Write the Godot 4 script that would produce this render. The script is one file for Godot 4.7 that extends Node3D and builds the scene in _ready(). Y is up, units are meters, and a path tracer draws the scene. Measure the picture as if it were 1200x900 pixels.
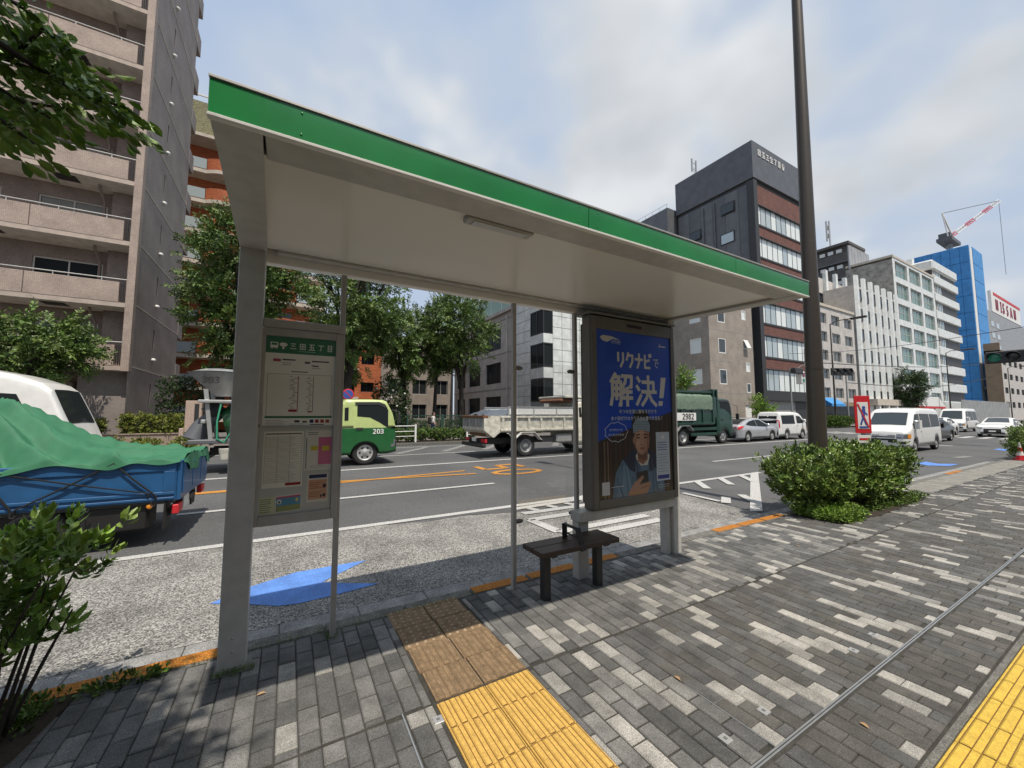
extends Node3D
# Bus shelter on a city pavement. x runs along the road, -z across it, y up, metres.

var M := {}
var T := {}
var taken := {}
var rng := RandomNumberGenerator.new()

class MB:
	var v := PackedVector3Array()
	var n := PackedVector3Array()
	var c := PackedColorArray()
	var uv := PackedVector2Array()
	var ix := PackedInt32Array()
	var col := Color(1, 1, 1)
	var xf := Transform3D.IDENTITY
	var colored := false
	func tri(a: Vector3, b: Vector3, d: Vector3):
		a = xf * a; b = xf * b; d = xf * d
		var nn := (b - a).cross(d - a)
		if nn.length_squared() < 1e-16: return
		nn = nn.normalized()
		var k := v.size()
		v.append(a); v.append(b); v.append(d)
		for i in 3:
			n.append(nn)
			if colored: c.append(col)
		ix.append(k); ix.append(k + 2); ix.append(k + 1)
	func quad(a, b, d, e):
		a = xf * a; b = xf * b; d = xf * d; e = xf * e
		var nn: Vector3 = (d - a).cross(e - b)
		if nn.length_squared() < 1e-16: return
		nn = nn.normalized()
		var k := v.size()
		v.append(a); v.append(b); v.append(d); v.append(e)
		for i in 4:
			n.append(nn)
			if colored: c.append(col)
		for i in [0, 2, 1, 0, 3, 2]: ix.append(k + i)
	func box(lo: Vector3, hi: Vector3):
		var a := lo; var b := hi
		quad(Vector3(a.x, a.y, b.z), Vector3(b.x, a.y, b.z), Vector3(b.x, b.y, b.z), Vector3(a.x, b.y, b.z))
		quad(Vector3(b.x, a.y, a.z), Vector3(a.x, a.y, a.z), Vector3(a.x, b.y, a.z), Vector3(b.x, b.y, a.z))
		quad(Vector3(b.x, a.y, b.z), Vector3(b.x, a.y, a.z), Vector3(b.x, b.y, a.z), Vector3(b.x, b.y, b.z))
		quad(Vector3(a.x, a.y, a.z), Vector3(a.x, a.y, b.z), Vector3(a.x, b.y, b.z), Vector3(a.x, b.y, a.z))
		quad(Vector3(a.x, b.y, b.z), Vector3(b.x, b.y, b.z), Vector3(b.x, b.y, a.z), Vector3(a.x, b.y, a.z))
		quad(Vector3(a.x, a.y, a.z), Vector3(b.x, a.y, a.z), Vector3(b.x, a.y, b.z), Vector3(a.x, a.y, b.z))
	# box with every edge cut by e
	func bbox(lo: Vector3, hi: Vector3, e := 0.01):
		var m := (lo + hi) * 0.5
		var h := (hi - lo) * 0.5
		e = minf(e, minf(h.x, minf(h.y, h.z)) * 0.9)
		var ax := [Vector3.RIGHT, Vector3.UP, Vector3.BACK]
		for i in 3:
			var u: Vector3 = ax[(i + 1) % 3]; var w: Vector3 = ax[(i + 2) % 3]; var d: Vector3 = ax[i]
			var hu: float = h[(i + 1) % 3]; var hv: float = h[(i + 2) % 3]; var hd: float = h[i]
			for s in [1.0, -1.0]:
				var o: Vector3 = m + d * hd * s
				var p := [o - u * (hu - e) - w * (hv - e) * s, o + u * (hu - e) - w * (hv - e) * s, o + u * (hu - e) + w * (hv - e) * s, o - u * (hu - e) + w * (hv - e) * s]
				quad(p[0], p[1], p[2], p[3])
				# edge strips towards +u of this face (each edge once)
			for s in [1.0, -1.0]:
				for t in [1.0, -1.0]:
					var a: Vector3 = m + u * hu * s + w * (hv - e) * t
					var b: Vector3 = m + u * (hu - e) * s + w * hv * t
					var l: Vector3 = d * (hd - e)
					if s * t > 0: quad(a - l, b - l, b + l, a + l)
					else: quad(a + l, b + l, b - l, a - l)
		for sx in [1.0, -1.0]:
			for sy in [1.0, -1.0]:
				for sz in [1.0, -1.0]:
					var px := m + Vector3(h.x * sx, (h.y - e) * sy, (h.z - e) * sz)
					var py := m + Vector3((h.x - e) * sx, h.y * sy, (h.z - e) * sz)
					var pz := m + Vector3((h.x - e) * sx, (h.y - e) * sy, h.z * sz)
					if sx * sy * sz > 0: tri(px, py, pz)
					else: tri(px, pz, py)
	# beam between two points with a rectangular section
	func bar(a: Vector3, b: Vector3, w: float, h: float, upv := Vector3.UP):
		var d := (b - a).normalized()
		var s := d.cross(upv)
		if s.length() < 1e-4: s = d.cross(Vector3.RIGHT)
		s = s.normalized()
		var u := s.cross(d)
		var keep := xf
		xf = xf * Transform3D(Basis(s, u, -d), a)
		var l := a.distance_to(b)
		box(Vector3(-w / 2, -h / 2, -l), Vector3(w / 2, h / 2, 0))
		xf = keep
	# smooth ring loft; rings are arrays of equal length
	func loft(rings: Array, closed := true, cap0 := true, cap1 := true):
		var R := rings.size(); var K: int = rings[0].size()
		var k0 := v.size()
		var nn := PackedVector3Array(); nn.resize(R * K)
		var pts := PackedVector3Array(); pts.resize(R * K)
		for i in R:
			for j in K: pts[i * K + j] = xf * rings[i][j]
		var last := K if closed else K - 1
		for i in R - 1:
			for j in last:
				var a := i * K + j; var b := i * K + (j + 1) % K; var d := (i + 1) * K + (j + 1) % K; var e := (i + 1) * K + j
				var f := (pts[d] - pts[a]).cross(pts[e] - pts[b])
				nn[a] += f; nn[b] += f; nn[d] += f; nn[e] += f
				for q in [a, d, b, a, e, d]: ix.append(k0 + q)
		for i in R * K:
			v.append(pts[i]); n.append(nn[i].normalized() if nn[i].length() > 1e-12 else Vector3.UP)
			if colored: c.append(col)
		var keep := xf
		xf = Transform3D.IDENTITY
		if cap0:
			var m := Vector3.ZERO
			for j in K: m += pts[j]
			m /= K
			for j in K: tri(m, pts[(j + 1) % K], pts[j])
		if cap1:
			var m2 := Vector3.ZERO
			for j in K: m2 += pts[(R - 1) * K + j]
			m2 /= K
			for j in K: tri(m2, pts[(R - 1) * K + j], pts[(R - 1) * K + (j + 1) % K])
		xf = keep
	# tube through points with radii (one float or array)
	func tube(p: Array, r, sides := 8, caps := true):
		var rings := []
		var prev := Vector3.ZERO
		for i in p.size():
			var d: Vector3
			if i == 0: d = p[1] - p[0]
			elif i == p.size() - 1: d = p[i] - p[i - 1]
			else: d = (p[i + 1] - p[i]).normalized() + (p[i] - p[i - 1]).normalized()
			d = d.normalized()
			var s := prev - d * prev.dot(d)
			if s.length() < 1e-3: s = d.cross(Vector3.UP if absf(d.y) < 0.9 else Vector3.RIGHT)
			s = s.normalized(); prev = s
			var u := d.cross(s)
			var rr: float = r[i] if r is Array else r
			var ring := []
			for j in sides:
				var a := TAU * j / sides
				ring.append(p[i] + (s * cos(a) + u * sin(a)) * rr)
			rings.append(ring)
		loft(rings, true, caps, caps)
	# solid of revolution about the local z axis: profile of (r, z)
	func lathe(prof: Array, sides := 24):
		var rings := []
		for q in prof:
			var ring := []
			for j in sides:
				var a := TAU * j / sides
				ring.append(Vector3(cos(a) * q.x, sin(a) * q.x, q.y))
			rings.append(ring)
		loft(rings, true, false, false)
	# flat polygon (x, y) pushed from z0 to z1
	func prism(poly: PackedVector2Array, z0: float, z1: float):
		var p := poly
		if Geometry2D.is_polygon_clockwise(p):
			p = poly.duplicate(); p.reverse()
		var t := Geometry2D.triangulate_polygon(p)
		for i in range(0, t.size(), 3):
			var a := p[t[i]]; var b := p[t[i + 1]]; var d := p[t[i + 2]]
			if (b - a).cross(d - a) < 0:
				var q := b; b = d; d = q
			tri(Vector3(a.x, a.y, z1), Vector3(b.x, b.y, z1), Vector3(d.x, d.y, z1))
			tri(Vector3(a.x, a.y, z0), Vector3(d.x, d.y, z0), Vector3(b.x, b.y, z0))
		for i in p.size():
			var a := p[i]; var b := p[(i + 1) % p.size()]
			quad(Vector3(a.x, a.y, z0), Vector3(b.x, b.y, z0), Vector3(b.x, b.y, z1), Vector3(a.x, a.y, z1))
	func sphere(o: Vector3, r: Vector3, a := 14, b := 10):
		var rings := []
		for i in b + 1:
			var t := PI * i / b - PI / 2
			var ring := []
			for j in a:
				var p := TAU * j / a
				ring.append(o + Vector3(cos(t) * cos(p) * r.x, sin(t) * r.y, -cos(t) * sin(p) * r.z))
			rings.append(ring)
		loft(rings, true, false, false)
	func mesh() -> ArrayMesh:
		var arr := []
		arr.resize(Mesh.ARRAY_MAX)
		arr[Mesh.ARRAY_VERTEX] = v
		arr[Mesh.ARRAY_NORMAL] = n
		if colored: arr[Mesh.ARRAY_COLOR] = c
		arr[Mesh.ARRAY_INDEX] = ix
		var m := ArrayMesh.new()
		m.add_surface_from_arrays(Mesh.PRIMITIVE_TRIANGLES, arr)
		return m

func mb() -> MB:
	return MB.new()

func V(x, y, z) -> Vector3:
	return Vector3(x, y, z)

func numbered(s: String) -> String:
	var k: int = taken.get(s, 0)
	taken[s] = k + 1
	return s if k == 0 else "%s_%03d" % [s, k]

func thing(called: String, label: String, category: String, at := Vector3.ZERO, turn := 0.0, group := "") -> Node3D:
	var o := Node3D.new()
	o.name = numbered(called)
	add_child(o)
	o.position = at
	o.rotation.y = turn
	o.set_meta("label", label)
	o.set_meta("category", category)
	if group != "": o.set_meta("group", group)
	return o

func part(parent: Node, called: String, shape, material: Material, at := Vector3.ZERO) -> MeshInstance3D:
	var o := MeshInstance3D.new()
	o.name = called
	o.mesh = shape.mesh() if shape is MB else shape
	o.material_override = material
	parent.add_child(o, true)
	o.position = at
	return o

func struct(called: String, shape, material: Material, label := "") -> MeshInstance3D:
	var o := part(self, numbered(called), shape, material)
	o.set_meta("kind", "structure")
	if label != "": o.set_meta("label", label)
	return o

func copy(src: Node3D, at: Vector3, turn: float, label: String) -> Node3D:
	var o: Node3D = src.duplicate()
	var base: String = src.name
	o.name = numbered(base.trim_suffix("_" + base.get_slice("_", base.get_slice_count("_") - 1)) if base.get_slice("_", base.get_slice_count("_") - 1).is_valid_int() else base)
	add_child(o)
	o.position = at
	o.rotation.y = turn
	o.set_meta("label", label)
	return o

func many(parent: Node, called: String, mesh: Mesh, material: Material, xfs: Array, cols: Array = []) -> MultiMeshInstance3D:
	var mm := MultiMesh.new()
	mm.transform_format = MultiMesh.TRANSFORM_3D
	mm.use_colors = cols.size() > 0
	mm.mesh = mesh
	mm.instance_count = xfs.size()
	for i in xfs.size():
		mm.set_instance_transform(i, xfs[i])
		if cols.size() > 0: mm.set_instance_color(i, cols[i])
	var o := MultiMeshInstance3D.new()
	o.name = called
	o.multimesh = mm
	o.material_override = material
	parent.add_child(o, true)
	o.set_meta("kind", "stuff")
	return o

func lin(r: float, g: float, b: float) -> Color:
	return Color(r, g, b).linear_to_srgb()

func R(a: float, b: float) -> float:
	return rng.randf_range(a, b)

# grey tiling texture from noise: kind, frequency, octaves, darkest, brightest
func grain(key: String, kind: int, freq: float, oct: int, lo: float, hi: float, size := 512, sd := 1, gamma := 1.0) -> ImageTexture:
	if T.has(key): return T[key]
	var f := FastNoiseLite.new()
	f.noise_type = kind
	f.frequency = freq
	f.fractal_octaves = oct
	f.fractal_type = FastNoiseLite.FRACTAL_FBM if oct > 1 else FastNoiseLite.FRACTAL_NONE
	f.seed = sd
	if kind == FastNoiseLite.TYPE_CELLULAR: f.cellular_return_type = FastNoiseLite.RETURN_CELL_VALUE
	var im := f.get_seamless_image(size, size)
	im.convert(Image.FORMAT_L8)
	var d := im.get_data()
	for i in d.size():
		var t := pow(d[i] / 255.0, gamma)
		d[i] = int(pow(clampf(lo + (hi - lo) * t, 0.0, 1.0), 0.4545) * 255.0)
	im = Image.create_from_data(size, size, false, Image.FORMAT_L8, d)
	im.generate_mipmaps()
	T[key] = ImageTexture.create_from_image(im)
	return T[key]

func relief(key: String, from: String, strength: float) -> ImageTexture:
	if T.has(key): return T[key]
	var im: Image = T[from].get_image().duplicate()
	im.clear_mipmaps()
	im.convert(Image.FORMAT_RGBA8)
	im.bump_map_to_normal_map(strength)
	im.generate_mipmaps()
	T[key] = ImageTexture.create_from_image(im)
	return T[key]

func mat(key: String, col: Color, rough := 0.8, metal := 0.0, tex = null, scale := 1.0, extra := {}) -> StandardMaterial3D:
	var m := StandardMaterial3D.new()
	m.albedo_color = col
	m.roughness = rough
	m.metallic = metal
	if tex != null:
		m.albedo_texture = tex
		m.uv1_triplanar = true
		m.uv1_world_triplanar = extra.get("world", true)
		m.uv1_scale = Vector3.ONE * scale
	if extra.has("bump"):
		m.normal_enabled = true
		m.normal_texture = extra.bump
		m.normal_scale = extra.get("bump_scale", 1.0)
	if extra.has("vc"): m.vertex_color_use_as_albedo = true
	if extra.has("coat"):
		m.clearcoat_enabled = true
		m.clearcoat = extra.coat
		m.clearcoat_roughness = 0.06
	if extra.has("alpha"):
		m.transparency = BaseMaterial3D.TRANSPARENCY_ALPHA
		m.albedo_color.a = extra.alpha
	if extra.has("back"):
		m.backlight_enabled = true
		m.backlight = extra.back
	if extra.has("detail"):
		m.detail_enabled = true
		m.detail_albedo = extra.detail
		m.detail_blend_mode = BaseMaterial3D.BLEND_MODE_MUL
		m.detail_uv_layer = BaseMaterial3D.DETAIL_UV_2
		m.uv2_triplanar = true
		m.uv2_world_triplanar = extra.get("world", true)
		m.uv2_scale = Vector3.ONE * extra.get("detail_scale", 0.2)
	M[key] = m
	return m

func _ready():
	rng.seed = 7
	# ---- camera
	var cam := Camera3D.new()
	cam.name = "camera"
	cam.position = Vector3(0, 1.6, 0)
	cam.rotation = Vector3(atan(35.0 / 455.0), deg_to_rad(-29.8), 0)
	cam.fov = rad_to_deg(2.0 * atan(450.0 / 455.0))
	cam.near = 0.05
	cam.far = 2000.0
	add_child(cam)
	cam.current = true
	# ---- sky
	var env := Environment.new()
	env.tonemap_mode = Environment.TONE_MAPPER_LINEAR
	env.tonemap_exposure = 1.0
	env.background_mode = Environment.BG_SKY
	env.sky = Sky.new()
	env.sky.sky_material = cloudy_sky()
	env.background_energy_multiplier = 1.0
	env.sdfgi_enabled = true
	env.ssao_enabled = true
	env.ssil_enabled = true
	var we := WorldEnvironment.new()
	we.name = "world_environment"
	we.environment = env
	add_child(we)
	# ---- sun, high behind the camera
	var sun := DirectionalLight3D.new()
	sun.name = "sun"
	sun.light_energy = 1.5
	sun.light_color = Color(1.0, 0.96, 0.9)
	sun.light_angular_distance = 0.6
	sun.shadow_enabled = true
	add_child(sun)
	sun.look_at_from_position(Vector3.ZERO, Vector3(-0.03, -1.0, -0.44), Vector3.UP)
	make_materials()
	building_materials()
	build_ground()
	build_markings()
	build_pavers()
	build_tactile()
	build_far_side()
	build_behind()
	build_buildings()
	build_shelter()
	build_board()
	build_advert()
	build_bench()
	build_vehicles()
	build_street_things()
	build_plants()
	print("nodes built")

func cloudy_sky() -> PanoramaSkyMaterial:
	var w := 1024; var h := 512
	var f := FastNoiseLite.new()
	f.seed = 21; f.frequency = 1.0; f.fractal_octaves = 5; f.noise_type = FastNoiseLite.TYPE_SIMPLEX_SMOOTH
	var g := FastNoiseLite.new()
	g.seed = 5; g.frequency = 0.9; g.fractal_octaves = 4; g.noise_type = FastNoiseLite.TYPE_SIMPLEX_SMOOTH
	var im := Image.create(w, h, false, Image.FORMAT_RGBF)
	for y in h:
		var el := PI / 2 - PI * (y + 0.5) / h
		for x in w:
			var az := TAU * ((x + 0.5) / w - 0.5)
			var d := Vector3(sin(az) * cos(el), sin(el), -cos(az) * cos(el))
			var c: Color
			if d.y < -0.02:
				c = Color(0.30, 0.30, 0.30)
			else:
				# flat cloud deck seen in perspective
				var q := Vector3(d.x, 0, d.z) / (maxf(d.y, 0.0) + 0.22) * 1.05
				var a := f.get_noise_3d(q.x, 0.3, q.z) + 0.35 * g.get_noise_3d(q.x * 2.7, 4.0, q.z * 2.7)
				var veil := smoothstep(-0.42, 0.42, a)
				var thick := smoothstep(0.06, 0.42, a)
				var blue := Color(0.43, 0.54, 0.73).lerp(Color(0.56, 0.64, 0.74), pow(1.0 - maxf(d.y, 0.0), 3.0))
				c = blue.lerp(Color(0.63, 0.68, 0.74), veil * 0.8)
				var body := 0.5 + 0.5 * g.get_noise_3d(q.x * 1.9 + 9.0, 1.0, q.z * 1.9)
				c = c.lerp(Color(0.84, 0.85, 0.86).lerp(Color(0.53, 0.56, 0.60), smoothstep(0.25, 0.85, body)), thick * 0.8)
			im.set_pixel(x, y, c)
	var s := PanoramaSkyMaterial.new()
	s.panorama = ImageTexture.create_from_image(im)
	return s

const CELL := FastNoiseLite.TYPE_CELLULAR
const SMO := FastNoiseLite.TYPE_SIMPLEX_SMOOTH

func make_materials():
	var grit := grain("grit", CELL, 0.26, 1, 0.10, 1.0, 512, 3, 1.2)
	var fine := grain("fine", CELL, 0.3, 1, 0.42, 1.0, 512, 4)
	var stone := grain("stone", CELL, 0.34, 1, 0.34, 1.0, 512, 9)
	var cloud := grain("cloud", SMO, 0.010, 5, 0.68, 1.0, 512, 11)
	var stain := grain("stain", SMO, 0.016, 5, 0.45, 1.0, 512, 12, 0.7)
	var worn := grain("worn", SMO, 0.05, 4, 0.5, 1.0, 512, 15, 0.55)
	var soft := grain("soft", SMO, 0.02, 4, 0.86, 1.0, 256, 16)
	relief("grit_n", "grit", 3.0)
	relief("stone_n", "stone", 1.6)
	relief("cloud_n", "cloud", 1.0)
	mat("asphalt", lin(0.155, 0.158, 0.163), 0.9, 0, fine, 0.7, {"bump": T.grit_n, "bump_scale": 0.5, "detail": cloud, "detail_scale": 0.07})
	mat("asphalt_patch", lin(0.15, 0.152, 0.155), 0.9, 0, fine, 0.9, {"detail": cloud, "detail_scale": 0.3})
	mat("bay", lin(0.55, 0.54, 0.51), 0.85, 0, grit, 0.78, {"bump": T.grit_n, "bump_scale": 0.6, "detail": stain, "detail_scale": 0.16})
	mat("ground", lin(0.16, 0.16, 0.155), 0.95, 0, stain, 0.1)
	mat("kerb", lin(0.27, 0.265, 0.24), 0.9, 0, stone, 1.2, {"detail": stain, "detail_scale": 0.9, "bump": T.stone_n})
	mat("corner_concrete", lin(0.40, 0.39, 0.35), 0.9, 0, stone, 1.0, {"detail": stain, "detail_scale": 0.4})
	mat("gutter", lin(0.46, 0.46, 0.455), 0.9, 0, stone, 1.2, {"detail": stain, "detail_scale": 0.5})
	mat("mortar", lin(0.085, 0.082, 0.07), 1.0, 0, stone, 2.0, {"detail": stain, "detail_scale": 0.8})
	mat("paver", Color(1, 1, 1), 0.86, 0, stone, 2.2, {"vc": true, "bump": T.stone_n, "bump_scale": 0.5, "detail": stain, "detail_scale": 0.55})
	mat("far_paving", lin(0.30, 0.27, 0.25), 0.9, 0, stone, 0.6, {"detail": cloud, "detail_scale": 0.15})
	mat("yellow_tile", lin(0.74, 0.46, 0.11), 0.75, 0, grain("fleck", CELL, 0.3, 1, 0.72, 1.0, 256, 19), 2.2, {"detail": grain("grime", SMO, 0.03, 5, 0.6, 1.0, 512, 23, 0.45), "detail_scale": 0.9})
	mat("lemon_tile", lin(0.74, 0.50, 0.07), 0.7, 0, T.fleck, 2.2, {"detail": T.grime, "detail_scale": 0.8})
	mat("brown_tile", lin(0.40, 0.27, 0.15), 0.85, 0, stone, 2.4, {"detail": stain, "detail_scale": 1.6})
	mat("orange_paint", lin(0.78, 0.30, 0.035), 0.85, 0, grain("chipped", SMO, 0.06, 5, 0.12, 1.0, 512, 33, 0.5), 1.6, {"detail": stone, "detail_scale": 1.0})
	mat("orange_line", lin(0.80, 0.36, 0.06), 0.8, 0, worn, 0.8, {"detail": fine, "detail_scale": 1.0})
	mat("white_paint", lin(0.76, 0.76, 0.74), 0.75, 0, worn, 1.1, {"detail": fine, "detail_scale": 1.0})
	mat("worn_white", lin(0.55, 0.55, 0.53), 0.8, 0, grain("rub", SMO, 0.04, 5, 0.3, 1.0, 512, 27, 0.6), 1.3, {"detail": grit, "detail_scale": 0.85})
	mat("blue_paint", lin(0.14, 0.32, 0.82), 0.8, 0, T.fleck, 1.4, {"detail": cloud, "detail_scale": 0.6})
	mat("steel", lin(0.62, 0.62, 0.60), 0.35, 0.9, soft, 2.0)
	mat("alu", lin(0.55, 0.55, 0.54), 0.45, 0.6, soft, 1.0)
	mat("shelter_grey", lin(0.52, 0.515, 0.495), 0.42, 0.0, grain("haze2", SMO, 0.02, 6, 0.8, 1.0, 512, 39), 0.7)
	mat("gutter_white", lin(0.84, 0.83, 0.80), 0.4)
	mat("shelter_post", lin(0.42, 0.415, 0.40), 0.45, 0.0, soft, 1.3)
	mat("shelter_white", lin(0.74, 0.725, 0.68), 0.24)
	mat("shelter_dark", lin(0.16, 0.16, 0.155), 0.45, 0.2)
	mat("advert_frame", lin(0.15, 0.145, 0.135), 0.42, 0.3, soft, 1.0)
	mat("fascia_green", lin(0.01, 0.27, 0.065), 0.3, 0.0, grain("haze", SMO, 0.012, 5, 0.74, 1.0, 512, 37), 0.4, {"coat": 0.6})
	mat("iron", lin(0.035, 0.036, 0.038), 0.5, 0.3)
	mat("black", lin(0.012, 0.012, 0.013), 0.6)
	mat("rubber", lin(0.028, 0.028, 0.028), 0.85, 0, fine, 2.0)
	mat("glass_clear", Color(0.1, 0.12, 0.11), 0.02, 0, null, 1, {"alpha": 0.05})
	mat("glass_dark", lin(0.02, 0.024, 0.026), 0.05)
	M.glass_dark.metallic_specular = 0.16
	mat("glass_blue", lin(0.045, 0.058, 0.065), 0.04)
	mat("white_body", lin(0.80, 0.80, 0.78), 0.35, 0, soft, 0.7, {"coat": 0.7, "world": false})
	mat("silver_body", lin(0.46, 0.47, 0.49), 0.3, 0.35, null, 1, {"coat": 0.8})
	mat("black_body", lin(0.012, 0.012, 0.014), 0.3, 0, null, 1, {"coat": 0.3})
	mat("white", lin(0.78, 0.78, 0.76), 0.6, 0, soft, 0.8)
	mat("red", lin(0.55, 0.02, 0.03), 0.5)
	mat("amber", lin(0.75, 0.28, 0.03), 0.3)
	mat("lamp_clear", lin(0.26, 0.27, 0.29), 0.1, 0.5)
	mat("chrome", lin(0.72, 0.72, 0.72), 0.18, 0.9)
	mat("plate", lin(0.78, 0.78, 0.72), 0.5)

func flat(pts: Array, y: float) -> MB:
	# horizontal polygon from (x, z) pairs
	var m := mb()
	var p := PackedVector2Array()
	for q in pts: p.append(Vector2(q[0], -q[1]))
	if Geometry2D.is_polygon_clockwise(p): p.reverse()
	var t := Geometry2D.triangulate_polygon(p)
	for i in range(0, t.size(), 3):
		var a := p[t[i]]; var b := p[t[i + 1]]; var d := p[t[i + 2]]
		if (b - a).cross(d - a) < 0:
			var q := b; b = d; d = q
		m.tri(V(a.x, y, -a.y), V(b.x, y, -b.y), V(d.x, y, -d.y))
	return m

func build_ground():
	struct("ground", flat([[-700, 500], [900, 500], [900, -700], [-700, -700]], -0.17), M.ground)
	struct("road", flat([[-120, -3.43], [24.6, -3.43], [27.5, -2.4], [29.5, 0], [30, 3], [30, 60], [41, 60], [41, -3.4], [420, -3.4], [420, -21.2], [-120, -21.2]], -0.13), M.asphalt)
	var side := struct("side_street", flat([[52, -21.2], [63, -21.2], [63, -120], [52, -120]], -0.134), M.asphalt)
	side.name = "side_street"
	# light aggregate surface of the bus bay
	var bay := flat([[-120, -3.85], [7.18, -3.85], [7.44, -5.58], [3.6, -6.02], [2.6, -6.28], [1.9, -6.24], [1.2, -6.40], [-120, -6.40]], -0.126)
	struct("bus_bay_surface", bay, M.bay)
	struct("bay_edge_seam", flat([[7.18, -3.85], [7.22, -3.85], [7.48, -5.58], [7.44, -5.58]], -0.1255), M.black)
	struct("road_patch", flat([[1.95, -6.22], [2.7, -6.27], [3.6, -6.01], [3.7, -6.40], [2.2, -6.40]], -0.1215), M.asphalt_patch)
	# concrete gutter slabs and kerb stones
	var gut := struct("gutter", mb_box(V(-120, -0.3, -3.855), V(24.6, -0.128, -3.43)), M.mortar)
	var x := -9.0
	while x < 24.0:
		var g := mb()
		g.bbox(V(x, -0.2, -3.84), V(x + 0.594, -0.122 + R(-0.002, 0.002), -3.432), 0.006)
		part(gut, "gutter_slab", g, M.gutter)
		x += 0.6
	var kerb := struct("kerb", mb_box(V(-120, -0.3, -3.42), V(24.6, -0.03, -3.29)), M.kerb)
	x = -9.3
	while x < 24.0:
		var k := mb()
		var dy := R(-0.003, 0.002)
		k.bbox(V(x, -0.28, -3.425), V(x + 0.592, dy, -3.285), 0.012)
		part(kerb, "kerb_stone", k, M.kerb)
		# worn orange paint on some stones
		var c := x + 0.3
		if (c > -1.6 and c < -0.15) or (c > 1.6 and c < 3.5) or (c > 5.0 and c < 7.1) or (c > 15.0 and c < 16.6):
			var p := mb()
			var e0 := R(0.0, 0.015); var e1 := R(0.0, 0.015)
			p.box(V(x + 0.008 + e0, dy - 0.02, -3.42), V(x + 0.584 - e1, dy + 0.003, -3.297))
			part(kerb, "orange_kerb_paint", p, M.orange_paint)
		x += 0.6
	# pavement body under the blocks
	struct("sidewalk", flat([[-120, -3.29], [24.6, -3.29], [27.3, -2.2], [29.2, 0], [29.7, 3], [29.7, 60], [-120, 60]], -0.010), M.mortar)
	struct("corner_slab", flat([[11.42, -3.282], [24.4, -3.282], [24.4, -2.73], [11.42, -2.73]], -0.001), M.corner_concrete)
	var side_wall := mb()
	var edge := [[24.6, -3.43], [27.5, -2.4], [29.5, 0], [30, 3], [30, 40]]
	for i in edge.size() - 1:
		var a := V(edge[i][0], -0.06, edge[i][1]); var b := V(edge[i + 1][0], -0.06, edge[i + 1][1])
		side_wall.bar(a, b, 0.16, 0.12)
	struct("kerb_corner", side_wall, M.kerb)

func mb_box(lo: Vector3, hi: Vector3) -> MB:
	var m := mb()
	m.box(lo, hi)
	return m

func stripe(a: Array, b: Array, w: float, y := -0.1185) -> MB:
	var p := Vector2(a[0], a[1]); var q := Vector2(b[0], b[1])
	var s := (q - p).normalized().orthogonal() * w * 0.5
	return flat([[p.x + s.x, p.y + s.y], [q.x + s.x, q.y + s.y], [q.x - s.x, q.y - s.y], [p.x - s.x, p.y - s.y]], y)

func mark(called: String, shape: MB, m: Material) -> void:
	struct(called, shape, m)

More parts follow.
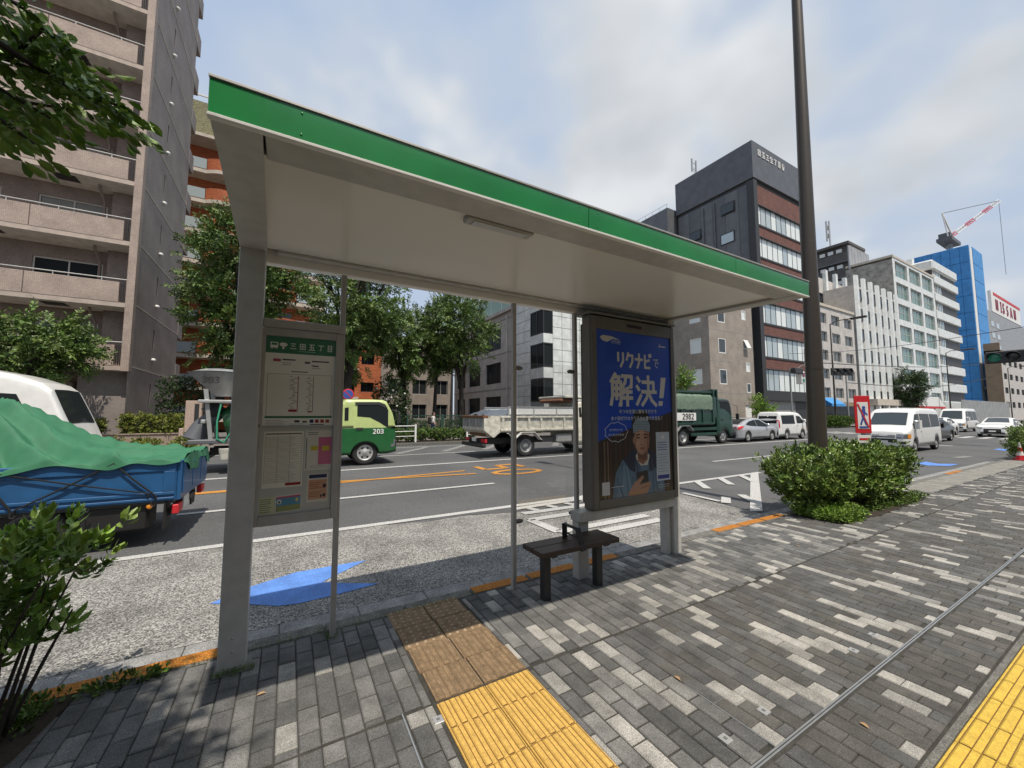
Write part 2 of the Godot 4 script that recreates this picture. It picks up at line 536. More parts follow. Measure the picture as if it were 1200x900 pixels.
func build_markings():
	mark("lane_edge_line", stripe([-120, -6.47], [12.1, -6.44], 0.15), M.white_paint)
	for x in [-31.6, -16.6, -1.6, 13.4]:
		mark("lane_dash", stripe([x, -8.75], [x + 6.1, -8.75], 0.14), M.white_paint)
	for x in [58.0, 73.0, 88.0, 103.0]:
		mark("lane_dash", stripe([x, -8.75], [x + 6.1, -8.75], 0.14), M.white_paint)
	mark("centre_line", stripe([-120, -13.1], [33, -13.0], 0.2), M.white_paint)
	mark("far_lane_line", stripe([-120, -16.5], [33, -16.5], 0.15), M.white_paint)
	mark("far_edge_line", stripe([-120, -20.2], [33, -20.2], 0.15), M.white_paint)
	mark("orange_centre_line", stripe([-60, -10.9], [1.2, -10.85], 0.28, -0.1205), M.orange_line)
	mark("orange_centre_line", stripe([1.2, -10.75], [4.7, -11.1], 0.15, -0.1205), M.orange_line)
	mark("orange_centre_line", stripe([1.2, -10.95], [4.75, -10.4], 0.15, -0.1165), M.orange_line)
	for i in 7:
		mark("far_hatch_stripe", stripe([2.0 + i * 2.1, -17.2], [4.2 + i * 2.1, -19.9], 0.35, -0.1205), M.worn_white)
	# orange speed figures, read by drivers heading left
	var z0 := -11.75
	for seg in [[[5.35, 0], [5.35, .75]], [[5.35, .75], [6.1, .75]], [[6.1, .75], [6.1, 0.05]], [[6.1, .05], [6.75, .05]], [[6.75, .05], [6.75, .75]]]:
		mark("speed_figure", stripe([seg[0][0], z0 + seg[0][1]], [seg[1][0], z0 + seg[1][1]], 0.21, -0.1185), M.orange_line)
	var o := []
	for i in 20: o.append([6.0 + 0.75 * cos(TAU * i / 20), -10.15 + 0.38 * sin(TAU * i / 20)])
	for i in 20:
		mark("speed_figure", stripe(o[i], o[(i + 1) % 20], 0.2, -0.1185 + 0.0004 * (i % 3)), M.orange_line)
	# hatched corner of the bus bay
	mark("hatch_bar", flat([[11.74, -6.51], [12.14, -6.51], [7.34, -3.89], [7.12, -3.99]], -0.1145), M.white_paint)
	for s in [[[9.09, -6.39], [8.43, -5.66]], [[10.08, -6.39], [9.4, -5.68]], [[11.02, -6.39], [10.3, -5.62]], [[8.42, -4.88], [8.0, -4.42]], [[7.9, -4.9], [7.38, -4.58]]]:
		mark("hatch_tick", stripe(s[0], s[1], 0.17, -0.1105), M.white_paint)
	mark("hatch_edge", stripe([7.5, -5.62], [7.42, -4.73], 0.12, -0.1105), M.white_paint)
	mark("road_tick", stripe([11.9, -5.1], [12.5, -5.05], 0.16), M.white_paint)
	# worn white bus stop lettering frame
	for s in [[[3.6, -6.22], [5.3, -6.27]], [[3.47, -5.46], [3.49, -4.71]], [[3.49, -4.71], [5.35, -4.72]], [[3.45, -5.46], [5.6, -5.42]], [[4.05, -4.42], [5.35, -4.42]], [[3.57, -5.86], [5.3, -5.80]]]:
		mark("stop_box_line", stripe(s[0], s[1], 0.17, -0.1145), M.white_paint)
	for i in 4:
		mark("stop_box_stroke", stripe([3.85 + i * 0.42, -6.12], [3.92 + i * 0.42, -5.92], 0.14, -0.1105), M.white_paint)
	# blue bicycle arrow, pointing left
	mark("blue_arrow", flat([[-0.56, -4.56], [-0.27, -4.79], [0.13, -4.97], [0.46, -4.97], [0.86, -4.96], [0.36, -4.56], [0.5, -4.45], [0.86, -4.23], [0.48, -4.18], [0.14, -4.16], [-0.02, -4.2], [-0.24, -4.36]], -0.1215), M.blue_paint)
	for x in [18.6, 29.2]:
		mark("blue_arrow", flat([[x, -4.5], [x + 0.5, -4.9], [x + 1.5, -4.9], [x + 1.0, -4.5], [x + 1.5, -4.1], [x + 0.5, -4.1]], -0.1215), M.blue_paint)
	mark("white_bicycle_mark", stripe([22.8, -4.75], [24.0, -4.6], 0.28), M.worn_white)
	mark("stop_line", stripe([31.0, -6.5], [31.0, -13.0], 0.35), M.white_paint)
	var z := -4.6
	while z > -20.5:
		mark("crosswalk_stripe", stripe([42.0, z], [46.0, z], 0.45), M.white_paint)
		z -= 0.95

var tones := [Color(0.47, 0.455, 0.42), Color(0.37, 0.36, 0.335), Color(0.25, 0.247, 0.237), Color(0.185, 0.185, 0.18), Color(0.150, 0.150, 0.148), Color(0.122, 0.122, 0.120), Color(0.128, 0.122, 0.112), Color(0.108, 0.104, 0.096)]

func paver_tone(cx: float, cz: float, prev: int) -> int:
	var r := rng.randf()
	if cz < -2.2:
		if cx < 0.75:
			if r < 0.05: return 1
			return [2, 3, 4, 5, 3, 4, 4][int(R(0, 6.99))]
		if cx < 6.0:
			if r < 0.17: return 0 if r < 0.08 else 1
			return [2, 3, 4, 3, 4, 5, 2][int(R(0, 6.99))]
		if r < 0.22 or (prev <= 1 and r < 0.4): return 0 if r < 0.12 else 1
		return [4, 5, 6, 5][int(R(0, 3.99))]
	if cz < -1.09:
		if cx < 0.6:
			if r < 0.14: return 0 if r < 0.05 else 2
			return [3, 4, 5, 4][int(R(0, 3.99))]
		if cx < 2.1:
			if r < 0.24: return 0 if r < 0.10 else 1
			return [2, 3, 3, 4, 5, 4][int(R(0, 5.99))]
		if r < 0.17 or (prev <= 1 and r < 0.30): return 0 if r < 0.12 else 1
		return [5, 6, 7, 5, 6, 4][int(R(0, 5.99))]
	if cx > 5.2 and cx < 7.5 and r < 0.4: return [1, 2, 0][int(R(0, 2.99))]
	if r < 0.09: return 0 if r < 0.06 else 1
	return [6, 7, 7, 6, 5][int(R(0, 4.99))]

func paver_shape(m: MB, x0: float, x1: float, z0: float, z1: float, y: float, e := 0.006):
	var t := [V(x0 + e, y, z1 - e), V(x1 - e, y, z1 - e), V(x1 - e, y, z0 + e), V(x0 + e, y, z0 + e)]
	var s := [V(x0, y - e, z1), V(x1, y - e, z1), V(x1, y - e, z0), V(x0, y - e, z0)]
	var b := [V(x0, y - 0.05, z1), V(x1, y - 0.05, z1), V(x1, y - 0.05, z0), V(x0, y - 0.05, z0)]
	m.quad(t[0], t[1], t[2], t[3])
	for i in 4:
		var j := (i + 1) % 4
		m.quad(s[i], s[j], t[j], t[i])
		m.quad(b[i], b[j], s[j], s[i])

func build_pavers():
	var walk := get_node("sidewalk")
	# zones across the pavement: z from, z to
	var zones := [[-3.275, -2.208], [-2.192, -1.108], [-1.076, -0.735], [-0.075, 2.6]]
	var all := []
	for zi in zones.size():
		var za: float = zones[zi][0]; var zb: float = zones[zi][1]
		var x := -6.0
		var i := 0
		while x < 23.6:
			var pitch := 0.1
			var off := 0.095 if i % 2 == 0 else 0.0
			off += 0.02 * sin(i * 1.7)
			var z := za - off
			var prev := 5
			while z < zb - 0.02:
				var z0 := maxf(z, za); var z1 := minf(z + 0.19, zb)
				z += 0.19
				if z1 - z0 < 0.03: continue
				var cx := x + 0.05; var cz := (z0 + z1) * 0.5
				# out of the picture
				if zi == 3 and (cx < 1.0 or cz > 0.6 + cx * 0.12): continue
				# tactile guiding strip, planting beds, covers
				var xa := x; var xb := x + pitch
				if cz < -0.73:
					if xa < 0.75 and xb > 0.75: xb = 0.75
					if xa < 1.358 and xb > 1.358: xa = 1.358
					if xa > 0.749 and xb < 1.359 or xb - xa < 0.02: continue
				if cx > 7.0 and cx < 10.6 and cz < -2.62: continue
				if cx < -1.0 - (cz + 3.28) * 0.55 and cz < -1.2: continue
				if cx > 21.0 and cz < -2.2: continue
				if cx > 11.4 and cz < -2.72: continue
				var tone := paver_tone(cx, cz, prev)
				prev = tone
				var d := cx * cx + cz * cz + 1.0
				var gx := 0.0014 if cx > 2.1 and cz > -2.2 else 0.0024
				all.append([xa + gx, xb - gx, z0 + gx * 1.25, z1 - gx * 1.25, tone, d, cx, cz])
			x += pitch
			i += 1
	# the ones that show largest are single parts
	var seen := []
	for q in all:
		var ang := rad_to_deg(atan2(q[6], -q[7]))
		q.append(1.0 if ang > -20.0 and ang < 80.0 and q[7] < -0.9 * 0 else 0.0)
	all.sort_custom(func(a, b): return a[5] - a[8] * 100.0 < b[5] - b[8] * 100.0)
	var rest := mb()
	rest.colored = true
	var shared := {}
	for k in all.size():
		var q: Array = all[k]
		var y := R(-0.0018, 0.0012)
		var cc: Color = tones[q[4]] * R(1.2, 1.5)
		if k < 300:
			var w: float = q[1] - q[0]; var l: float = q[3] - q[2]
			var key := "%d_%d_%d_%d" % [q[4], roundi(l * 100), roundi(w * 100), k % 2]
			if not shared.has(key):
				var m := mb()
				m.colored = true
				m.col = cc
				paver_shape(m, -w / 2, w / 2, -roundi(l * 100) / 200.0, roundi(l * 100) / 200.0, 0.0)
				shared[key] = m.mesh()
			var o := part(walk, "paving_block", shared[key], M.paver, V((q[0] + q[1]) / 2, y, (q[2] + q[3]) / 2))
			o.rotation.y = R(-0.006, 0.006)
		else:
			rest.col = cc
			paver_shape(rest, q[0], q[1], q[2], q[3], y)
	var r := part(walk, "distant_paving_blocks", rest, M.paver)
	r.set_meta("kind", "stuff")
	print("paving blocks ", all.size())
	# metal edging strips, small survey plates
	var j := mb()
	for dz in [-0.0065, 0.0065]:
		j.bbox(V(-6, -0.02, -1.092 + dz - 0.0045), V(23.5, 0.003, -1.092 + dz + 0.0045), 0.001)
	part(walk, "metal_joint_strip", j, M.steel)
	for cv in [[0.585, -2.2, -1.11], [2.095, -1.6, -1.11]]:
		var c := mb()
		c.bbox(V(cv[0] - 0.004, -0.02, cv[1]), V(cv[0] + 0.004, 0.004, cv[2]), 0.001)
		part(walk, "metal_cover_edge", c, M.steel)
	for s in [[2.285, -1.256], [1.93, -1.251], [3.738, -1.255], [3.382, -1.248], [0.74, -2.07]]:
		var c := mb()
		c.bbox(V(s[0] - 0.026, -0.02, s[1] - 0.026), V(s[0] + 0.026, 0.005, s[1] + 0.026), 0.002)
		var o := part(walk, "survey_plate", c, M.alu)
		var d := mb()
		d.bbox(V(s[0] - 0.009, 0.004, s[1] - 0.009), V(s[0] + 0.009, 0.0062, s[1] + 0.009), 0.001)
		part(o, "plate_mark", d, M.shelter_dark)

# one guiding tile: raised bars along z, or studs
func bar_tile(w: float, l: float, nb: int, hb := 0.006) -> ArrayMesh:
	var m := mb()
	m.bbox(V(-w / 2 + 0.002, -0.03, -l / 2 + 0.002), V(w / 2 - 0.002, 0, l / 2 - 0.002), 0.003)
	for i in nb:
		var cx := -w / 2 + w * (i + 0.5) / nb
		var bw := w / nb * 0.27
		var a := [V(cx - bw, 0, l / 2 - 0.006), V(cx + bw, 0, l / 2 - 0.006), V(cx + bw, 0, -l / 2 + 0.006), V(cx - bw, 0, -l / 2 + 0.006)]
		var u := bw * 0.62
		var b := [V(cx - u, hb, l / 2 - 0.012), V(cx + u, hb, l / 2 - 0.012), V(cx + u, hb, -l / 2 + 0.012), V(cx - u, hb, -l / 2 + 0.012)]
		m.quad(b[0], b[1], b[2], b[3])
		for k in 4: m.quad(a[k], a[(k + 1) % 4], b[(k + 1) % 4], b[k])
	return m.mesh()

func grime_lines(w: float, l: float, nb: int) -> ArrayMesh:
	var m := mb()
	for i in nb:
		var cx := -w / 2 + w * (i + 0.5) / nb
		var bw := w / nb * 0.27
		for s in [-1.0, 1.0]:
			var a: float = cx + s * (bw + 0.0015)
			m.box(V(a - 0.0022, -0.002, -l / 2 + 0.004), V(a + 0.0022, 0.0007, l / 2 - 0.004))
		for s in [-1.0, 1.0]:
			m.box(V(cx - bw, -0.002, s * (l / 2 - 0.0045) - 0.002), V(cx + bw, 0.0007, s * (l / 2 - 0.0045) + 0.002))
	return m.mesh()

func stud_tile(w: float, l: float) -> ArrayMesh:
	var m := mb()
	m.bbox(V(-w / 2 + 0.002, -0.03, -l / 2 + 0.002), V(w / 2 - 0.002, 0, l / 2 - 0.002), 0.003)
	return m.mesh()

func studs(w: float, l: float) -> ArrayMesh:
	var m := mb()
	for i in 5:
		for j in 5:
			var c := V(-w / 2 + w * (i + 0.5) / 5, -0.001, -l / 2 + l * (j + 0.5) / 5)
			var r0 := []; var r1 := []
			for k in 10:
				var a := -TAU * k / 10
				r0.append(c + V(cos(a), 0, sin(a)) * 0.0125)
				r1.append(c + V(cos(a) * 0.008, 0.006, sin(a) * 0.008))
			m.loft([r0, r1], true, false, true)
	return m.mesh()

func build_tactile():
	var t := struct("tactile_paving", mb_box(V(0.75, -0.03, -3.33), V(1.355, -0.009, -0.70)), M.mortar)
	t.set_meta("label", "guiding strip of brown and yellow tactile tiles crossing the pavement")
	var stud := stud_tile(0.295, 0.28)
	var bars := bar_tile(0.295, 0.28, 4)
	var stud_set := studs(0.295, 0.28)
	var brown_grime := grime_lines(0.295, 0.28, 4)
	var lemon_grime := grime_lines(0.3, 0.3, 4)
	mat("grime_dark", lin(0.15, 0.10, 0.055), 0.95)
	mat("stud_worn", lin(0.55, 0.42, 0.28), 0.8, 0, T.stone, 3.0)
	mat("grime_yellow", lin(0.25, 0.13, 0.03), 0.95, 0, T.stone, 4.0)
	for i in 2:
		var x := 0.757 + 0.1475 + i * 0.299
		for r in 4:
			var o := part(t, "stud_tile" if r < 2 else "bar_tile", stud if r < 2 else bars, M.brown_tile, V(x - 0.02 + 0.012 * r, R(-0.001, 0.001), -3.325 + 0.14 + r * 0.281))
			if r < 2: part(o, "studs", stud_set, M.stud_worn)
			if r >= 2: part(o, "grime_line", brown_grime, M.grime_dark)
		var z := -2.185
		var lens := [0.2, 0.285, 0.285, 0.285, 0.285, 0.12]
		for r in 6:
			var l: float = lens[r]
			var yt := part(t, "bar_tile", bar_tile(0.298, l, 5), M.yellow_tile, V(x + 0.012, R(-0.001, 0.001), z + l / 2))
			part(yt, "grime_line", grime_lines(0.298, l, 5), M.grime_yellow)
			z += l
	# long strip along the pavement
	var s := struct("tactile_strip", mb_box(V(-6, -0.03, -0.70), V(23.5, -0.009, -0.085)), M.mortar)
	var edge := mb()
	edge.bbox(V(-6, -0.02, -0.722), V(23.5, 0.002, -0.692), 0.003)
	part(s, "concrete_edging", edge, M.kerb)
	var lb := bar_tile(0.3, 0.3, 4)
	for i in 60:
		for j in 2:
			var o := part(s, "bar_tile", lb, M.lemon_tile, V(1.4 + i * 0.3 + 0.15, R(-0.001, 0.001), -0.69 + 0.15 + j * 0.302))
			o.rotation.y = PI / 2
			part(o, "grime_line", lemon_grime, M.grime_yellow)

func build_shelter():
	var s := thing("bus_shelter", "white steel bus shelter with bright green roof edge and flat grey ceiling", "bus shelter", V(0, 0, -3.1))
	var X0 := -0.285; var X1 := 4.03
	var F := 1.44; var B := -0.14   # front and back of the roof, local z (+ towards the viewer)
	# roof deck and ceiling panels
	var top := mb()
	top.bbox(V(X0 + 0.02, 2.74, B), V(X1 - 0.02, 2.80, F - 0.03), 0.01)
	part(s, "roof_deck", top, M.shelter_grey)
	var edges := [-0.18, 3.87]
	for i in 1:
		var c := mb()
		c.bbox(V(edges[i] + 0.0004, 2.675, 0.02), V(edges[i + 1] - 0.0004, 2.70, F - 0.2), 0.0015)
		part(s, "ceiling_panel", c, M.shelter_white)
	var cb := mb()
	cb.box(V(-0.13, 2.70, 0.02), V(3.87, 2.72, F - 0.2))
	part(s, "ceiling_back", cb, M.shelter_grey)
	# frame around the ceiling
	var fb := mb(); fb.bbox(V(X0 + 0.165, 2.655, F - 0.2), V(X1 - 0.155, 2.74, F - 0.012), 0.004)
	part(s, "front_beam", fb, M.shelter_grey)
	var la := mb()
	var q0 := [V(-0.330, 2.650, -0.1), V(-0.174, 2.650, -0.1), V(-0.174, 2.79, -0.1), V(-0.330, 2.79, -0.1)]
	var q1 := [V(X0, 2.650, F - 0.012), V(-0.126, 2.650, F - 0.012), V(-0.126, 2.79, F - 0.012), V(X0, 2.79, F - 0.012)]
	for k in 4: la.quad(q0[k], q0[(k + 1) % 4], q1[(k + 1) % 4], q1[k])
	la.quad(q1[0], q1[1], q1[2], q1[3]); la.quad(q0[3], q0[2], q0[1], q0[0])
	part(s, "side_beam", la, M.shelter_grey)
	var ra := mb(); ra.bbox(V(X1 - 0.15, 2.650, -0.1), V(X1, 2.79, F - 0.012), 0.006)
	part(s, "side_beam", ra, M.shelter_grey)
	var bb := mb()
	bb.bbox(V(X0 + 0.17, 2.655, -0.06), V(X1 - 0.15, 2.74, 0.02), 0.004)
	part(s, "back_beam", bb, M.shelter_grey)
	var gut := mb(); gut.bbox(V(X0 + 0.1, 2.60, -0.145), V(X1 - 0.1, 2.735, -0.062), 0.006)
	part(s, "rear_gutter", gut, M.gutter_white)
	# green fascia in three lengths with a pale trim below and a cap above
	var xs := [X0 - 0.005, 1.45, 2.9, X1 + 0.005]
	for i in 3:
		var g := mb()
		g.bbox(V(xs[i] + 0.001, 2.662, F - 0.012), V(xs[i + 1] - 0.001, 2.786, F + 0.012), 0.002)
		part(s, "green_fascia_panel", g, M.fascia_green)
	var tr := mb(); tr.bbox(V(X0 - 0.006, 2.648, F - 0.014), V(X1 + 0.006, 2.661, F + 0.016), 0.002)
	part(s, "fascia_trim", tr, M.white)
	var cp := mb(); cp.bbox(V(X0 - 0.006, 2.787, F - 0.03), V(X1 + 0.006, 2.799, F + 0.017), 0.002)
	part(s, "fascia_cap", cp, M.alu)
	# lamp recessed in the front beam
	var lm := mb(); lm.bbox(V(0.80, 2.646, F - 0.29), V(1.22, 2.676, F - 0.205), 0.006)
	var lo := part(s, "ceiling_lamp", lm, M.shelter_post)
	var ld := mb(); ld.bbox(V(0.84, 2.641, F - 0.277), V(1.18, 2.647, F - 0.218), 0.002)
	part(lo, "lamp_cover", ld, M.alu)
	var cd := mb(); cd.bbox(V(1.22, 2.668, F - 0.212), V(2.3, 2.676, F - 0.203), 0.001)
	part(s, "cable_duct", cd, M.shelter_grey)
	# main posts
	var pl := mb(); pl.bbox(V(-0.326, 0, -0.1), V(-0.178, 2.715, 0.03), 0.004)
	part(s, "main_post", pl, M.shelter_grey)
	var pr := mb(); pr.bbox(V(3.885, 0, -0.1), V(4.005, 2.715, 0.06), 0.004)
	part(s, "main_post", pr, M.shelter_grey)
	for q in [[-0.345, -0.149, -0.127, 0.057], [3.858, 4.032, -0.127, 0.087]]:
		var b := mb(); b.bbox(V(q[0], -0.02, q[2]), V(q[1], 0.006, q[3]), 0.003)
		part(s, "base_plate", b, M.shelter_dark)
	# slender posts behind
	for x in [0.332, 1.85, 2.595]:
		var p := mb()
		p.bbox(V(x - 0.019, -0.01, -0.12), V(x + 0.019, 2.68, -0.075), 0.003)
		part(s, "slender_post", p, M.shelter_post)
	var ch := mb(); ch.bbox(V(-0.176, 2.205, -0.11), V(0.352, 2.262, -0.04), 0.004)
	part(s, "cross_rail", ch, M.shelter_post)
	# pane held by four clamps between two of the slender posts
	var gp := mb(); gp.box(V(1.90, 0.55, -0.101), V(2.55, 2.1, -0.095))
	part(s, "glass_panel", gp, M.glass_clear)
	for y in [0.60, 2.04]:
		for sx in [[1.87, 1.0], [2.575, -1.0]]:
			var c := mb()
			c.sphere(V(sx[0] + sx[1] * 0.035, y, -0.098), V(0.05, 0.022, 0.022), 12, 8)
			part(s, "glass_clamp", c, M.shelter_dark)
	# screws along the fascia trim and at the post feet
	for x in [0.0, 1.38, 1.52, 2.83, 2.97, 3.9]:
		for y in [2.682, 2.766]:
			var b := mb(); b.sphere(V(x, y, F + 0.0125), V(0.005, 0.005, 0.002), 8, 5)
			part(s, "fascia_screw", b, M.fascia_green)
	for q in [[-0.252, 0.0305], [3.945, 0.0605]]:
		for y in [0.12, 0.20]:
			var b := mb(); b.sphere(V(q[0], y, q[1]), V(0.009, 0.009, 0.004), 8, 5)
			part(s, "post_bolt", b, M.alu)
	# the roof rises slightly towards the back
	var lift := Transform3D(Basis.IDENTITY, V(0, 2.65, F)) * Transform3D(Basis(Vector3.RIGHT, 0.042), Vector3.ZERO) * Transform3D(Basis.IDENTITY, V(0, -2.65, -F))
	for o in s.get_children():
		var nm: String = o.name
		for k in ["roof_deck", "ceiling", "front_beam", "side_beam", "back_beam", "rear_gutter", "green_fascia", "fascia_", "cable_duct"]:
			if nm.begins_with(k): o.transform = lift

# ---------- printing
func ink_poly(im: Image, pts: Array, col: Color):
	var lo := 1e9; var hi := -1e9
	for p in pts:
		lo = minf(lo, p[1]); hi = maxf(hi, p[1])
	for y in range(maxi(0, int(lo)), mini(im.get_height(), int(hi) + 1)):
		var xs := []
		var yy := y + 0.5
		for i in pts.size():
			var a = pts[i]; var b = pts[(i + 1) % pts.size()]
			if (a[1] <= yy) != (b[1] <= yy):
				xs.append(a[0] + (yy - a[1]) * (b[0] - a[0]) / (b[1] - a[1]))
		xs.sort()
		for k in range(0, xs.size() - 1, 2):
			var x0 := maxi(0, roundi(xs[k])); var x1 := mini(im.get_width(), roundi(xs[k + 1]))
			if x1 > x0: im.fill_rect(Rect2i(x0, y, x1 - x0, 1), col)

func ink_oval(im: Image, cx: float, cy: float, rx: float, ry: float, col: Color, tilt := 0.0):
	var p := []
	for i in 40:
		var a := TAU * i / 40
		var x := cos(a) * rx; var y := sin(a) * ry
		p.append([cx + x * cos(tilt) - y * sin(tilt), cy + x * sin(tilt) + y * cos(tilt)])
	ink_poly(im, p, col)

func ink_line(im: Image, a: Array, b: Array, w: float, col: Color):
	var p := Vector2(a[0], a[1]); var q := Vector2(b[0], b[1])
	var d := (q - p).normalized() * w * 0.5
	if d == Vector2.ZERO: return
	var s := d.orthogonal()
	p -= d * 0.6; q += d * 0.6
	ink_poly(im, [[p.x + s.x, p.y + s.y], [q.x + s.x, q.y + s.y], [q.x - s.x, q.y - s.y], [p.x - s.x, p.y - s.y]], col)

# strokes of the characters used on the panels, on a 10 x 10 grid
var GLYPH := {
	"ri": [[2, 1, 2, 6], [8, 1, 8, 6, 5, 9.5]],
	"ku": [[3, 0.5, 1, 5], [3, 2, 8.5, 2, 8, 6, 5, 9.5]],
	"na": [[0.5, 4, 9.5, 4], [5.5, 0.5, 5.2, 6, 3, 9.5]],
	"bi": [[1.5, 1, 1.5, 9, 8, 9], [1.5, 5, 7.5, 4], [7.4, 0.3, 8, 1.8], [9, 0, 9.6, 1.5]],
	"de": [[0.5, 2, 9, 1.5], [8, 1.6, 5, 4, 4.5, 7, 6, 9, 8.5, 9.3], [7.5, 4.5, 8.3, 5.8], [8.9, 4, 9.7, 5.3]],
	"toku": [[2.2, 0, 0.3, 2.6], [1.6, 1, 4, 1, 3.4, 2.4], [0.9, 2.6, 4.6, 2.6, 4.6, 9.8, 3.9, 9.8], [0.9, 2.6, 0.9, 7, 0.2, 9.8], [2.7, 2.6, 2.7, 8], [0.9, 4.6, 4.5, 4.6], [0.9, 6.6, 4.5, 6.6], [5.2, 0.6, 9.6, 0.6, 9.4, 4, 8.6, 4], [7, 0.7, 6.6, 2.6, 5.3, 4.2], [6.2, 4.6, 5.6, 6.4], [5.6, 5.6, 9.6, 5.6], [5.2, 7.6, 9.8, 7.6], [7.6, 4.4, 7.6, 10]],
	"ketsu": [[0.8, 0.8, 1.8, 2], [0.4, 3.6, 1.5, 4.8], [0.4, 9.6, 2.4, 6.6], [3.2, 2.2, 8.6, 2.2, 8.6, 5.4], [2.8, 5.4, 9.8, 5.4], [6, 0.2, 6, 5.4, 5, 7.6, 2.9, 9.8], [6.1, 5.6, 7.6, 8.2, 9.8, 9.8]],
	"bang": [[6, 0.3, 4.6, 6.5], [4.1, 8.6, 3.9, 9.6]],
	"san": [[1.5, 1.5, 8.5, 1.5], [2.2, 5, 7.8, 5], [0.5, 8.8, 9.5, 8.8]],
	"ta": [[1, 1, 9, 1, 9, 9, 1, 9, 1, 1], [5, 1, 5, 9], [1, 5, 9, 5]],
	"go": [[1, 1, 9, 1], [4.4, 1, 3.4, 9], [1.6, 4.6, 7.6, 4.6, 7.4, 9], [0.4, 9.2, 9.6, 9.2]],
	"chou": [[0.5, 1.4, 9.5, 1.4], [5.2, 1.4, 5.2, 9, 3.4, 8.6]],
	"moku": [[2, 0.6, 8, 0.6, 8, 9.4, 2, 9.4, 2, 0.6], [2, 3.5, 8, 3.5], [2, 6.4, 8, 6.4]],
	"tsu": [[0.8, 3.6, 5, 2.4, 8.6, 3.4, 8.6, 6.4, 4.6, 8.6]],
	"no": [[5.2, 2, 4, 7.6, 2, 8, 1.2, 5.6, 3.2, 2.6, 6.6, 2, 9, 4.6, 8, 7.6, 5.6, 9]],
	"ni": [[2, 1, 1.6, 5, 2, 9], [4.6, 2.6, 8.4, 2.6], [4.2, 7.6, 5.4, 8.6, 9, 8.4]],
	"ru": [[2.4, 1.4, 7.6, 1.4, 2, 6, 6, 4.8, 8.6, 6.6, 7, 9, 4.4, 8.8, 5.6, 7.4]],
	"da": [[0.6, 2.6, 5.6, 2.6], [3.4, 0.6, 1.4, 9], [5, 5, 8.6, 4.8], [4.6, 8, 6, 9, 9, 8.8], [7.8, 0.6, 8.4, 2], [9.2, 0.4, 9.7, 1.6]],
	"ke": [[1.6, 1, 1.4, 5, 2, 9], [4.2, 3.2, 9.4, 3], [7.2, 0.8, 7.4, 6, 6, 9.4]],
	"a": [[1, 2.4, 8.6, 2], [4.2, 0.4, 4, 6, 5, 9], [6.8, 3.4, 4.4, 8, 1.6, 8, 2, 5.6, 5.6, 4.2, 8.8, 5.6, 8.4, 8.2, 6.2, 9.4]],
	"te": [[0.6, 2.2, 9, 1.8], [8, 2, 5, 4, 4.4, 7, 6, 9, 8.6, 9.2]],
	"chi": [[7.6, 0.8, 2, 2.2], [0.6, 4.6, 9.4, 4.6], [5.2, 1.8, 5, 6.4, 3, 9.4]],
	"ka": [[1, 3, 8.6, 3, 8, 8.6, 6.6, 9], [4.6, 0.6, 4, 5, 1, 9.4]],
	"wo": [[1.4, 2, 8, 2], [5, 0.4, 1.6, 5.4, 4, 4.2, 5.4, 5.2, 5.4, 7], [8.6, 3.8, 3.8, 6.4, 4, 8.6, 8.6, 9]],
	"sho": [[1.6, 1.4, 8, 1.4, 8, 4, 1.6, 4], [0.4, 2.7, 9.6, 2.7], [5, 0, 5, 5.4], [0.6, 5.2, 9.4, 5.2], [2.4, 6.6, 7.6, 6.6, 7.6, 9.6, 2.4, 9.6, 2.4, 6.6], [2.4, 8.1, 7.6, 8.1]],
	"sei": [[2.6, 0.6, 1, 4], [1.8, 2.4, 9, 2.4], [1.6, 5.6, 8.6, 5.6], [5.2, 0.2, 5.2, 9.2], [0.5, 9.4, 9.6, 9.4]],
	"four": [[6, 0.6, 1.4, 6.6, 9, 6.6], [6.2, 0.6, 6.2, 9.6]],
}

func ink_word(im: Image, word: Array, x: float, y: float, w: float, h: float, gap: float, pen: float, col: Color):
	for k in word:
		for s in GLYPH[k]:
			for i in range(0, s.size() - 2, 2):
				ink_line(im, [x + s[i] * w / 10, y + s[i + 1] * h / 10], [x + s[i + 2] * w / 10, y + s[i + 3] * h / 10], pen, col)
		x += w + gap

# rows of tiny illegible text
func ink_rows(im: Image, x: float, y: float, w: float, n: int, dy: float, pen: float, col: Color):
	for i in n:
		var xx := x
		var e := x + w * R(0.7, 1.0)
		while xx < e:
			var l := R(2, 6)
			ink_line(im, [xx, y + i * dy], [minf(xx + l, e), y + i * dy], pen, col)
			xx += l + R(1.5, 3)

func print_sheet(parent: Node, called: String, im: Image, size: Vector2, at: Vector3, rough: float, coat := 0.0, both := false) -> MeshInstance3D:
	im.generate_mipmaps()
	var q := QuadMesh.new()
	q.size = size
	var m := StandardMaterial3D.new()
	m.albedo_texture = ImageTexture.create_from_image(im)
	m.roughness = rough
	m.albedo_color = Color(0.86, 0.86, 0.86) if coat > 0 else Color(1, 1, 1)
	if coat > 0:
		m.clearcoat_enabled = true
		m.clearcoat = coat
		m.clearcoat_roughness = 0.03
	return part(parent, called, q, m, at)

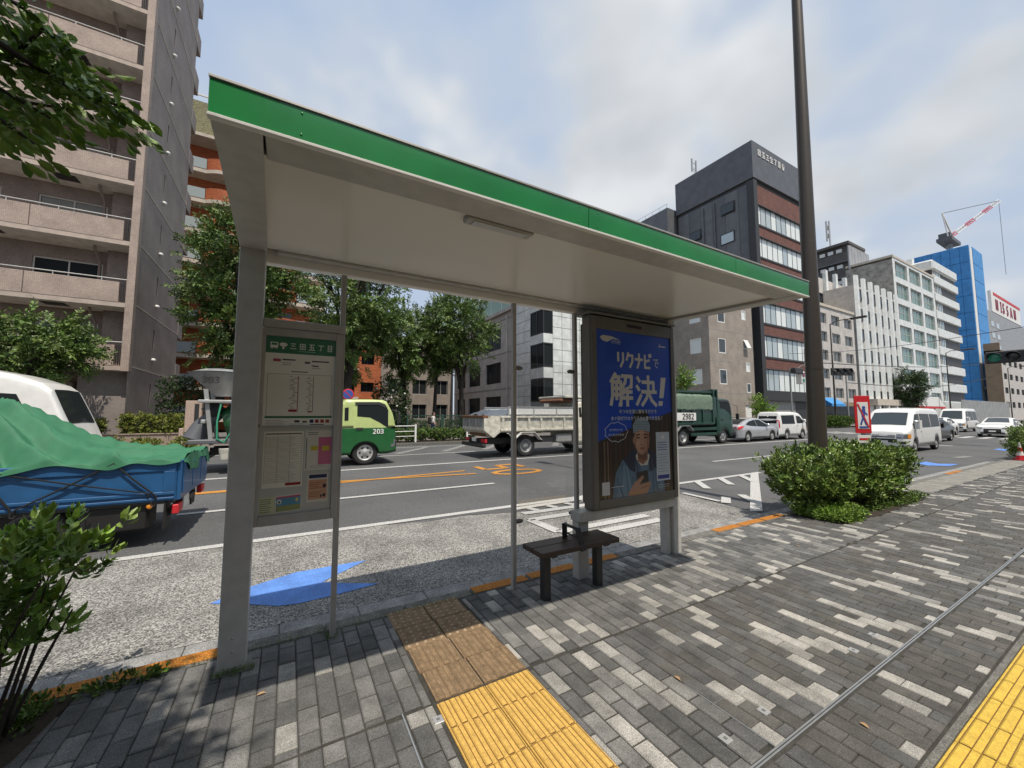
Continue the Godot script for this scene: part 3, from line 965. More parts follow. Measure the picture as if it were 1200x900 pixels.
func poster_image() -> Image:
	var w := 560; var h := 900
	var im := Image.create(w, h, false, Image.FORMAT_RGB8)
	im.fill(Color8(0, 76, 206))
	# slanted photograph area below
	ink_poly(im, [[0, 600], [560, 440], [560, 900], [0, 900]], Color8(46, 34, 30))
	for i in 16:
		var x := 4 + i * 36.0 + R(-5, 5)
		ink_poly(im, [[x, 604 - x * 0.286], [x + R(8, 16), 604 - x * 0.286 - 4], [x + 10, 900], [x, 900]], Color8(58 + int(R(0, 26)), 43 + int(R(0, 14)), 34))
	for x in [38.0, 62.0]: ink_poly(im, [[x, 600], [x + 8, 598], [x + 12, 900], [x + 2, 900]], Color8(128, 104, 84))
	# jacket
	ink_poly(im, [[92, 900], [118, 770], [170, 700], [250, 660], [380, 660], [440, 690], [476, 760], [486, 900]], Color8(88, 122, 150))
	ink_poly(im, [[118, 900], [150, 780], [182, 720], [200, 900]], Color8(108, 142, 168))
	ink_poly(im, [[170, 700], [262, 646], [300, 720], [288, 790], [220, 760]], Color8(30, 44, 74))
	ink_poly(im, [[350, 648], [420, 680], [438, 760], [372, 780]], Color8(28, 42, 70))
	ink_poly(im, [[262, 690], [300, 720], [290, 900], [250, 900]], Color8(70, 100, 128))
	# shirt, neck, face
	ink_poly(im, [[258, 690], [300, 742], [352, 742], [374, 690], [350, 670], [280, 670]], Color8(214, 210, 204))
	ink_poly(im, [[276, 640], [280, 716], [318, 738], [354, 712], [358, 640]], Color8(150, 108, 88))
	ink_oval(im, 314, 596, 58, 84, Color8(196, 154, 130))
	ink_poly(im, [[330, 520], [372, 560], [368, 640], [334, 676], [322, 678]], Color8(176, 132, 110))
	ink_oval(im, 254, 600, 9, 20, Color8(170, 126, 104))
	# hair above a pale head band
	ink_poly(im, [[244, 560], [236, 500], [258, 452], [304, 428], [352, 440], [386, 478], [388, 540], [374, 570], [366, 520], [258, 520]], Color8(20, 16, 16))
	ink_poly(im, [[250, 562], [246, 518], [270, 486], [318, 474], [362, 488], [380, 520], [376, 560], [340, 546], [290, 546]], Color8(150, 168, 180))
	for i in 5: ink_line(im, [250, 552 - i * 13], [378, 548 - i * 13 + 6], 2.5, Color8(104, 124, 140))
	# brows, eyes, nose, mouth
	ink_line(im, [270, 574], [300, 568], 6, Color8(40, 28, 24)); ink_line(im, [328, 568], [358, 574], 6, Color8(40, 28, 24))
	ink_oval(im, 286, 588, 13, 4.5, Color8(36, 26, 24)); ink_oval(im, 342, 588, 13, 4.5, Color8(36, 26, 24))
	ink_line(im, [313, 590], [308, 624], 5, Color8(168, 122, 100)); ink_line(im, [302, 628], [324, 628], 4, Color8(130, 88, 74))
	ink_oval(im, 314, 650, 17, 5, Color8(150, 84, 76))
	ink_line(im, [298, 670], [330, 670], 4, Color8(164, 120, 98))
	# folds of the jacket, cheeks, jaw and neck
	for q in [[130, 800, 168, 900, 9, 66, 96, 124], [196, 740, 226, 890, 10, 120, 154, 178], [168, 722, 150, 860, 7, 70, 102, 130], [404, 760, 430, 890, 10, 66, 96, 122], [446, 740, 460, 880, 9, 116, 148, 172], [236, 800, 250, 900, 8, 60, 90, 116], [388, 700, 398, 900, 6, 52, 74, 104]]:
		ink_line(im, [q[0], q[1]], [q[2], q[3]], q[4], Color8(q[5], q[6], q[7]))
	ink_line(im, [262, 690], [296, 880], 5, Color8(30, 40, 62)); ink_line(im, [372, 690], [362, 780], 5, Color8(26, 36, 58))
	ink_poly(im, [[262, 572], [272, 560], [270, 640], [288, 672], [276, 660], [262, 626]], Color8(168, 124, 104))
	ink_poly(im, [[356, 560], [370, 566], [366, 632], [340, 672], [352, 632]], Color8(146, 104, 86))
	ink_oval(im, 284, 616, 13, 12, Color8(206, 164, 140)); ink_oval(im, 311, 560, 26, 8, Color8(206, 166, 142))
	ink_poly(im, [[282, 672], [314, 684], [348, 668], [354, 704], [318, 716], [284, 700]], Color8(116, 80, 66))
	ink_line(im, [300, 642], [330, 642], 3, Color8(120, 70, 64))
	# phone and the hand round it
	ink_poly(im, [[268, 778], [352, 770], [360, 860], [276, 872]], Color8(22, 24, 30))
	ink_poly(im, [[208, 880], [250, 830], [310, 796], [324, 806], [290, 842], [372, 832], [376, 852], [340, 900], [204, 900]], Color8(188, 142, 116))
	ink_line(im, [292, 846], [366, 836], 5, Color8(142, 98, 80)); ink_line(im, [296, 866], [362, 856], 5, Color8(142, 98, 80)); ink_line(im, [262, 830], [312, 802], 5, Color8(150, 106, 86))
	# the photograph is softer than the lettering
	im.resize(170, 273, Image.INTERPOLATE_LANCZOS)
	im.resize(w, h, Image.INTERPOLATE_CUBIC)
	ink_poly(im, [[0, 0], [560, 0], [560, 440], [388, 489], [384, 470], [352, 438], [304, 427], [258, 451], [240, 490], [238, 532], [0, 600]], Color8(0, 76, 206))
	# screen card
	ink_poly(im, [[424, 560], [534, 560], [534, 838], [424, 838]], Color8(206, 216, 228))
	ink_rows(im, 436, 620, 84, 4, 14, 4, Color8(70, 92, 160)); ink_rows(im, 436, 690, 86, 7, 16, 3, Color8(130, 146, 170))
	ink_poly(im, [[432, 806], [526, 806], [526, 828], [432, 828]], Color8(24, 52, 150))
	ink_oval(im, 480, 590, 12, 12, Color8(240, 240, 246))
	# blank label, bottom corner
	ink_poly(im, [[24, 812], [76, 812], [76, 880], [24, 880]], Color8(222, 224, 226))
	ink_rows(im, 88, 842, 110, 1, 10, 4, Color8(200, 206, 214)); ink_rows(im, 430, 862, 100, 2, 12, 3, Color8(190, 196, 206))
	# cloud speech line
	for i in 22:
		var a := TAU * i / 22; var b := TAU * (i + 1) / 22
		var ra := 1.0 + 0.07 * cos(a * 9); var rb := 1.0 + 0.07 * cos(b * 9)
		ink_line(im, [128 + 78 * ra * cos(a), 552 + 52 * ra * sin(a)], [128 + 78 * rb * cos(b), 552 + 52 * rb * sin(b)], 3.5, Color8(216, 222, 236))
	ink_word(im, ["ka", "ku", "chi", "ka", "tsu", "te"], 80, 534, 13, 14, 3, 2.2, Color8(226, 230, 240))
	ink_word(im, ["na", "ni", "wo", "ka", "ke", "ru", "no"], 72, 560, 13, 14, 3, 2.2, Color8(226, 230, 240))
	# brush mark and wording
	var wh := Color8(226, 226, 222)
	ink_poly(im, [[24, 44], [44, 30], [110, 32], [168, 48], [112, 46], [92, 58], [72, 66], [44, 60]], wh)
	ink_word(im, ["ri", "ku", "na", "bi"], 104, 52, 15, 20, 2, 3.0, wh)
	ink_rows(im, 468, 56, 62, 1, 12, 7, wh)
	ink_line(im, [474, 46], [482, 40], 4, wh)
	ink_word(im, ["ri", "ku", "na", "bi"], 140, 110, 58, 88, 10, 15, wh)
	ink_word(im, ["de"], 416, 128, 46, 60, 8, 5, wh)
	ink_word(im, ["toku", "ketsu"], 92, 236, 160, 172, 26, 21, wh)
	ink_poly(im, [[478, 240], [520, 240], [496, 362], [462, 362]], wh)
	ink_poly(im, [[456, 380], [490, 380], [486, 408], [452, 408]], wh)
	ink_word(im, ["four", "tsu", "no", "sei", "moku", "ni", "toku", "a", "ru", "da", "ke", "de"], 150, 430, 20, 22, 4, 3.2, Color8(214, 218, 200))
	ink_word(im, ["a", "na", "ta", "da", "ke", "no", "ka", "ku", "chi", "ka", "no", "sho", "ke", "wo", "sei", "sei", "bang"], 92, 468, 20, 22, 3.4, 3.2, Color8(214, 218, 228))
	return im

func build_advert():
	var a := thing("advertising_panel", "tall dark framed advertising panel with blue poster at the shelter's far end", "advertising panel", V(3.24, 0, -3.08))
	var f := mb()
	f.bbox(V(-0.62, 0.645, -0.035), V(0.648, 2.62, 0.10), 0.012)
	part(a, "housing", f, M.advert_frame)
	var side := mb(); side.bbox(V(-0.585, 0.70, -0.10), V(0.60, 2.55, -0.036), 0.008)
	part(a, "rear_box", side, M.advert_frame)
	# raised frame around the sheet
	for q in [[-0.612, 0.66, -0.548, 2.605], [0.582, 0.66, 0.640, 2.605], [-0.546, 0.66, 0.580, 0.742], [-0.546, 2.475, 0.580, 2.605]]:
		var b := mb(); b.bbox(V(q[0], q[1], 0.1), V(q[2], q[3], 0.118), 0.004)
		part(a, "frame_bar", b, M.advert_frame)
	var cap := mb(); cap.bbox(V(-0.66, 2.622, -0.10), V(0.66, 2.642, 0.13), 0.004)
	part(a, "top_cap", cap, M.shelter_dark)
	print_sheet(a, "poster", poster_image(), Vector2(1.124, 1.731), V(0.017, 1.6085, 0.1035), 0.4, 0.3)
	var nb := mb(); nb.bbox(V(-0.12, 2.53, 0.118), V(0.1, 2.562, 0.122), 0.001)
	part(a, "maker_plate", nb, M.black)
	# carrying rail and the leg under the near end
	var rail := mb(); rail.bbox(V(-0.75, 0.545, -0.09), V(0.64, 0.64, 0.07), 0.006)
	part(a, "carrying_rail", rail, M.shelter_grey)
	var leg := mb(); leg.bbox(V(-0.745, -0.01, -0.07), V(-0.615, 0.544, 0.03), 0.006)
	part(a, "leg", leg, M.shelter_grey)
	var l2 := mb(); l2.bbox(V(0.57, -0.01, -0.1), V(0.64, 0.544, 0.0), 0.006)
	part(a, "leg", l2, M.shelter_grey)

func board_image() -> Image:
	var w := 440; var h := 1160
	var im := Image.create(w, h, false, Image.FORMAT_RGB8)
	im.fill(Color8(196, 196, 190))
	var wh := Color8(244, 244, 236)
	ink_poly(im, [[0, 0], [w, 0], [w, 598], [0, 598]], wh)
	ink_poly(im, [[0, 0], [w, 0], [w, 112], [0, 112]], Color8(14, 112, 62))
	# bus, tree mark and stop name
	ink_poly(im, [[26, 40], [72, 40], [72, 78], [26, 78]], wh)
	ink_poly(im, [[32, 46], [66, 46], [66, 60], [32, 60]], Color8(14, 112, 62))
	ink_oval(im, 36, 80, 5, 5, wh); ink_oval(im, 62, 80, 5, 5, wh)
	ink_oval(im, 104, 54, 24, 14, wh); ink_poly(im, [[99, 60], [109, 60], [111, 84], [97, 84]], wh)
	ink_word(im, ["san", "ta", "go", "chou", "moku"], 144, 38, 40, 44, 19, 5, wh)
	ink_rows(im, 200, 94, 130, 1, 8, 3, Color8(190, 214, 196))
	# two destinations
	ink_poly(im, [[46, 150], [92, 150], [92, 168], [46, 168]], Color8(168, 40, 70))
	ink_rows(im, 104, 154, 90, 1, 8, 9, Color8(40, 40, 40)); ink_rows(im, 104, 176, 60, 2, 12, 3, Color8(90, 90, 90))
	ink_poly(im, [[240, 160], [274, 160], [274, 174], [240, 174]], Color8(90, 84, 90))
	ink_rows(im, 288, 156, 118, 1, 8, 9, Color8(40, 40, 40)); ink_rows(im, 288, 188, 50, 1, 8, 8, Color8(40, 40, 40)); ink_rows(im, 288, 204, 60, 1, 8, 3, Color8(90, 90, 90))
	ink_rows(im, 160, 232, 110, 1, 10, 6, Color8(70, 60, 60))
	for q in [[[18, 250], [420, 250]], [[18, 250], [18, 530]], [[420, 250], [420, 530]]]: ink_line(im, q[0], q[1], 1.6, Color8(110, 110, 106))
	# route lines with their stops
	ink_line(im, [204, 262], [204, 500], 5, Color8(150, 40, 70))
	ink_line(im, [300, 262], [300, 500], 4, Color8(110, 110, 110))
	for i in 22:
		var y := 264 + i * 10.6
		ink_rows(im, 204 - R(24, 56), y, R(16, 34), 1, 8, 3, Color8(70, 66, 66))
		ink_rows(im, 300 - R(20, 44), y, R(14, 26), 1, 8, 3, Color8(100, 98, 96))
	ink_poly(im, [[150, 484], [200, 484], [200, 500], [150, 500]], Color8(168, 36, 60))
	ink_poly(im, [[270, 494], [296, 494], [296, 504], [270, 504]], Color8(168, 60, 70))
	ink_poly(im, [[12, 528], [428, 528], [428, 541], [12, 541]], Color8(14, 112, 62))
	ink_rows(im, 20, 556, 120, 4, 10, 2, Color8(110, 110, 106)); ink_rows(im, 160, 580, 110, 2, 9, 2, Color8(120, 120, 116))
	ink_poly(im, [[190, 556], [222, 556], [222, 570], [190, 570]], Color8(60, 64, 60)); ink_poly(im, [[240, 560], [268, 560], [268, 572], [240, 572]], Color8(90, 80, 60))
	for k in 4: ink_poly(im, [[286 + k * 34, 552], [310 + k * 34, 552], [310 + k * 34, 574], [286 + k * 34, 574]], [Color8(40, 52, 110), Color8(170, 60, 66), Color8(176, 70, 60), Color8(170, 80, 70)][k])
	ink_rows(im, 290, 586, 120, 1, 8, 5, Color8(60, 60, 60))
	# timetable
	ink_poly(im, [[14, 628], [252, 628], [252, 990], [14, 990]], Color8(240, 238, 222))
	ink_poly(im, [[24, 640], [242, 640], [242, 648], [24, 648]], Color8(110, 92, 92))
	for i in 20:
		ink_line(im, [22, 664 + i * 15], [244, 664 + i * 15], 1.4, Color8(150, 146, 138))
		ink_rows(im, 26, 671 + i * 15, 200, 1, 8, 3, Color8(176, 172, 164))
	for x in [22, 96, 170, 244]: ink_line(im, [x, 648], [x, 964], 1.4, Color8(140, 136, 130))
	ink_poly(im, [[150, 962], [244, 962], [244, 980], [150, 980]], Color8(150, 34, 44))
	# notice half pink
	ink_poly(im, [[264, 626], [434, 626], [434, 892], [264, 892]], Color8(220, 218, 206))
	ink_poly(im, [[348, 672], [434, 672], [434, 856], [348, 856]], Color8(206, 110, 146))
	ink_poly(im, [[270, 676], [275, 676], [275, 880], [270, 880]], Color8(80, 80, 80))
	ink_rows(im, 282, 640, 70, 2, 12, 4, Color8(90, 90, 86))
	ink_poly(im, [[300, 730], [346, 730], [346, 760], [300, 760]], Color8(214, 196, 60)); ink_poly(im, [[372, 732], [420, 732], [420, 764], [372, 764]], Color8(214, 196, 70))
	ink_rows(im, 300, 864, 120, 2, 10, 2, Color8(110, 110, 106))
	# safety poster
	ink_poly(im, [[286, 916], [420, 916], [420, 1104], [286, 1104]], Color8(222, 216, 204))
	ink_poly(im, [[296, 922], [410, 922], [410, 946], [296, 946]], Color8(34, 44, 92))
	ink_poly(im, [[294, 956], [412, 956], [412, 1086], [294, 1086]], Color8(206, 160, 128))
	ink_rows(im, 300, 976, 84, 4, 12, 4, Color8(170, 86, 60)); ink_rows(im, 300, 1040, 84, 3, 13, 4, Color8(160, 80, 60))
	ink_oval(im, 396, 1000, 12, 14, Color8(66, 52, 60)); ink_oval(im, 396, 1062, 10, 12, Color8(60, 50, 56)); ink_oval(im, 376, 1066, 7, 10, Color8(80, 60, 60))
	# leaflet and a green and blue picture
	ink_poly(im, [[4, 1046], [92, 1046], [92, 1154], [4, 1154]], Color8(206, 210, 172))
	ink_rows(im, 8, 1060, 72, 7, 13, 4, Color8(84, 104, 70))
	ink_poly(im, [[96, 1042], [252, 1036], [252, 1144], [96, 1150]], Color8(218, 216, 206))
	ink_poly(im, [[102, 1056], [248, 1050], [248, 1108], [102, 1112]], Color8(84, 150, 186))
	ink_poly(im, [[102, 1050], [248, 1044], [248, 1056], [102, 1062]], Color8(196, 90, 120))
	ink_poly(im, [[102, 1108], [248, 1104], [248, 1138], [102, 1144]], Color8(150, 160, 100))
	ink_oval(im, 120, 1082, 14, 15, Color8(232, 230, 224)); ink_oval(im, 120, 1084, 6, 8, Color8(40, 50, 40)); ink_oval(im, 226, 1076, 10, 12, Color8(220, 210, 120))
	return im

func build_board():
	var b := thing("timetable_board", "grey framed bus timetable board with green header between two shelter posts", "notice board", V(0.065, 0, -3.16))
	var back := mb(); back.bbox(V(-0.262, 0.845, -0.055), V(0.262, 2.195, -0.012), 0.004)
	part(b, "backing", back, M.shelter_grey)
	for q in [[-0.262, 0.845, -0.222, 2.195], [0.222, 0.845, 0.262, 2.195], [-0.222, 0.845, 0.222, 0.91], [-0.222, 2.148, 0.222, 2.195]]:
		var f := mb(); f.bbox(V(q[0] + 0.0005, q[1], -0.012), V(q[2] - 0.0005, q[3], 0.012), 0.003)
		part(b, "frame_bar", f, M.shelter_post)
	print_sheet(b, "timetable_print", board_image(), Vector2(0.444, 1.238), V(0, 1.529, -0.0105), 0.5, 0.0)
	var g := mb(); g.quad(V(-0.222, 0.911, 0.003), V(0.222, 0.911, 0.003), V(0.222, 2.147, 0.003), V(-0.222, 2.147, 0.003))
	part(b, "cover_pane", g, M.glass_clear)
	var mid := mb(); mid.bbox(V(-0.222, 1.508, -0.008), V(0.222, 1.516, 0.0), 0.001)
	part(b, "divider", mid, M.shelter_grey)
	var k := mb(); k.sphere(V(-0.242, 1.52, 0.013), V(0.011, 0.011, 0.008), 12, 8)
	part(b, "lock", k, M.shelter_dark)

func build_bench():
	var b := thing("bench", "small bench with brown slatted seat and black steel legs under the shelter", "bench", V(2.29, 0, -2.89))
	mat("bench_wood", lin(0.052, 0.028, 0.018), 0.5, 0, grain("wood", SMO, 0.05, 4, 0.55, 1.0, 256, 41), 3.0, {"world": false})
	for i in 2:
		var s := mb()
		var z0 := -0.155 + i * 0.158
		s.bbox(V(-0.44, 0.405, z0), V(0.44, 0.448, z0 + 0.15), 0.006)
		part(b, "seat_slat", s, M.bench_wood)
	for x in [-0.30, 0.295]:
		var l := mb(); l.bbox(V(x - 0.035, -0.01, -0.036), V(x + 0.035, 0.398, 0.036), 0.004)
		part(b, "leg", l, M.iron)
		var br := mb(); br.bbox(V(x - 0.03, 0.392, -0.145), V(x + 0.03, 0.404, 0.145), 0.002)
		part(b, "bearer", br, M.iron)
	# armrest: two flat uprights and a round bar
	var arm := mb()
	for z in [-0.11, 0.13]:
		var lean := -0.02 if z < 0 else 0.03
		arm.bar(V(0.0, 0.40, z + (0.028 if z > 0 else 0.0)), V(-0.02, 0.585, z - lean), 0.052, 0.012, V(0, 0, 1))
	arm.tube([V(-0.02, 0.575, -0.09), V(-0.02, 0.577, 0.1)], 0.013, 10)
	arm.tube([V(-0.012, 0.50, -0.1), V(-0.012, 0.50, 0.115)], 0.008, 8)
	part(b, "armrest", arm, M.iron)

func tile_tex(key: String, nx: int, ny: int, joint: Color, lo: float, hi: float, stagger := false, sd := 3) -> ImageTexture:
	if T.has(key): return T[key]
	var n := 256
	var im := Image.create(n, n, false, Image.FORMAT_RGB8)
	var r := RandomNumberGenerator.new()
	r.seed = sd
	im.fill(joint)
	for j in ny:
		for i in nx + (1 if stagger else 0):
			var x := float(i) * n / nx - (float(n) / nx * 0.5 if stagger and j % 2 == 1 else 0.0)
			var y := float(j) * n / ny
			var k := pow(r.randf_range(lo, hi), 0.4545)
			im.fill_rect(Rect2i(int(x), int(y), maxi(1, int(float(n) / nx) - 1), maxi(1, int(float(n) / ny) - 1)), Color(k, k, k))
	im.generate_mipmaps()
	T[key] = ImageTexture.create_from_image(im)
	return T[key]

# wall with real openings; local frame: u along the wall, y up, out towards the viewer
func holed(m: MB, W: float, H: float, rects: Array, depth: float, y0 := 0.0):
	var xs := [0.0, W]; var ys := [y0, H]
	for r in rects:
		xs.append(r[0]); xs.append(r[0] + r[2]); ys.append(r[1]); ys.append(r[1] + r[3])
	xs.sort(); ys.sort()
	for j in ys.size() - 1:
		if ys[j + 1] - ys[j] < 1e-4: continue
		var run := -1.0
		for i in xs.size() - 1:
			var solid := true
			var cx: float = (xs[i] + xs[i + 1]) * 0.5; var cy: float = (ys[j] + ys[j + 1]) * 0.5
			for r in rects:
				if cx > r[0] and cx < r[0] + r[2] and cy > r[1] and cy < r[1] + r[3]: solid = false
			if solid and run < 0: run = xs[i]
			if run >= 0 and (not solid or i == xs.size() - 2):
				var e: float = xs[i] if not solid else xs[i + 1]
				if e - run > 1e-4: m.quad(V(run, ys[j], 0), V(e, ys[j], 0), V(e, ys[j + 1], 0), V(run, ys[j + 1], 0))
				run = -1.0
	for r in rects:
		var a := V(r[0], r[1], 0); var b := V(r[0] + r[2], r[1], 0); var c := V(r[0] + r[2], r[1] + r[3], 0); var d := V(r[0], r[1] + r[3], 0)
		var k := V(0, 0, -depth)
		m.quad(a, b, b + k, a + k); m.quad(b, c, c + k, b + k); m.quad(c, d, d + k, c + k); m.quad(d, a, a + k, d + k)

func frame_of(o: Vector3, u: Vector3, out: Vector3) -> Transform3D:
	return Transform3D(Basis(u, Vector3.UP, out), o)

# a window: frame bars (one mesh) and its panes
func window(parent: Node, f: Transform3D, x: float, y: float, w: float, h: float, deep: float, fm: Material, pm: Material, cols := 1, rows := 1, bw := 0.06):
	var m := mb()
	m.xf = f
	var zb := -deep - 0.04; var zf := -deep + 0.04
	m.box(V(x, y, zb), V(x + bw, y + h, zf)); m.box(V(x + w - bw, y, zb), V(x + w, y + h, zf))
	m.box(V(x + bw, y, zb), V(x + w - bw, y + bw, zf)); m.box(V(x + bw, y + h - bw, zb), V(x + w - bw, y + h, zf))
	for i in range(1, cols):
		var cx := x + w * i / cols
		m.box(V(cx - bw * 0.4, y + bw, zb), V(cx + bw * 0.4, y + h - bw, zf - 0.01))
	for j in range(1, rows):
		var cy := y + h * j / rows
		m.box(V(x + bw, cy - bw * 0.4, zb), V(x + w - bw, cy + bw * 0.4, zf - 0.015))
	var o := part(parent, "window", m, fm)
	for i in cols:
		var g := mb()
		g.xf = f
		var a := x + w * i / cols; var b := x + w * (i + 1) / cols
		g.quad(V(a, y, -deep - 0.01), V(b, y, -deep - 0.01), V(b, y + h, -deep - 0.01), V(a, y + h, -deep - 0.01))
		part(o, "pane", g, pm)

func wall(parent: Node, called: String, f: Transform3D, W: float, H: float, rects: Array, depth: float, m: Material, y0 := 0.0) -> MeshInstance3D:
	var s := mb()
	s.xf = f
	holed(s, W, H, rects, depth, y0)
	return part(parent, called, s, m)

func solid(parent: Node, called: String, lo: Vector3, hi: Vector3, m: Material, e := 0.0) -> MeshInstance3D:
	var s := mb()
	if e > 0: s.bbox(lo, hi, e)
	else: s.box(lo, hi)
	return part(parent, called, s, m)

func building_materials():
	var tl := tile_tex("tiles", 32, 32, Color(0.78, 0.78, 0.78), 0.8, 1.0)
	var bk := tile_tex("bricks", 16, 48, Color(0.75, 0.72, 0.7), 0.62, 1.0, true, 8)
	var streak := grain("streak", SMO, 0.012, 5, 0.72, 1.0, 512, 51)
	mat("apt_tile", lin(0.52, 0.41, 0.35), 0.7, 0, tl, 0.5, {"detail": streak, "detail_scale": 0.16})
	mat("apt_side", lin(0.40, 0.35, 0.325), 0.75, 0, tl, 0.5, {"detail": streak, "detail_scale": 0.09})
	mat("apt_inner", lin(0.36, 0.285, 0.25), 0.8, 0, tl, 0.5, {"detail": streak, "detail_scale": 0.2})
	mat("apt_slab", lin(0.52, 0.43, 0.37), 0.8, 0, streak, 0.3)
	mat("soffit", lin(0.70, 0.68, 0.64), 0.85, 0, streak, 0.3)
	mat("orange_brick", lin(0.62, 0.17, 0.06), 0.75, 0, bk, 0.25, {"detail": streak, "detail_scale": 0.15})
	mat("orange_dark", lin(0.52, 0.16, 0.065), 0.8, 0, bk, 0.25)
	mat("pale_slab", lin(0.60, 0.54, 0.46), 0.8, 0, streak, 0.2)
	mat("net", lin(0.28, 0.27, 0.16), 0.9, 0, grain("mesh_net", CELL, 0.12, 1, 0.5, 1.0, 256, 61), 0.4)
	mat("white_panel", lin(0.84, 0.87, 0.85), 0.35, 0, streak, 0.15, {"detail": grain("soft2", SMO, 0.02, 3, 0.9, 1.0, 256, 71), "detail_scale": 0.4})
	mat("office_grey", lin(0.52, 0.49, 0.46), 0.75, 0, streak, 0.12)
	mat("office_brown", lin(0.32, 0.275, 0.235), 0.8, 0, streak, 0.12)
	mat("joint_grey", lin(0.30, 0.31, 0.31), 0.9)
	mat("taupe", lin(0.42, 0.365, 0.315), 0.75, 0, tl, 0.35, {"detail": streak, "detail_scale": 0.12})
	mat("slate", lin(0.12, 0.127, 0.142), 0.5, 0.1, streak, 0.12)
	mat("slate_light", lin(0.15, 0.158, 0.172), 0.5, 0.1, streak, 0.15)
	mat("red_brick", lin(0.24, 0.105, 0.085), 0.8, 0, bk, 0.2, {"detail": streak, "detail_scale": 0.12})
	mat("sheet_glass", lin(0.46, 0.53, 0.55), 0.12, 0.25)
	mat("blind_glass", lin(0.74, 0.79, 0.78), 0.15, 0.0)
	mat("green_glass", lin(0.14, 0.25, 0.22), 0.1, 0.2)
	mat("frame_dark", lin(0.03, 0.03, 0.032), 0.5)
	mat("frame_alu", lin(0.5, 0.48, 0.44), 0.5, 0.3)
	mat("curtain_glass", lin(0.16, 0.155, 0.14), 0.08)
	mat("pale_wall", lin(0.70, 0.665, 0.63), 0.75, 0, streak, 0.12, {"detail": tl, "detail_scale": 0.25})
	mat("stained_wall", lin(0.42, 0.40, 0.36), 0.85, 0, grain("runs", SMO, 0.02, 5, 0.35, 1.0, 512, 81, 0.8), 0.09)
	mat("dark_tower", lin(0.115, 0.105, 0.10), 0.7, 0, streak, 0.1)
	mat("grey_wall", lin(0.34, 0.36, 0.39), 0.7, 0, streak, 0.08)
	mat("blue_sheet", lin(0.06, 0.31, 0.72), 0.55, 0, grain("sheet", SMO, 0.03, 4, 0.7, 1.0, 256, 91), 0.06, {"bump": T.cloud_n, "bump_scale": 0.5})
	mat("tan_wall", lin(0.33, 0.24, 0.16), 0.8, 0, streak, 0.1)
	mat("shutter", lin(0.40, 0.39, 0.37), 0.6, 0, streak, 0.4)
	mat("hoarding", lin(0.33, 0.34, 0.34), 0.6, 0.1, streak, 0.1)

func build_buildings():

	apartment()
	orange_flats()
	white_office()
	taupe_house()
	dark_office()
	far_row()

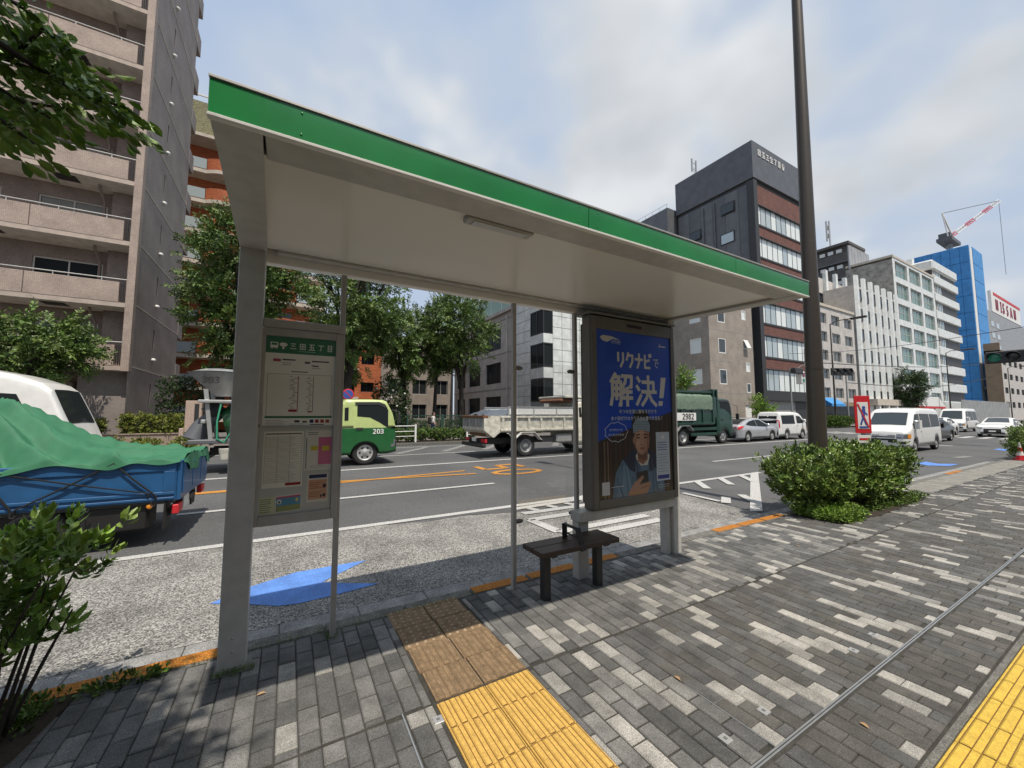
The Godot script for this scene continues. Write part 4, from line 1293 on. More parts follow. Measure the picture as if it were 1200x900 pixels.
func apartment():
	var a := thing("apartment_building", "tall pinkish brown apartment block with rows of long tiled balconies", "building", V(-7, 0, -26))
	var H := 36.0
	var top := 3.95 + 3.15 * 10
	# plain end wall with slits
	var slits := []
	for k in 11: slits.append([3.6, 2.2 + 3.15 * k, 0.22, 1.1])
	var side := frame_of(V(0, 0, 0), V(0, 0, -1), V(1, 0, 0))
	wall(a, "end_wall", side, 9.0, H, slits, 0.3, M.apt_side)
	for k in 11:
		var g := mb(); g.xf = side
		g.quad(V(3.6, slits[k][1], -0.25), V(3.82, slits[k][1], -0.25), V(3.82, slits[k][1] + 1.1, -0.25), V(3.6, slits[k][1] + 1.1, -0.25))
		part(a, "slit_window", g, M.glass_dark)
		var v := mb(); v.sphere(V(0.06, 4.7 + 3.15 * k, -3.7), V(0.12, 0.11, 0.13), 10, 6)
		part(a, "vent_cap", v, M.white)
		solid(a, "floor_band", V(0, 3.93 + 3.15 * k, -9.0), V(0.025, 3.99 + 3.15 * k, 0), M.pale_slab)
		# stepped rear balconies
		solid(a, "rear_balcony", V(-3, 3.8 + 3.15 * k, -10.2), V(0.02, 5.1 + 3.15 * k, -9.0), M.apt_side)
	var back := mb(); back.box(V(-26, 0, -9.0), V(-0.02, H, -8.9))
	part(a, "rear_wall", back, M.apt_side)
	solid(a, "corner_column", V(-0.28, 3.7, -0.4), V(0.03, H, 0.02), M.apt_tile)
	# wall behind the balconies, with sliding windows
	var rects := []
	var bays := [[1.7, 2.5], [5.4, 1.7], [8.3, 2.6], [12.4, 1.7], [15.4, 2.6], [19.4, 1.7]]
	for k in 10:
		for b in bays: rects.append([26.0 - b[0] - b[1], 3.95 + 3.15 * k + 0.22, b[1], 2.05])
	var inner := frame_of(V(-26, 0, -1.7), V(1, 0, 0), V(0, 0, 1))
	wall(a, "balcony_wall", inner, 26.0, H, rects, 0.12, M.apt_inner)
	for r in rects: window(a, inner, r[0], r[1], r[2], r[3], 0.1, M.frame_alu, M.curtain_glass if rng.randf() < 0.5 else M.glass_dark, 2, 1, 0.07)
	for k in 11:
		var y := 3.95 + 3.15 * k
		var slab := mb(); slab.box(V(-26, y - 0.22, -1.7), V(-0.28, y, 0))
		part(a, "balcony_slab", slab, M.apt_slab)
		var sof := mb(); sof.box(V(-26, y - 0.235, -1.65), V(-0.30, y - 0.222, -0.05))
		part(a, "soffit", sof, M.soffit)
		if k == 10: continue
		var x := -0.44
		while x > -26:
			var l := 3.3
			var p := mb(); p.bbox(V(maxf(x - l + 0.02, -26), y + 0.005, -0.14), V(x - (0.1 if x > -1 else 0.0), y + 1.02, 0.012), 0.01)
			part(a, "balcony_panel", p, M.apt_tile)
			x -= l
		# open steel end of the parapet, rail on top
		var sg := mb()
		for i in 3: sg.box(V(-0.5 + i * 0.08, y, -0.09), V(-0.475 + i * 0.08, y + 1.0, -0.05))
		part(a, "end_grille", sg, M.frame_dark)
		var rail := mb()
		rail.tube([V(-26, y + 1.18, -0.07), V(-0.29, y + 1.18, -0.07)], 0.028, 6)
		var q := -1.2
		while q > -26:
			rail.box(V(q - 0.015, y + 1.0, -0.085), V(q + 0.015, y + 1.16, -0.055)); q -= 1.65
		part(a, "handrail", rail, M.alu)
		# down pipe with its offset, drying arm, dark hatch in the soffit above
		var pipe := mb()
		pipe.tube([V(-1.75, y, -1.45), V(-1.75, y + 2.35, -1.45), V(-1.75, y + 2.75, -0.75), V(-1.75, y + 2.93, -0.7)], 0.06, 8)
		part(a, "down_pipe", pipe, M.apt_inner)
		if k % 2 == 0 or k > 5: solid(a, "escape_hatch", V(-3.3, y + 2.88, -0.95), V(-2.5, y + 2.905, -0.3), M.frame_dark)
		else: solid(a, "escape_hatch", V(-5.6, y + 2.88, -0.95), V(-4.8, y + 2.905, -0.3), M.frame_dark)
		solid(a, "partition", V(-9.4, y, -1.68), V(-9.34, y + 2.0, -0.15), M.soffit)
		solid(a, "return_wall", V(-1.4, y, -1.7), V(-0.28, y + 2.92, -1.2), M.apt_inner)
	# ground storey: recessed, with a tall pier at the corner
	solid(a, "ground_wall", V(-26, 0, -2.2), V(-1.9, 3.73, -1.9), M.apt_inner)
	solid(a, "ground_pier", V(-1.9, 0, -2.4), V(-0.02, 3.72, -0.55), M.apt_side)
	var gp := mb(); gp.tube([V(-2.4, 0, -1.6), V(-2.4, 3.1, -1.6), V(-2.7, 3.5, -1.3)], 0.1, 8)
	part(a, "down_pipe", gp, M.apt_inner)

func orange_flats():
	var a := thing("brick_apartments", "orange brick apartment block with wavy balconies rising behind the trees", "building", V(-24, 0, -46))
	solid(a, "core", V(0, 0, -10), V(26.5, 28.2, -1.4), M.orange_dark)
	for k in 9:
		var y := 1.2 + 3.0 * k
		var n := 0
		var x := 0.0
		while x < 26:
			# bowed brick front then a stretch of glass rail
			var poly := PackedVector2Array()
			for i in 9:
				var t := i / 8.0
				poly.append(Vector2(x + t * 2.6, 0.55 * sin(PI * t) + 0.1))
			poly.append(Vector2(x + 2.6, -1.4)); poly.append(Vector2(x, -1.4))
			var s := mb(); s.xf = Transform3D(Basis(V(1, 0, 0), V(0, 0, 1), V(0, -1, 0)), V(0, y, 0))
			var p2 := PackedVector2Array()
			for q in poly: p2.append(q)
			s.prism(p2, 0.0, 0.35)
			part(a, "balcony_floor", s, M.pale_slab)
			var b := mb()
			var o0 := []; var o1 := []
			for i in 9:
				var t := i / 8.0
				o0.append(V(x + t * 2.6, y + 0.002, 0.55 * sin(PI * t) + 0.06)); o1.append(V(x + t * 2.6, y + 1.15, 0.55 * sin(PI * t) + 0.06))
			for i in 8: b.quad(o0[i], o0[i + 1], o1[i + 1], o1[i])
			for i in 8: b.quad(o1[i], o1[i + 1], o1[i + 1] - V(0, 0, 0.15), o1[i] - V(0, 0, 0.15))
			part(a, "balcony_front", b, M.orange_brick)
			solid(a, "balcony_floor", V(x + 2.6, y - 0.35, -1.4), V(x + 5.4, y, 0.1), M.pale_slab)
			var g := mb(); g.box(V(x + 2.65, y + 0.1, 0.02), V(x + 5.35, y + 1.1, 0.05))
			part(a, "rail_glass", g, M.sheet_glass)
			solid(a, "window", V(x + 0.3, y + 0.1, -1.42), V(x + 2.2, y + 2.1, -1.36), M.glass_blue)
			x += 5.4
			n += 1
	solid(a, "roof_slab", V(-0.5, 28.2, -10.5), V(27, 28.5, 0.6), M.pale_slab)
	solid(a, "roof_net", V(0.5, 28.5, -9), V(26, 32.4, -0.6), M.net)
	var fr := mb()
	for i in 12: fr.box(V(0.6 + i * 2.3, 28.5, -0.55), V(0.7 + i * 2.3, 33.0, -0.45))
	fr.box(V(0.5, 32.9, -0.56), V(26, 33.05, -0.44))
	part(a, "roof_frame", fr, M.alu)
	# smaller block further along
	var b := thing("brick_house", "small orange brick building with dark windows glimpsed behind the green cab", "building", V(3.2, 0, -43))
	var f := frame_of(V(0, 0, 0), V(1, 0, 0), V(0, 0, 1))
	var r := []
	for k in 3:
		r.append([3.2, 1.0 + 2.9 * k, 1.3, 1.0]); r.append([0.6, 0.4 + 2.9 * k, 2.0, 1.8])
	wall(b, "wall", f, 5.2, 9.6, r, 0.5, M.orange_brick)
	for q in r: window(b, f, q[0], q[1], q[2], q[3], 0.4, M.frame_dark, M.glass_dark, 2)
	solid(b, "side_wall", V(4.9, 0, -8), V(5.2, 9.6, -0.01), M.orange_brick)
	solid(b, "roof", V(-0.1, 9.6, -8), V(5.3, 9.9, 0.1), M.pale_slab)
	for k in 3: solid(b, "balcony_slab", V(0.4, 0.2 + 2.9 * k, 0.0), V(2.9, 0.42 + 2.9 * k, 0.7), M.pale_slab)

func white_office():
	var a := thing("white_office", "white panelled office with tall dark corner windows beside a grey wing", "building", V(20.6, 0, -30))
	var W := 11.0; var H := 15.4
	solid(a, "core", V(0.06, 0, -5.6), V(W, H - 0.05, -0.06), M.joint_grey)
	# facing panels, left out where the corner windows are
	var front := frame_of(V(0, 0, 0), V(1, 0, 0), V(0, 0, 1))
	var left := frame_of(V(0, 0, -5.7), V(0, 0, 1), V(-1, 0, 0))
	var wy := [[2.8, 5.0], [6.0, 8.35], [9.25, 11.6], [12.6, 14.6]]
	for j in 14:
		var y0 := 0.05 + j * 1.1
		var cut := false
		for q in wy:
			if y0 + 1.1 > 2.7: cut = true
		for i in 10:
			if i == 0 and cut: continue
			var m := mb(); m.xf = front
			m.bbox(V(i * 1.1 + 0.025, y0 + 0.025, -0.06), V((i + 1) * 1.1 - 0.025, y0 + 1.075, 0.0), 0.006)
			part(a, "wall_panel", m, M.white_panel)
		for i in 5:
			if i >= 3 and cut: continue
			var m := mb(); m.xf = left
			m.bbox(V(i * 1.14 + 0.025, y0 + 0.025, -0.06), V((i + 1) * 1.14 - 0.025, y0 + 1.075, 0.0), 0.006)
			part(a, "wall_panel", m, M.white_panel)
	for q in wy:
		var g := mb(); g.box(V(0.05, q[0], -2.2), V(1.06, q[1], -0.05))
		var o := part(a, "corner_window", g, M.glass_dark)
		var fr := mb()
		for x in [0.05, 1.04]: fr.box(V(x - 0.05, q[0], -0.05), V(x + 0.05, q[1], 0.0))
		for z in [-2.2, -1.1]: fr.box(V(0.0, q[0], z - 0.05), V(0.05, q[1], z + 0.05))
		fr.box(V(0.0, q[1] - 0.1, -2.26), V(1.09, q[1] - 0.002, 0.004)); fr.box(V(0.0, q[0] + 0.002, -2.26), V(1.09, q[0] + 0.1, 0.004))
		part(o, "frame", fr, M.frame_dark)
	for q in [[5.0, 6.0], [8.35, 9.25], [11.6, 12.6], [14.6, 15.45]]:
		solid(a, "corner_spandrel", V(0.0, q[0], -2.28), V(1.095, q[1], 0.0), M.white_panel, 0.01)
	# grey wing, set back beyond the panelled corner
	var wing := frame_of(V(0.1, 0, -23.0), V(0, 0, 1), V(-1, 0, 0))
	var rects := []
	for y in [1.2, 5.1, 9.0]:
		rects.append([10.4, y, 3.9, 2.4]); rects.append([5.2, y, 3.6, 2.4]); rects.append([1.0, y, 3.0, 2.4])
	wall(a, "wing_wall", wing, 17.2, 12.9, rects, 0.25, M.office_grey)
	for r in rects: window(a, wing, r[0], r[1], r[2], r[3], 0.2, M.frame_dark, M.glass_dark, 3, 1, 0.09)
	for y in [4.4, 8.4, 12.2]: solid(a, "string_course", V(0.04, y, -23.0), V(0.1, y + 0.06, -5.8), M.joint_grey)
	solid(a, "parapet", V(-0.25, 12.9, -23.2), V(0.6, 13.3, -5.75), M.office_grey)
	for i in 6:
		var g := mb(); g.box(V(0.3, 13.3, -22.5 + i * 2.7), V(0.36, 16.0, -22.5 + i * 2.7 + 2.55))
		part(a, "glass_bay", g, M.green_glass)
	var dp := mb(); dp.tube([V(-0.12, 0, -6.9), V(-0.12, 12.6, -6.9)], 0.08, 8)
	part(a, "down_pipe", dp, M.office_grey)
	# long low front behind the trees
	var b := thing("school_building", "long grey three storey building half hidden behind the street trees", "building", V(4.5, 0, -53))
	var f := frame_of(V(0, 0, 0), V(1, 0, 0), V(0, 0, 1))
	var rr := []
	for y in [0.9, 4.3, 7.7]:
		for i in 5: rr.append([0.8 + i * 3.1, y, 2.0, 2.0])
	wall(b, "wall", f, 16.0, 11.0, rr, 0.3, M.office_brown)
	for r in rr: window(b, f, r[0], r[1], r[2], r[3], 0.25, M.frame_alu, M.glass_dark, 2)
	solid(b, "roof", V(-0.2, 11.0, -8), V(16.2, 11.35, 0.3), M.pale_slab)

func taupe_house():
	var a := thing("taupe_building", "taupe tiled building with square white framed windows on its corner", "building", V(38.5, 0, -25))
	var front := frame_of(V(0, 0, 0), V(1, 0, 0), V(0, 0, 1))
	var side := frame_of(V(0, 0, -9), V(0, 0, 1), V(-1, 0, 0))
	var r1 := []; var r2 := []
	for y in [4.8, 8.2, 11.6]:
		r1.append([1.6, y, 1.35, 1.65]); r2.append([6.7, y, 1.35, 1.65]); r2.append([3.0, y, 1.35, 1.65])
	for q in [[6.7, 4.0], [6.7, 6.4], [6.3, 9.0], [6.2, 12.4]]: r1.append([q[0], q[1], 0.85, 1.1])
	wall(a, "wall", front, 8.3, 15.2, r1 + [[6.2, 0.0, 1.5, 2.6]], 0.2, M.taupe)
	wall(a, "wall", side, 9.0, 15.2, r2, 0.2, M.taupe)
	for q in r1: window(a, front, q[0], q[1], q[2], q[3], 0.05, M.white, M.blind_glass if rng.randf() < 0.55 else M.glass_blue, 1, 1, 0.1)
	for q in r2: window(a, side, q[0], q[1], q[2], q[3], 0.05, M.white, M.blind_glass if rng.randf() < 0.55 else M.glass_blue, 1, 1, 0.1)
	var tilt := mb(); tilt.xf = front
	tilt.quad(V(6.3, 9.1, 0.45), V(7.15, 9.1, 0.45), V(7.15, 10.05, 0.06), V(6.3, 10.05, 0.06))
	part(a, "open_sash", tilt, M.white)
	for y in [3.9, 7.3, 10.7, 14.1]:
		solid(a, "floor_joint", V(-0.012, y, -9), V(0, y + 0.035, 0), M.joint_grey)
		solid(a, "floor_joint", V(0, y, 0), V(8.3, y + 0.035, 0.012), M.joint_grey)
	solid(a, "door", V(6.25, 0, -0.18), V(7.65, 2.58, -0.12), M.white)
	solid(a, "roof", V(-0.1, 15.2, -9), V(8.3, 15.6, 0.1), M.taupe)

func dark_office():
	var a := thing("dark_office", "tall charcoal office with brick bands and ribbon windows under a blank parapet", "building", V(48.6, 0, -25))
	var W := 14.0
	var front := frame_of(V(0, 0, 0), V(1, 0, 0), V(0, 0, 1))
	# left flank in tall metal panels
	var z := -10.6
	var k := 0
	while z < -0.1:
		var l := minf(1.75, -z)
		var m := mb(); m.bbox(V(-0.1, 0, z + 0.015), V(0.0, 30.2, z + l - 0.015), 0.01)
		part(a, "flank_panel", m, M.slate_light if k % 2 == 0 else M.slate)
		z += 1.75; k += 1
	for q in [[-3.2, 28.2], [-7.9, 26.4], [-3.4, 24.3], [-3.4, 20.4]]:
		var m := mb(); m.bbox(V(-0.16, q[1] - 0.75, q[0] - 0.95), V(-0.1, q[1] + 0.75, q[0] + 0.95), 0.02)
		var o := part(a, "flank_window", m, M.frame_dark)
		var g := mb()
		if q[1] > 25: g.quad(V(-0.32, q[1] - 0.6, q[0] - 0.8), V(-0.32, q[1] - 0.6, q[0] + 0.8), V(-0.18, q[1] + 0.6, q[0] + 0.8), V(-0.18, q[1] + 0.6, q[0] - 0.8))
		else: g.box(V(-0.19, q[1] - 0.6, q[0] - 0.8), V(-0.165, q[1] + 0.6, q[0] + 0.8))
		part(o, "pane", g, M.glass_blue if q[1] > 25 else M.sheet_glass)
	for zz in [-5.0, -6.6]:
		var dp := mb(); dp.tube([V(-0.2, 0, zz), V(-0.2, 29.8, zz)], 0.07, 6)
		part(a, "down_pipe", dp, M.slate_light)
	solid(a, "corner_fin", V(-0.45, 0, -0.6), V(0.35, 30.3, 0.25), M.frame_dark)
	solid(a, "back_wall", V(0, 0, -10.6), V(W, 30.2, -1.2), M.slate)
	# ribbon windows: panes with dark mullions between brick bands
	for f in 6:
		var y := 4.4 + 4.1 * f
		solid(a, "brick_band", V(0.35, y + 2.65, -0.4), V(W, y + 4.1 if f < 5 else 30.0, 0.02), M.red_brick)
		solid(a, "sill_band", V(0.35, y - 0.22, -0.3), V(W, y - 0.002, 0.1), M.frame_dark)
		solid(a, "window_head", V(0.35, y + 2.55, -0.3), V(W, y + 2.648, 0.05), M.frame_dark)
		for i in 11:
			var x0 := 0.38 + i * 1.235
			var g := mb(); g.box(V(x0 + 0.04, y, -0.24), V(x0 + 1.2, y + 2.55, -0.2))
			part(a, "pane", g, M.blind_glass if rng.randf() < 0.62 else M.sheet_glass)
			solid(a, "mullion", V(x0 + 1.2, y, -0.26), V(x0 + 1.275, y + 2.55, -0.17), M.frame_dark)
		for i in 7:
			if rng.randf() < 0.5: solid(a, "blind", V(0.5 + i * 1.9, y + R(0.3, 1.2), -0.34), V(1.4 + i * 1.9, y + 2.5, -0.3), M.white)
	solid(a, "shop_lintel", V(0.35, 3.2, -0.3), V(W, 4.17, 0.12), M.frame_dark)
	solid(a, "roller_shutter", V(0.5, 0, -0.5), V(8.2, 3.2, -0.4), M.shutter)
	solid(a, "shop_wall", V(8.2, 0, -0.6), V(W, 3.2, -0.35), M.frame_dark)
	# blank parapet screen on top
	solid(a, "parapet_screen", V(-0.3, 30.6, -10.8), V(W + 0.2, 35.4, 0.2), M.slate, 0.03)
	solid(a, "shadow_gap", V(-0.05, 30.2, -10.6), V(W, 30.6, -0.1), M.frame_dark)
	var sign_keys := ["ta", "go", "san", "sei", "chou", "moku", "sho"]
	for i in 7:
		var m := mb()
		for s in GLYPH[sign_keys[i]]:
			for j in range(0, s.size() - 2, 2):
				m.bar(V(0.9 + i * 0.95 + s[j] * 0.07, 34.6 - s[j + 1] * 0.085, 0.24), V(0.9 + i * 0.95 + s[j + 2] * 0.07, 34.6 - s[j + 3] * 0.085, 0.24), 0.13, 0.06, V(0, 0, 1))
		part(a, "sign_letter", m, M.white)
	var ant := mb()
	ant.tube([V(1, 35.4, -8.5), V(1, 37.2, -8.5)], 0.05, 6)
	for dx in [-0.45, 0.45]:
		ant.box(V(1 + dx - 0.09, 36.5, -8.6), V(1 + dx + 0.09, 38.4, -8.4))
	ant.box(V(0.5, 36.9, -8.53), V(1.5, 37.0, -8.47)); ant.box(V(0.5, 37.8, -8.53), V(1.5, 37.9, -8.47))
	part(a, "antenna", ant, M.alu)
	var b := thing("grey_stair_tower", "plain grey block adjoining the charcoal office behind its flank", "building", V(46.7, 0, -36))
	for i in 4:
		var m := mb(); m.bbox(V(0, 0, -8 + i * 2.0 + 0.01), V(4.0, 31.6, -6 + i * 2.0 - 0.01), 0.01)
		part(b, "wall_panel", m, M.slate_light)
	var rl := mb()
	rl.tube([V(0.1, 32.2, -8), V(0.1, 32.2, 0)], 0.03, 5)
	for i in 7: rl.tube([V(0.1, 31.6, -8 + i * 1.3), V(0.1, 32.2, -8 + i * 1.3)], 0.025, 5)
	part(b, "roof_rail", rl, M.alu)

func grid_front(a: Node, f: Transform3D, W: float, H: float, cols: int, y0: float, dy: float, floors: int, wfrac: float, hfrac: float, wm: Material, pm: Material, fm: Material, splits := 2, depth := 0.25):
	var rects := []
	for k in floors:
		for i in cols:
			var cw := W / cols
			rects.append([i * cw + cw * (1 - wfrac) * 0.5, y0 + k * dy, cw * wfrac, dy * hfrac])
	wall(a, "wall", f, W, H, rects, depth, wm)
	for r in rects: window(a, f, r[0], r[1], r[2], r[3], depth - 0.05, fm, pm, splits, 1, 0.1)

func far_row():
	var front := frame_of(V(0, 0, 0), V(1, 0, 0), V(0, 0, 1))
	# low pale house across the junction
	var a := thing("pale_shop_house", "pale five storey shop house with a blue awning across the junction", "building", V(65.0, 0, -26))
	grid_front(a, front, 13.0, 17.4, 3, 3.9, 2.75, 5, 0.62, 0.56, M.pale_wall, M.glass_blue, M.frame_alu)
	solid(a, "side_wall", V(-0.2, 0, -10), V(0, 15.2, 0), M.pale_wall)
	solid(a, "roof_step", V(-0.2, 17.4, -10), V(13.1, 17.8, 0.15), M.pale_slab)
	solid(a, "shop_lintel", V(0, 2.75, 0.01), V(13.0, 3.35, 0.4), M.tan_wall)
	solid(a, "shop_front", V(0.3, 0.1, 0.01), V(12.6, 2.7, 0.06), M.glass_dark)
	var aw := mb()
	aw.prism(PackedVector2Array([Vector2(0, 0), Vector2(1.2, -0.9), Vector2(1.2, -1.25), Vector2(0, -1.0)]), 0, 4.2)
	var ao := part(a, "awning", aw, M.blue_sheet, V(-0.6, 3.9, 0.42))
	ao.rotation.y = -PI / 2
	ao.position = V(3.6, 3.9, 0.42)
	# upper set-back storeys with pilasters
	var b := thing("pilaster_block", "cream block with white pilasters rising behind the pale shop house", "building", V(70.0, 0, -31))
	grid_front(b, front, 20.0, 25.5, 5, 3.0, 3.6, 6, 0.66, 0.5, M.pale_wall, M.glass_blue, M.frame_dark, 3)
	for i in 6: solid(b, "pilaster", V(i * 3.9 - 0.4, 0, 0.0), V(i * 3.9 + 0.4, 27.0, 0.5), M.white_panel)
	solid(b, "side_wall", V(-0.2, 0, -8), V(0, 25.5, 0), M.pale_wall)
	# dark tower with open landings, its flank towards the road's near end
	var c := thing("dark_tower", "dark brown tower with open landings and roof aerials in the distance", "building", V(108.0, 0, -36))
	solid(c, "core", V(0.8, 0, -14), V(9, 40.0, 0), M.dark_tower)
	for k in 10:
		var y := 3.0 + k * 3.7
		solid(c, "landing_wall", V(0, y, -14), V(0.2, y + 1.9, 0.0), M.dark_tower)
		solid(c, "landing_slab", V(0, y - 0.25, -14), V(0.8, y, 0.0), M.slate_light)
		for i in 3:
			solid(c, "air_unit", V(0.3, y + 2.2, -5.6 + i * 1.6), V(0.78, y + 3.0, -4.6 + i * 1.6), M.white)
	solid(c, "roof_slab", V(-0.1, 40.0, -14), V(9.1, 40.6, 0.1), M.dark_tower)
	var ant := mb()
	ant.tube([V(2, 40.6, -4), V(2, 47.5, -4)], 0.18, 6)
	for i in 5: ant.box(V(1.3, 42.5 + i * 1.0, -4.5), V(1.55 + 1.1 * (i % 2), 43.4 + i, -4.2))
	part(c, "antenna_mast", ant, M.alu)
	var rod := mb(); rod.tube([V(1, 40.6, -11), V(1, 50.5, -11)], 0.09, 5)
	part(c, "lightning_rod", rod, M.alu)
	# finned white building
	var d := thing("finned_building", "white building with tall vertical fins and slot windows", "building", V(79.0, 0, -26))
	solid(d, "wall", V(0, 0, -4.2), V(17.2, 22.6, -0.02), M.pale_wall)
	for i in 7:
		var x := i * 2.85
		var fin := mb()
		fin.prism(PackedVector2Array([Vector2(x, 0), Vector2(x + 0.4, -0.32), Vector2(x + 1.05, -0.32), Vector2(x + 1.35, 0)]), 0, 24.2 - 0.1 * i)
		var o := part(d, "fin", fin, M.white_panel)
		o.transform = Transform3D(Basis(V(1, 0, 0), V(0, 0, -1), V(0, 1, 0)), V(0, 0, 0))
		if i == 6: continue
		for k in 6:
			window(d, front, x + 1.65, 3.4 + k * 3.35, 0.95, 2.0, -0.06, M.frame_dark, M.glass_blue, 1, 1, 0.09)
	solid(d, "shop_lintel", V(2.5, 3.0, 0.02), V(17, 4.0, 1.2), M.pale_slab)
	for i in 4: solid(d, "shop_pillar", V(3.5 + i * 3.7, 0, 0.6), V(4.1 + i * 3.7, 3.0, 1.1), M.white)
	solid(d, "shop_glass", V(3.0, 0, -0.02), V(16.8, 2.9, 0.04), M.glass_dark)
	# white grid with green glass
	var e := thing("green_glass_office", "white framed office with green glass bays and a stained concrete flank", "building", V(97.0, 0, -26))
	var rects := []
	for k in 7:
		for i in 3: rects.append([1.2 + i * 7.4, 2.9 + k * 4.1, 6.2, 3.0])
	wall(e, "wall", front, 23.4, 31.0, rects, 0.4, M.white_panel)
	for q in rects:
		window(e, front, q[0] + 1.4, q[1], q[2] - 1.4, q[3], 0.3, M.frame_alu, M.green_glass if rng.randf() < 0.8 else M.sheet_glass, 2, 2, 0.12)
		var g := mb(); g.box(V(q[0], q[1], -0.38), V(q[0] + 1.4, q[1] + q[3], -0.34))
		part(e, "dark_bay", g, M.glass_dark)
	solid(e, "flank", V(-0.1, 0, -7), V(0, 30.6, 0), M.stained_wall)
	for i in 7: solid(e, "roof_screen_panel", V(-0.4 + i * 1.45, 30.6, -6.4), V(0.98 + i * 1.45, 35.6, -6.2), M.grey_wall)
	for i in 4: solid(e, "roof_screen_panel", V(12 + i * 1.9, 31.0, -5.4), V(13.82 + i * 1.9, 34.6, -5.2), M.grey_wall)
	solid(e, "parapet", V(-0.1, 31.0, -7), V(23.4, 31.4, 0.1), M.pale_slab)
	# banded balconies
	var f := thing("banded_office", "grey white office with continuous rounded bands between dark window rows", "building", V(121.0, 0, -26))
	solid(f, "core", V(0, 0, -9), V(17.0, 33.1, -0.35), M.frame_dark)
	for k in 8:
		var y := 2.4 + k * 3.95
		var m := mb(); m.bbox(V(-0.2, y, -9), V(17.2, y + 1.9, 0.1), 0.12)
		part(f, "balcony_band", m, M.white_panel)
		for i in 5: solid(f, "window_frame", V(0.6 + i * 1.1, y + 1.95, -0.34), V(1.3 + i * 1.1, y + 3.9, -0.3), M.sheet_glass if i > 1 else M.frame_alu)
	solid(f, "roof_band", V(-0.2, 33.2, -9), V(17.2, 35.4, 0.1), M.white_panel, 0.3)
	solid(f, "vent_stack", V(3.5, 35.4, -5), V(4.5, 37.6, -4), M.white)
	# tower wrapped in blue sheeting
	var g := thing("sheeted_tower", "tower under construction wrapped in bright blue sheeting", "building", V(163.7, 0, -28))
	for i in 6:
		for j in 10:
			var m := mb(); m.bbox(V(-0.1, 1.0 + j * 4.8 + 0.03, -11 + i * 1.83 + 0.02), V(0.3, 5.8 + j * 4.8 - 0.03, -9.17 + i * 1.83 - 0.02), 0.05)
			part(g, "blue_sheet", m, M.blue_sheet)
	for j in 10:
		var m := mb(); m.bbox(V(3.0, 1.0 + j * 4.8 + 0.03, -0.4), V(13.4, 5.8 + j * 4.8 - 0.03, 0.1), 0.05)
		part(g, "blue_sheet", m, M.blue_sheet)
	solid(g, "pale_corner_strip", V(0.35, 1, -0.5), V(2.9, 48.6, 0.0), M.white)
	solid(g, "core", V(0.4, 0, -10.8), V(13.2, 48.0, -0.6), M.grey_wall)
	var cn := mb(); cn.prism(PackedVector2Array([Vector2(0, 0), Vector2(3.4, 3.0), Vector2(3.5, 3.4), Vector2(0, 0.6)]), 0, 15)
	var co := part(g, "canopy", cn, M.slate_light)
	co.position = V(15.5, 8.0, 0.2); co.rotation.y = -PI / 2
	# luffing crane on its roof
	var h := thing("tower_crane", "red and white luffing crane standing on the blue sheeted tower", "crane", V(171.0, 48.6, -33))
	var ms := mb()
	ms.tube([V(0, -0.6, 0), V(0, 4.0, 0)], 0.7, 6)
	part(h, "mast", ms, M.grey_wall)
	var pf := mb(); pf.box(V(-5.0, 4.0, -1.6), V(4.0, 5.0, 1.6)); pf.box(V(-4.5, 5.0, -1.2), V(-1.5, 6.4, 1.2))
	part(h, "platform", pf, M.slate)
	var af := mb(); af.bar(V(2.0, 5.0, 0.8), V(-4.6, 12.5, 0.0), 0.35, 0.35); af.bar(V(-4.6, 5.0, 0.8), V(-4.6, 12.5, 0.0), 0.25, 0.25)
	part(h, "a_frame", af, M.white)
	var tip := V(22.0, 20.5, 7.0); var foot := V(-2.5, 5.0, 0.0)
	for s in 6:
		var p0 := foot.lerp(tip, s / 6.0); var p1 := foot.lerp(tip, (s + 1) / 6.0)
		var jb := mb()
		for o in [V(0, 0.45, 0), V(0, -0.35, 0.45), V(0, -0.35, -0.45)]: jb.bar(p0 + o, p1 + o, 0.16, 0.16)
		for t in 4:
			var q0 := p0.lerp(p1, t / 4.0); var q1 := p0.lerp(p1, (t + 1) / 4.0)
			jb.bar(q0 + V(0, 0.45, 0), q1 + V(0, -0.35, 0.45), 0.1, 0.1); jb.bar(q0 + V(0, 0.45, 0), q1 + V(0, -0.35, -0.45), 0.1, 0.1)
		part(h, "jib_section", jb, M.red if s % 2 == 0 else M.white)
	var rp := mb(); rp.tube([V(-4.6, 12.5, 0), tip], 0.1, 5)
	part(h, "pendant_rope", rp, M.slate_light)
	var hk := mb(); hk.tube([tip, tip - V(0, 24, 0)], 0.05, 4)
	part(h, "hoist_rope", hk, M.slate_light)
	mat("sign_maroon", lin(0.25, 0.02, 0.05), 0.5)
	# grey tower with a car maker's sign
	var n := thing("sign_tower", "grey tower carrying a white roof sign with red lettering", "building", V(252.0, 0, -40))
	solid(n, "wall", V(0, 0, -14), V(80, 45.5, 0), M.grey_wall)
	for k in 8:
		for i in 2: window(n, front, 6.0 + i * 9.0, 4.0 + k * 5.0, 6.0, 2.6, -0.06, M.frame_alu, M.sheet_glass, 1, 1, 0.15)
	solid(n, "sign_panel", V(24, 48.2, -3), V(84, 58.0, -2), M.white)
	solid(n, "sign_band", V(28, 56.4, -1.99), V(84, 57.7, -1.9), M.red)
	solid(n, "sign_base", V(24, 45.5, -3), V(84, 48.0, -2), M.slate_light)
	var fnt := SystemFont.new(); fnt.font_names = PackedStringArray(["Droid Sans"]); fnt.font_weight = 700
	var lx := 30.0
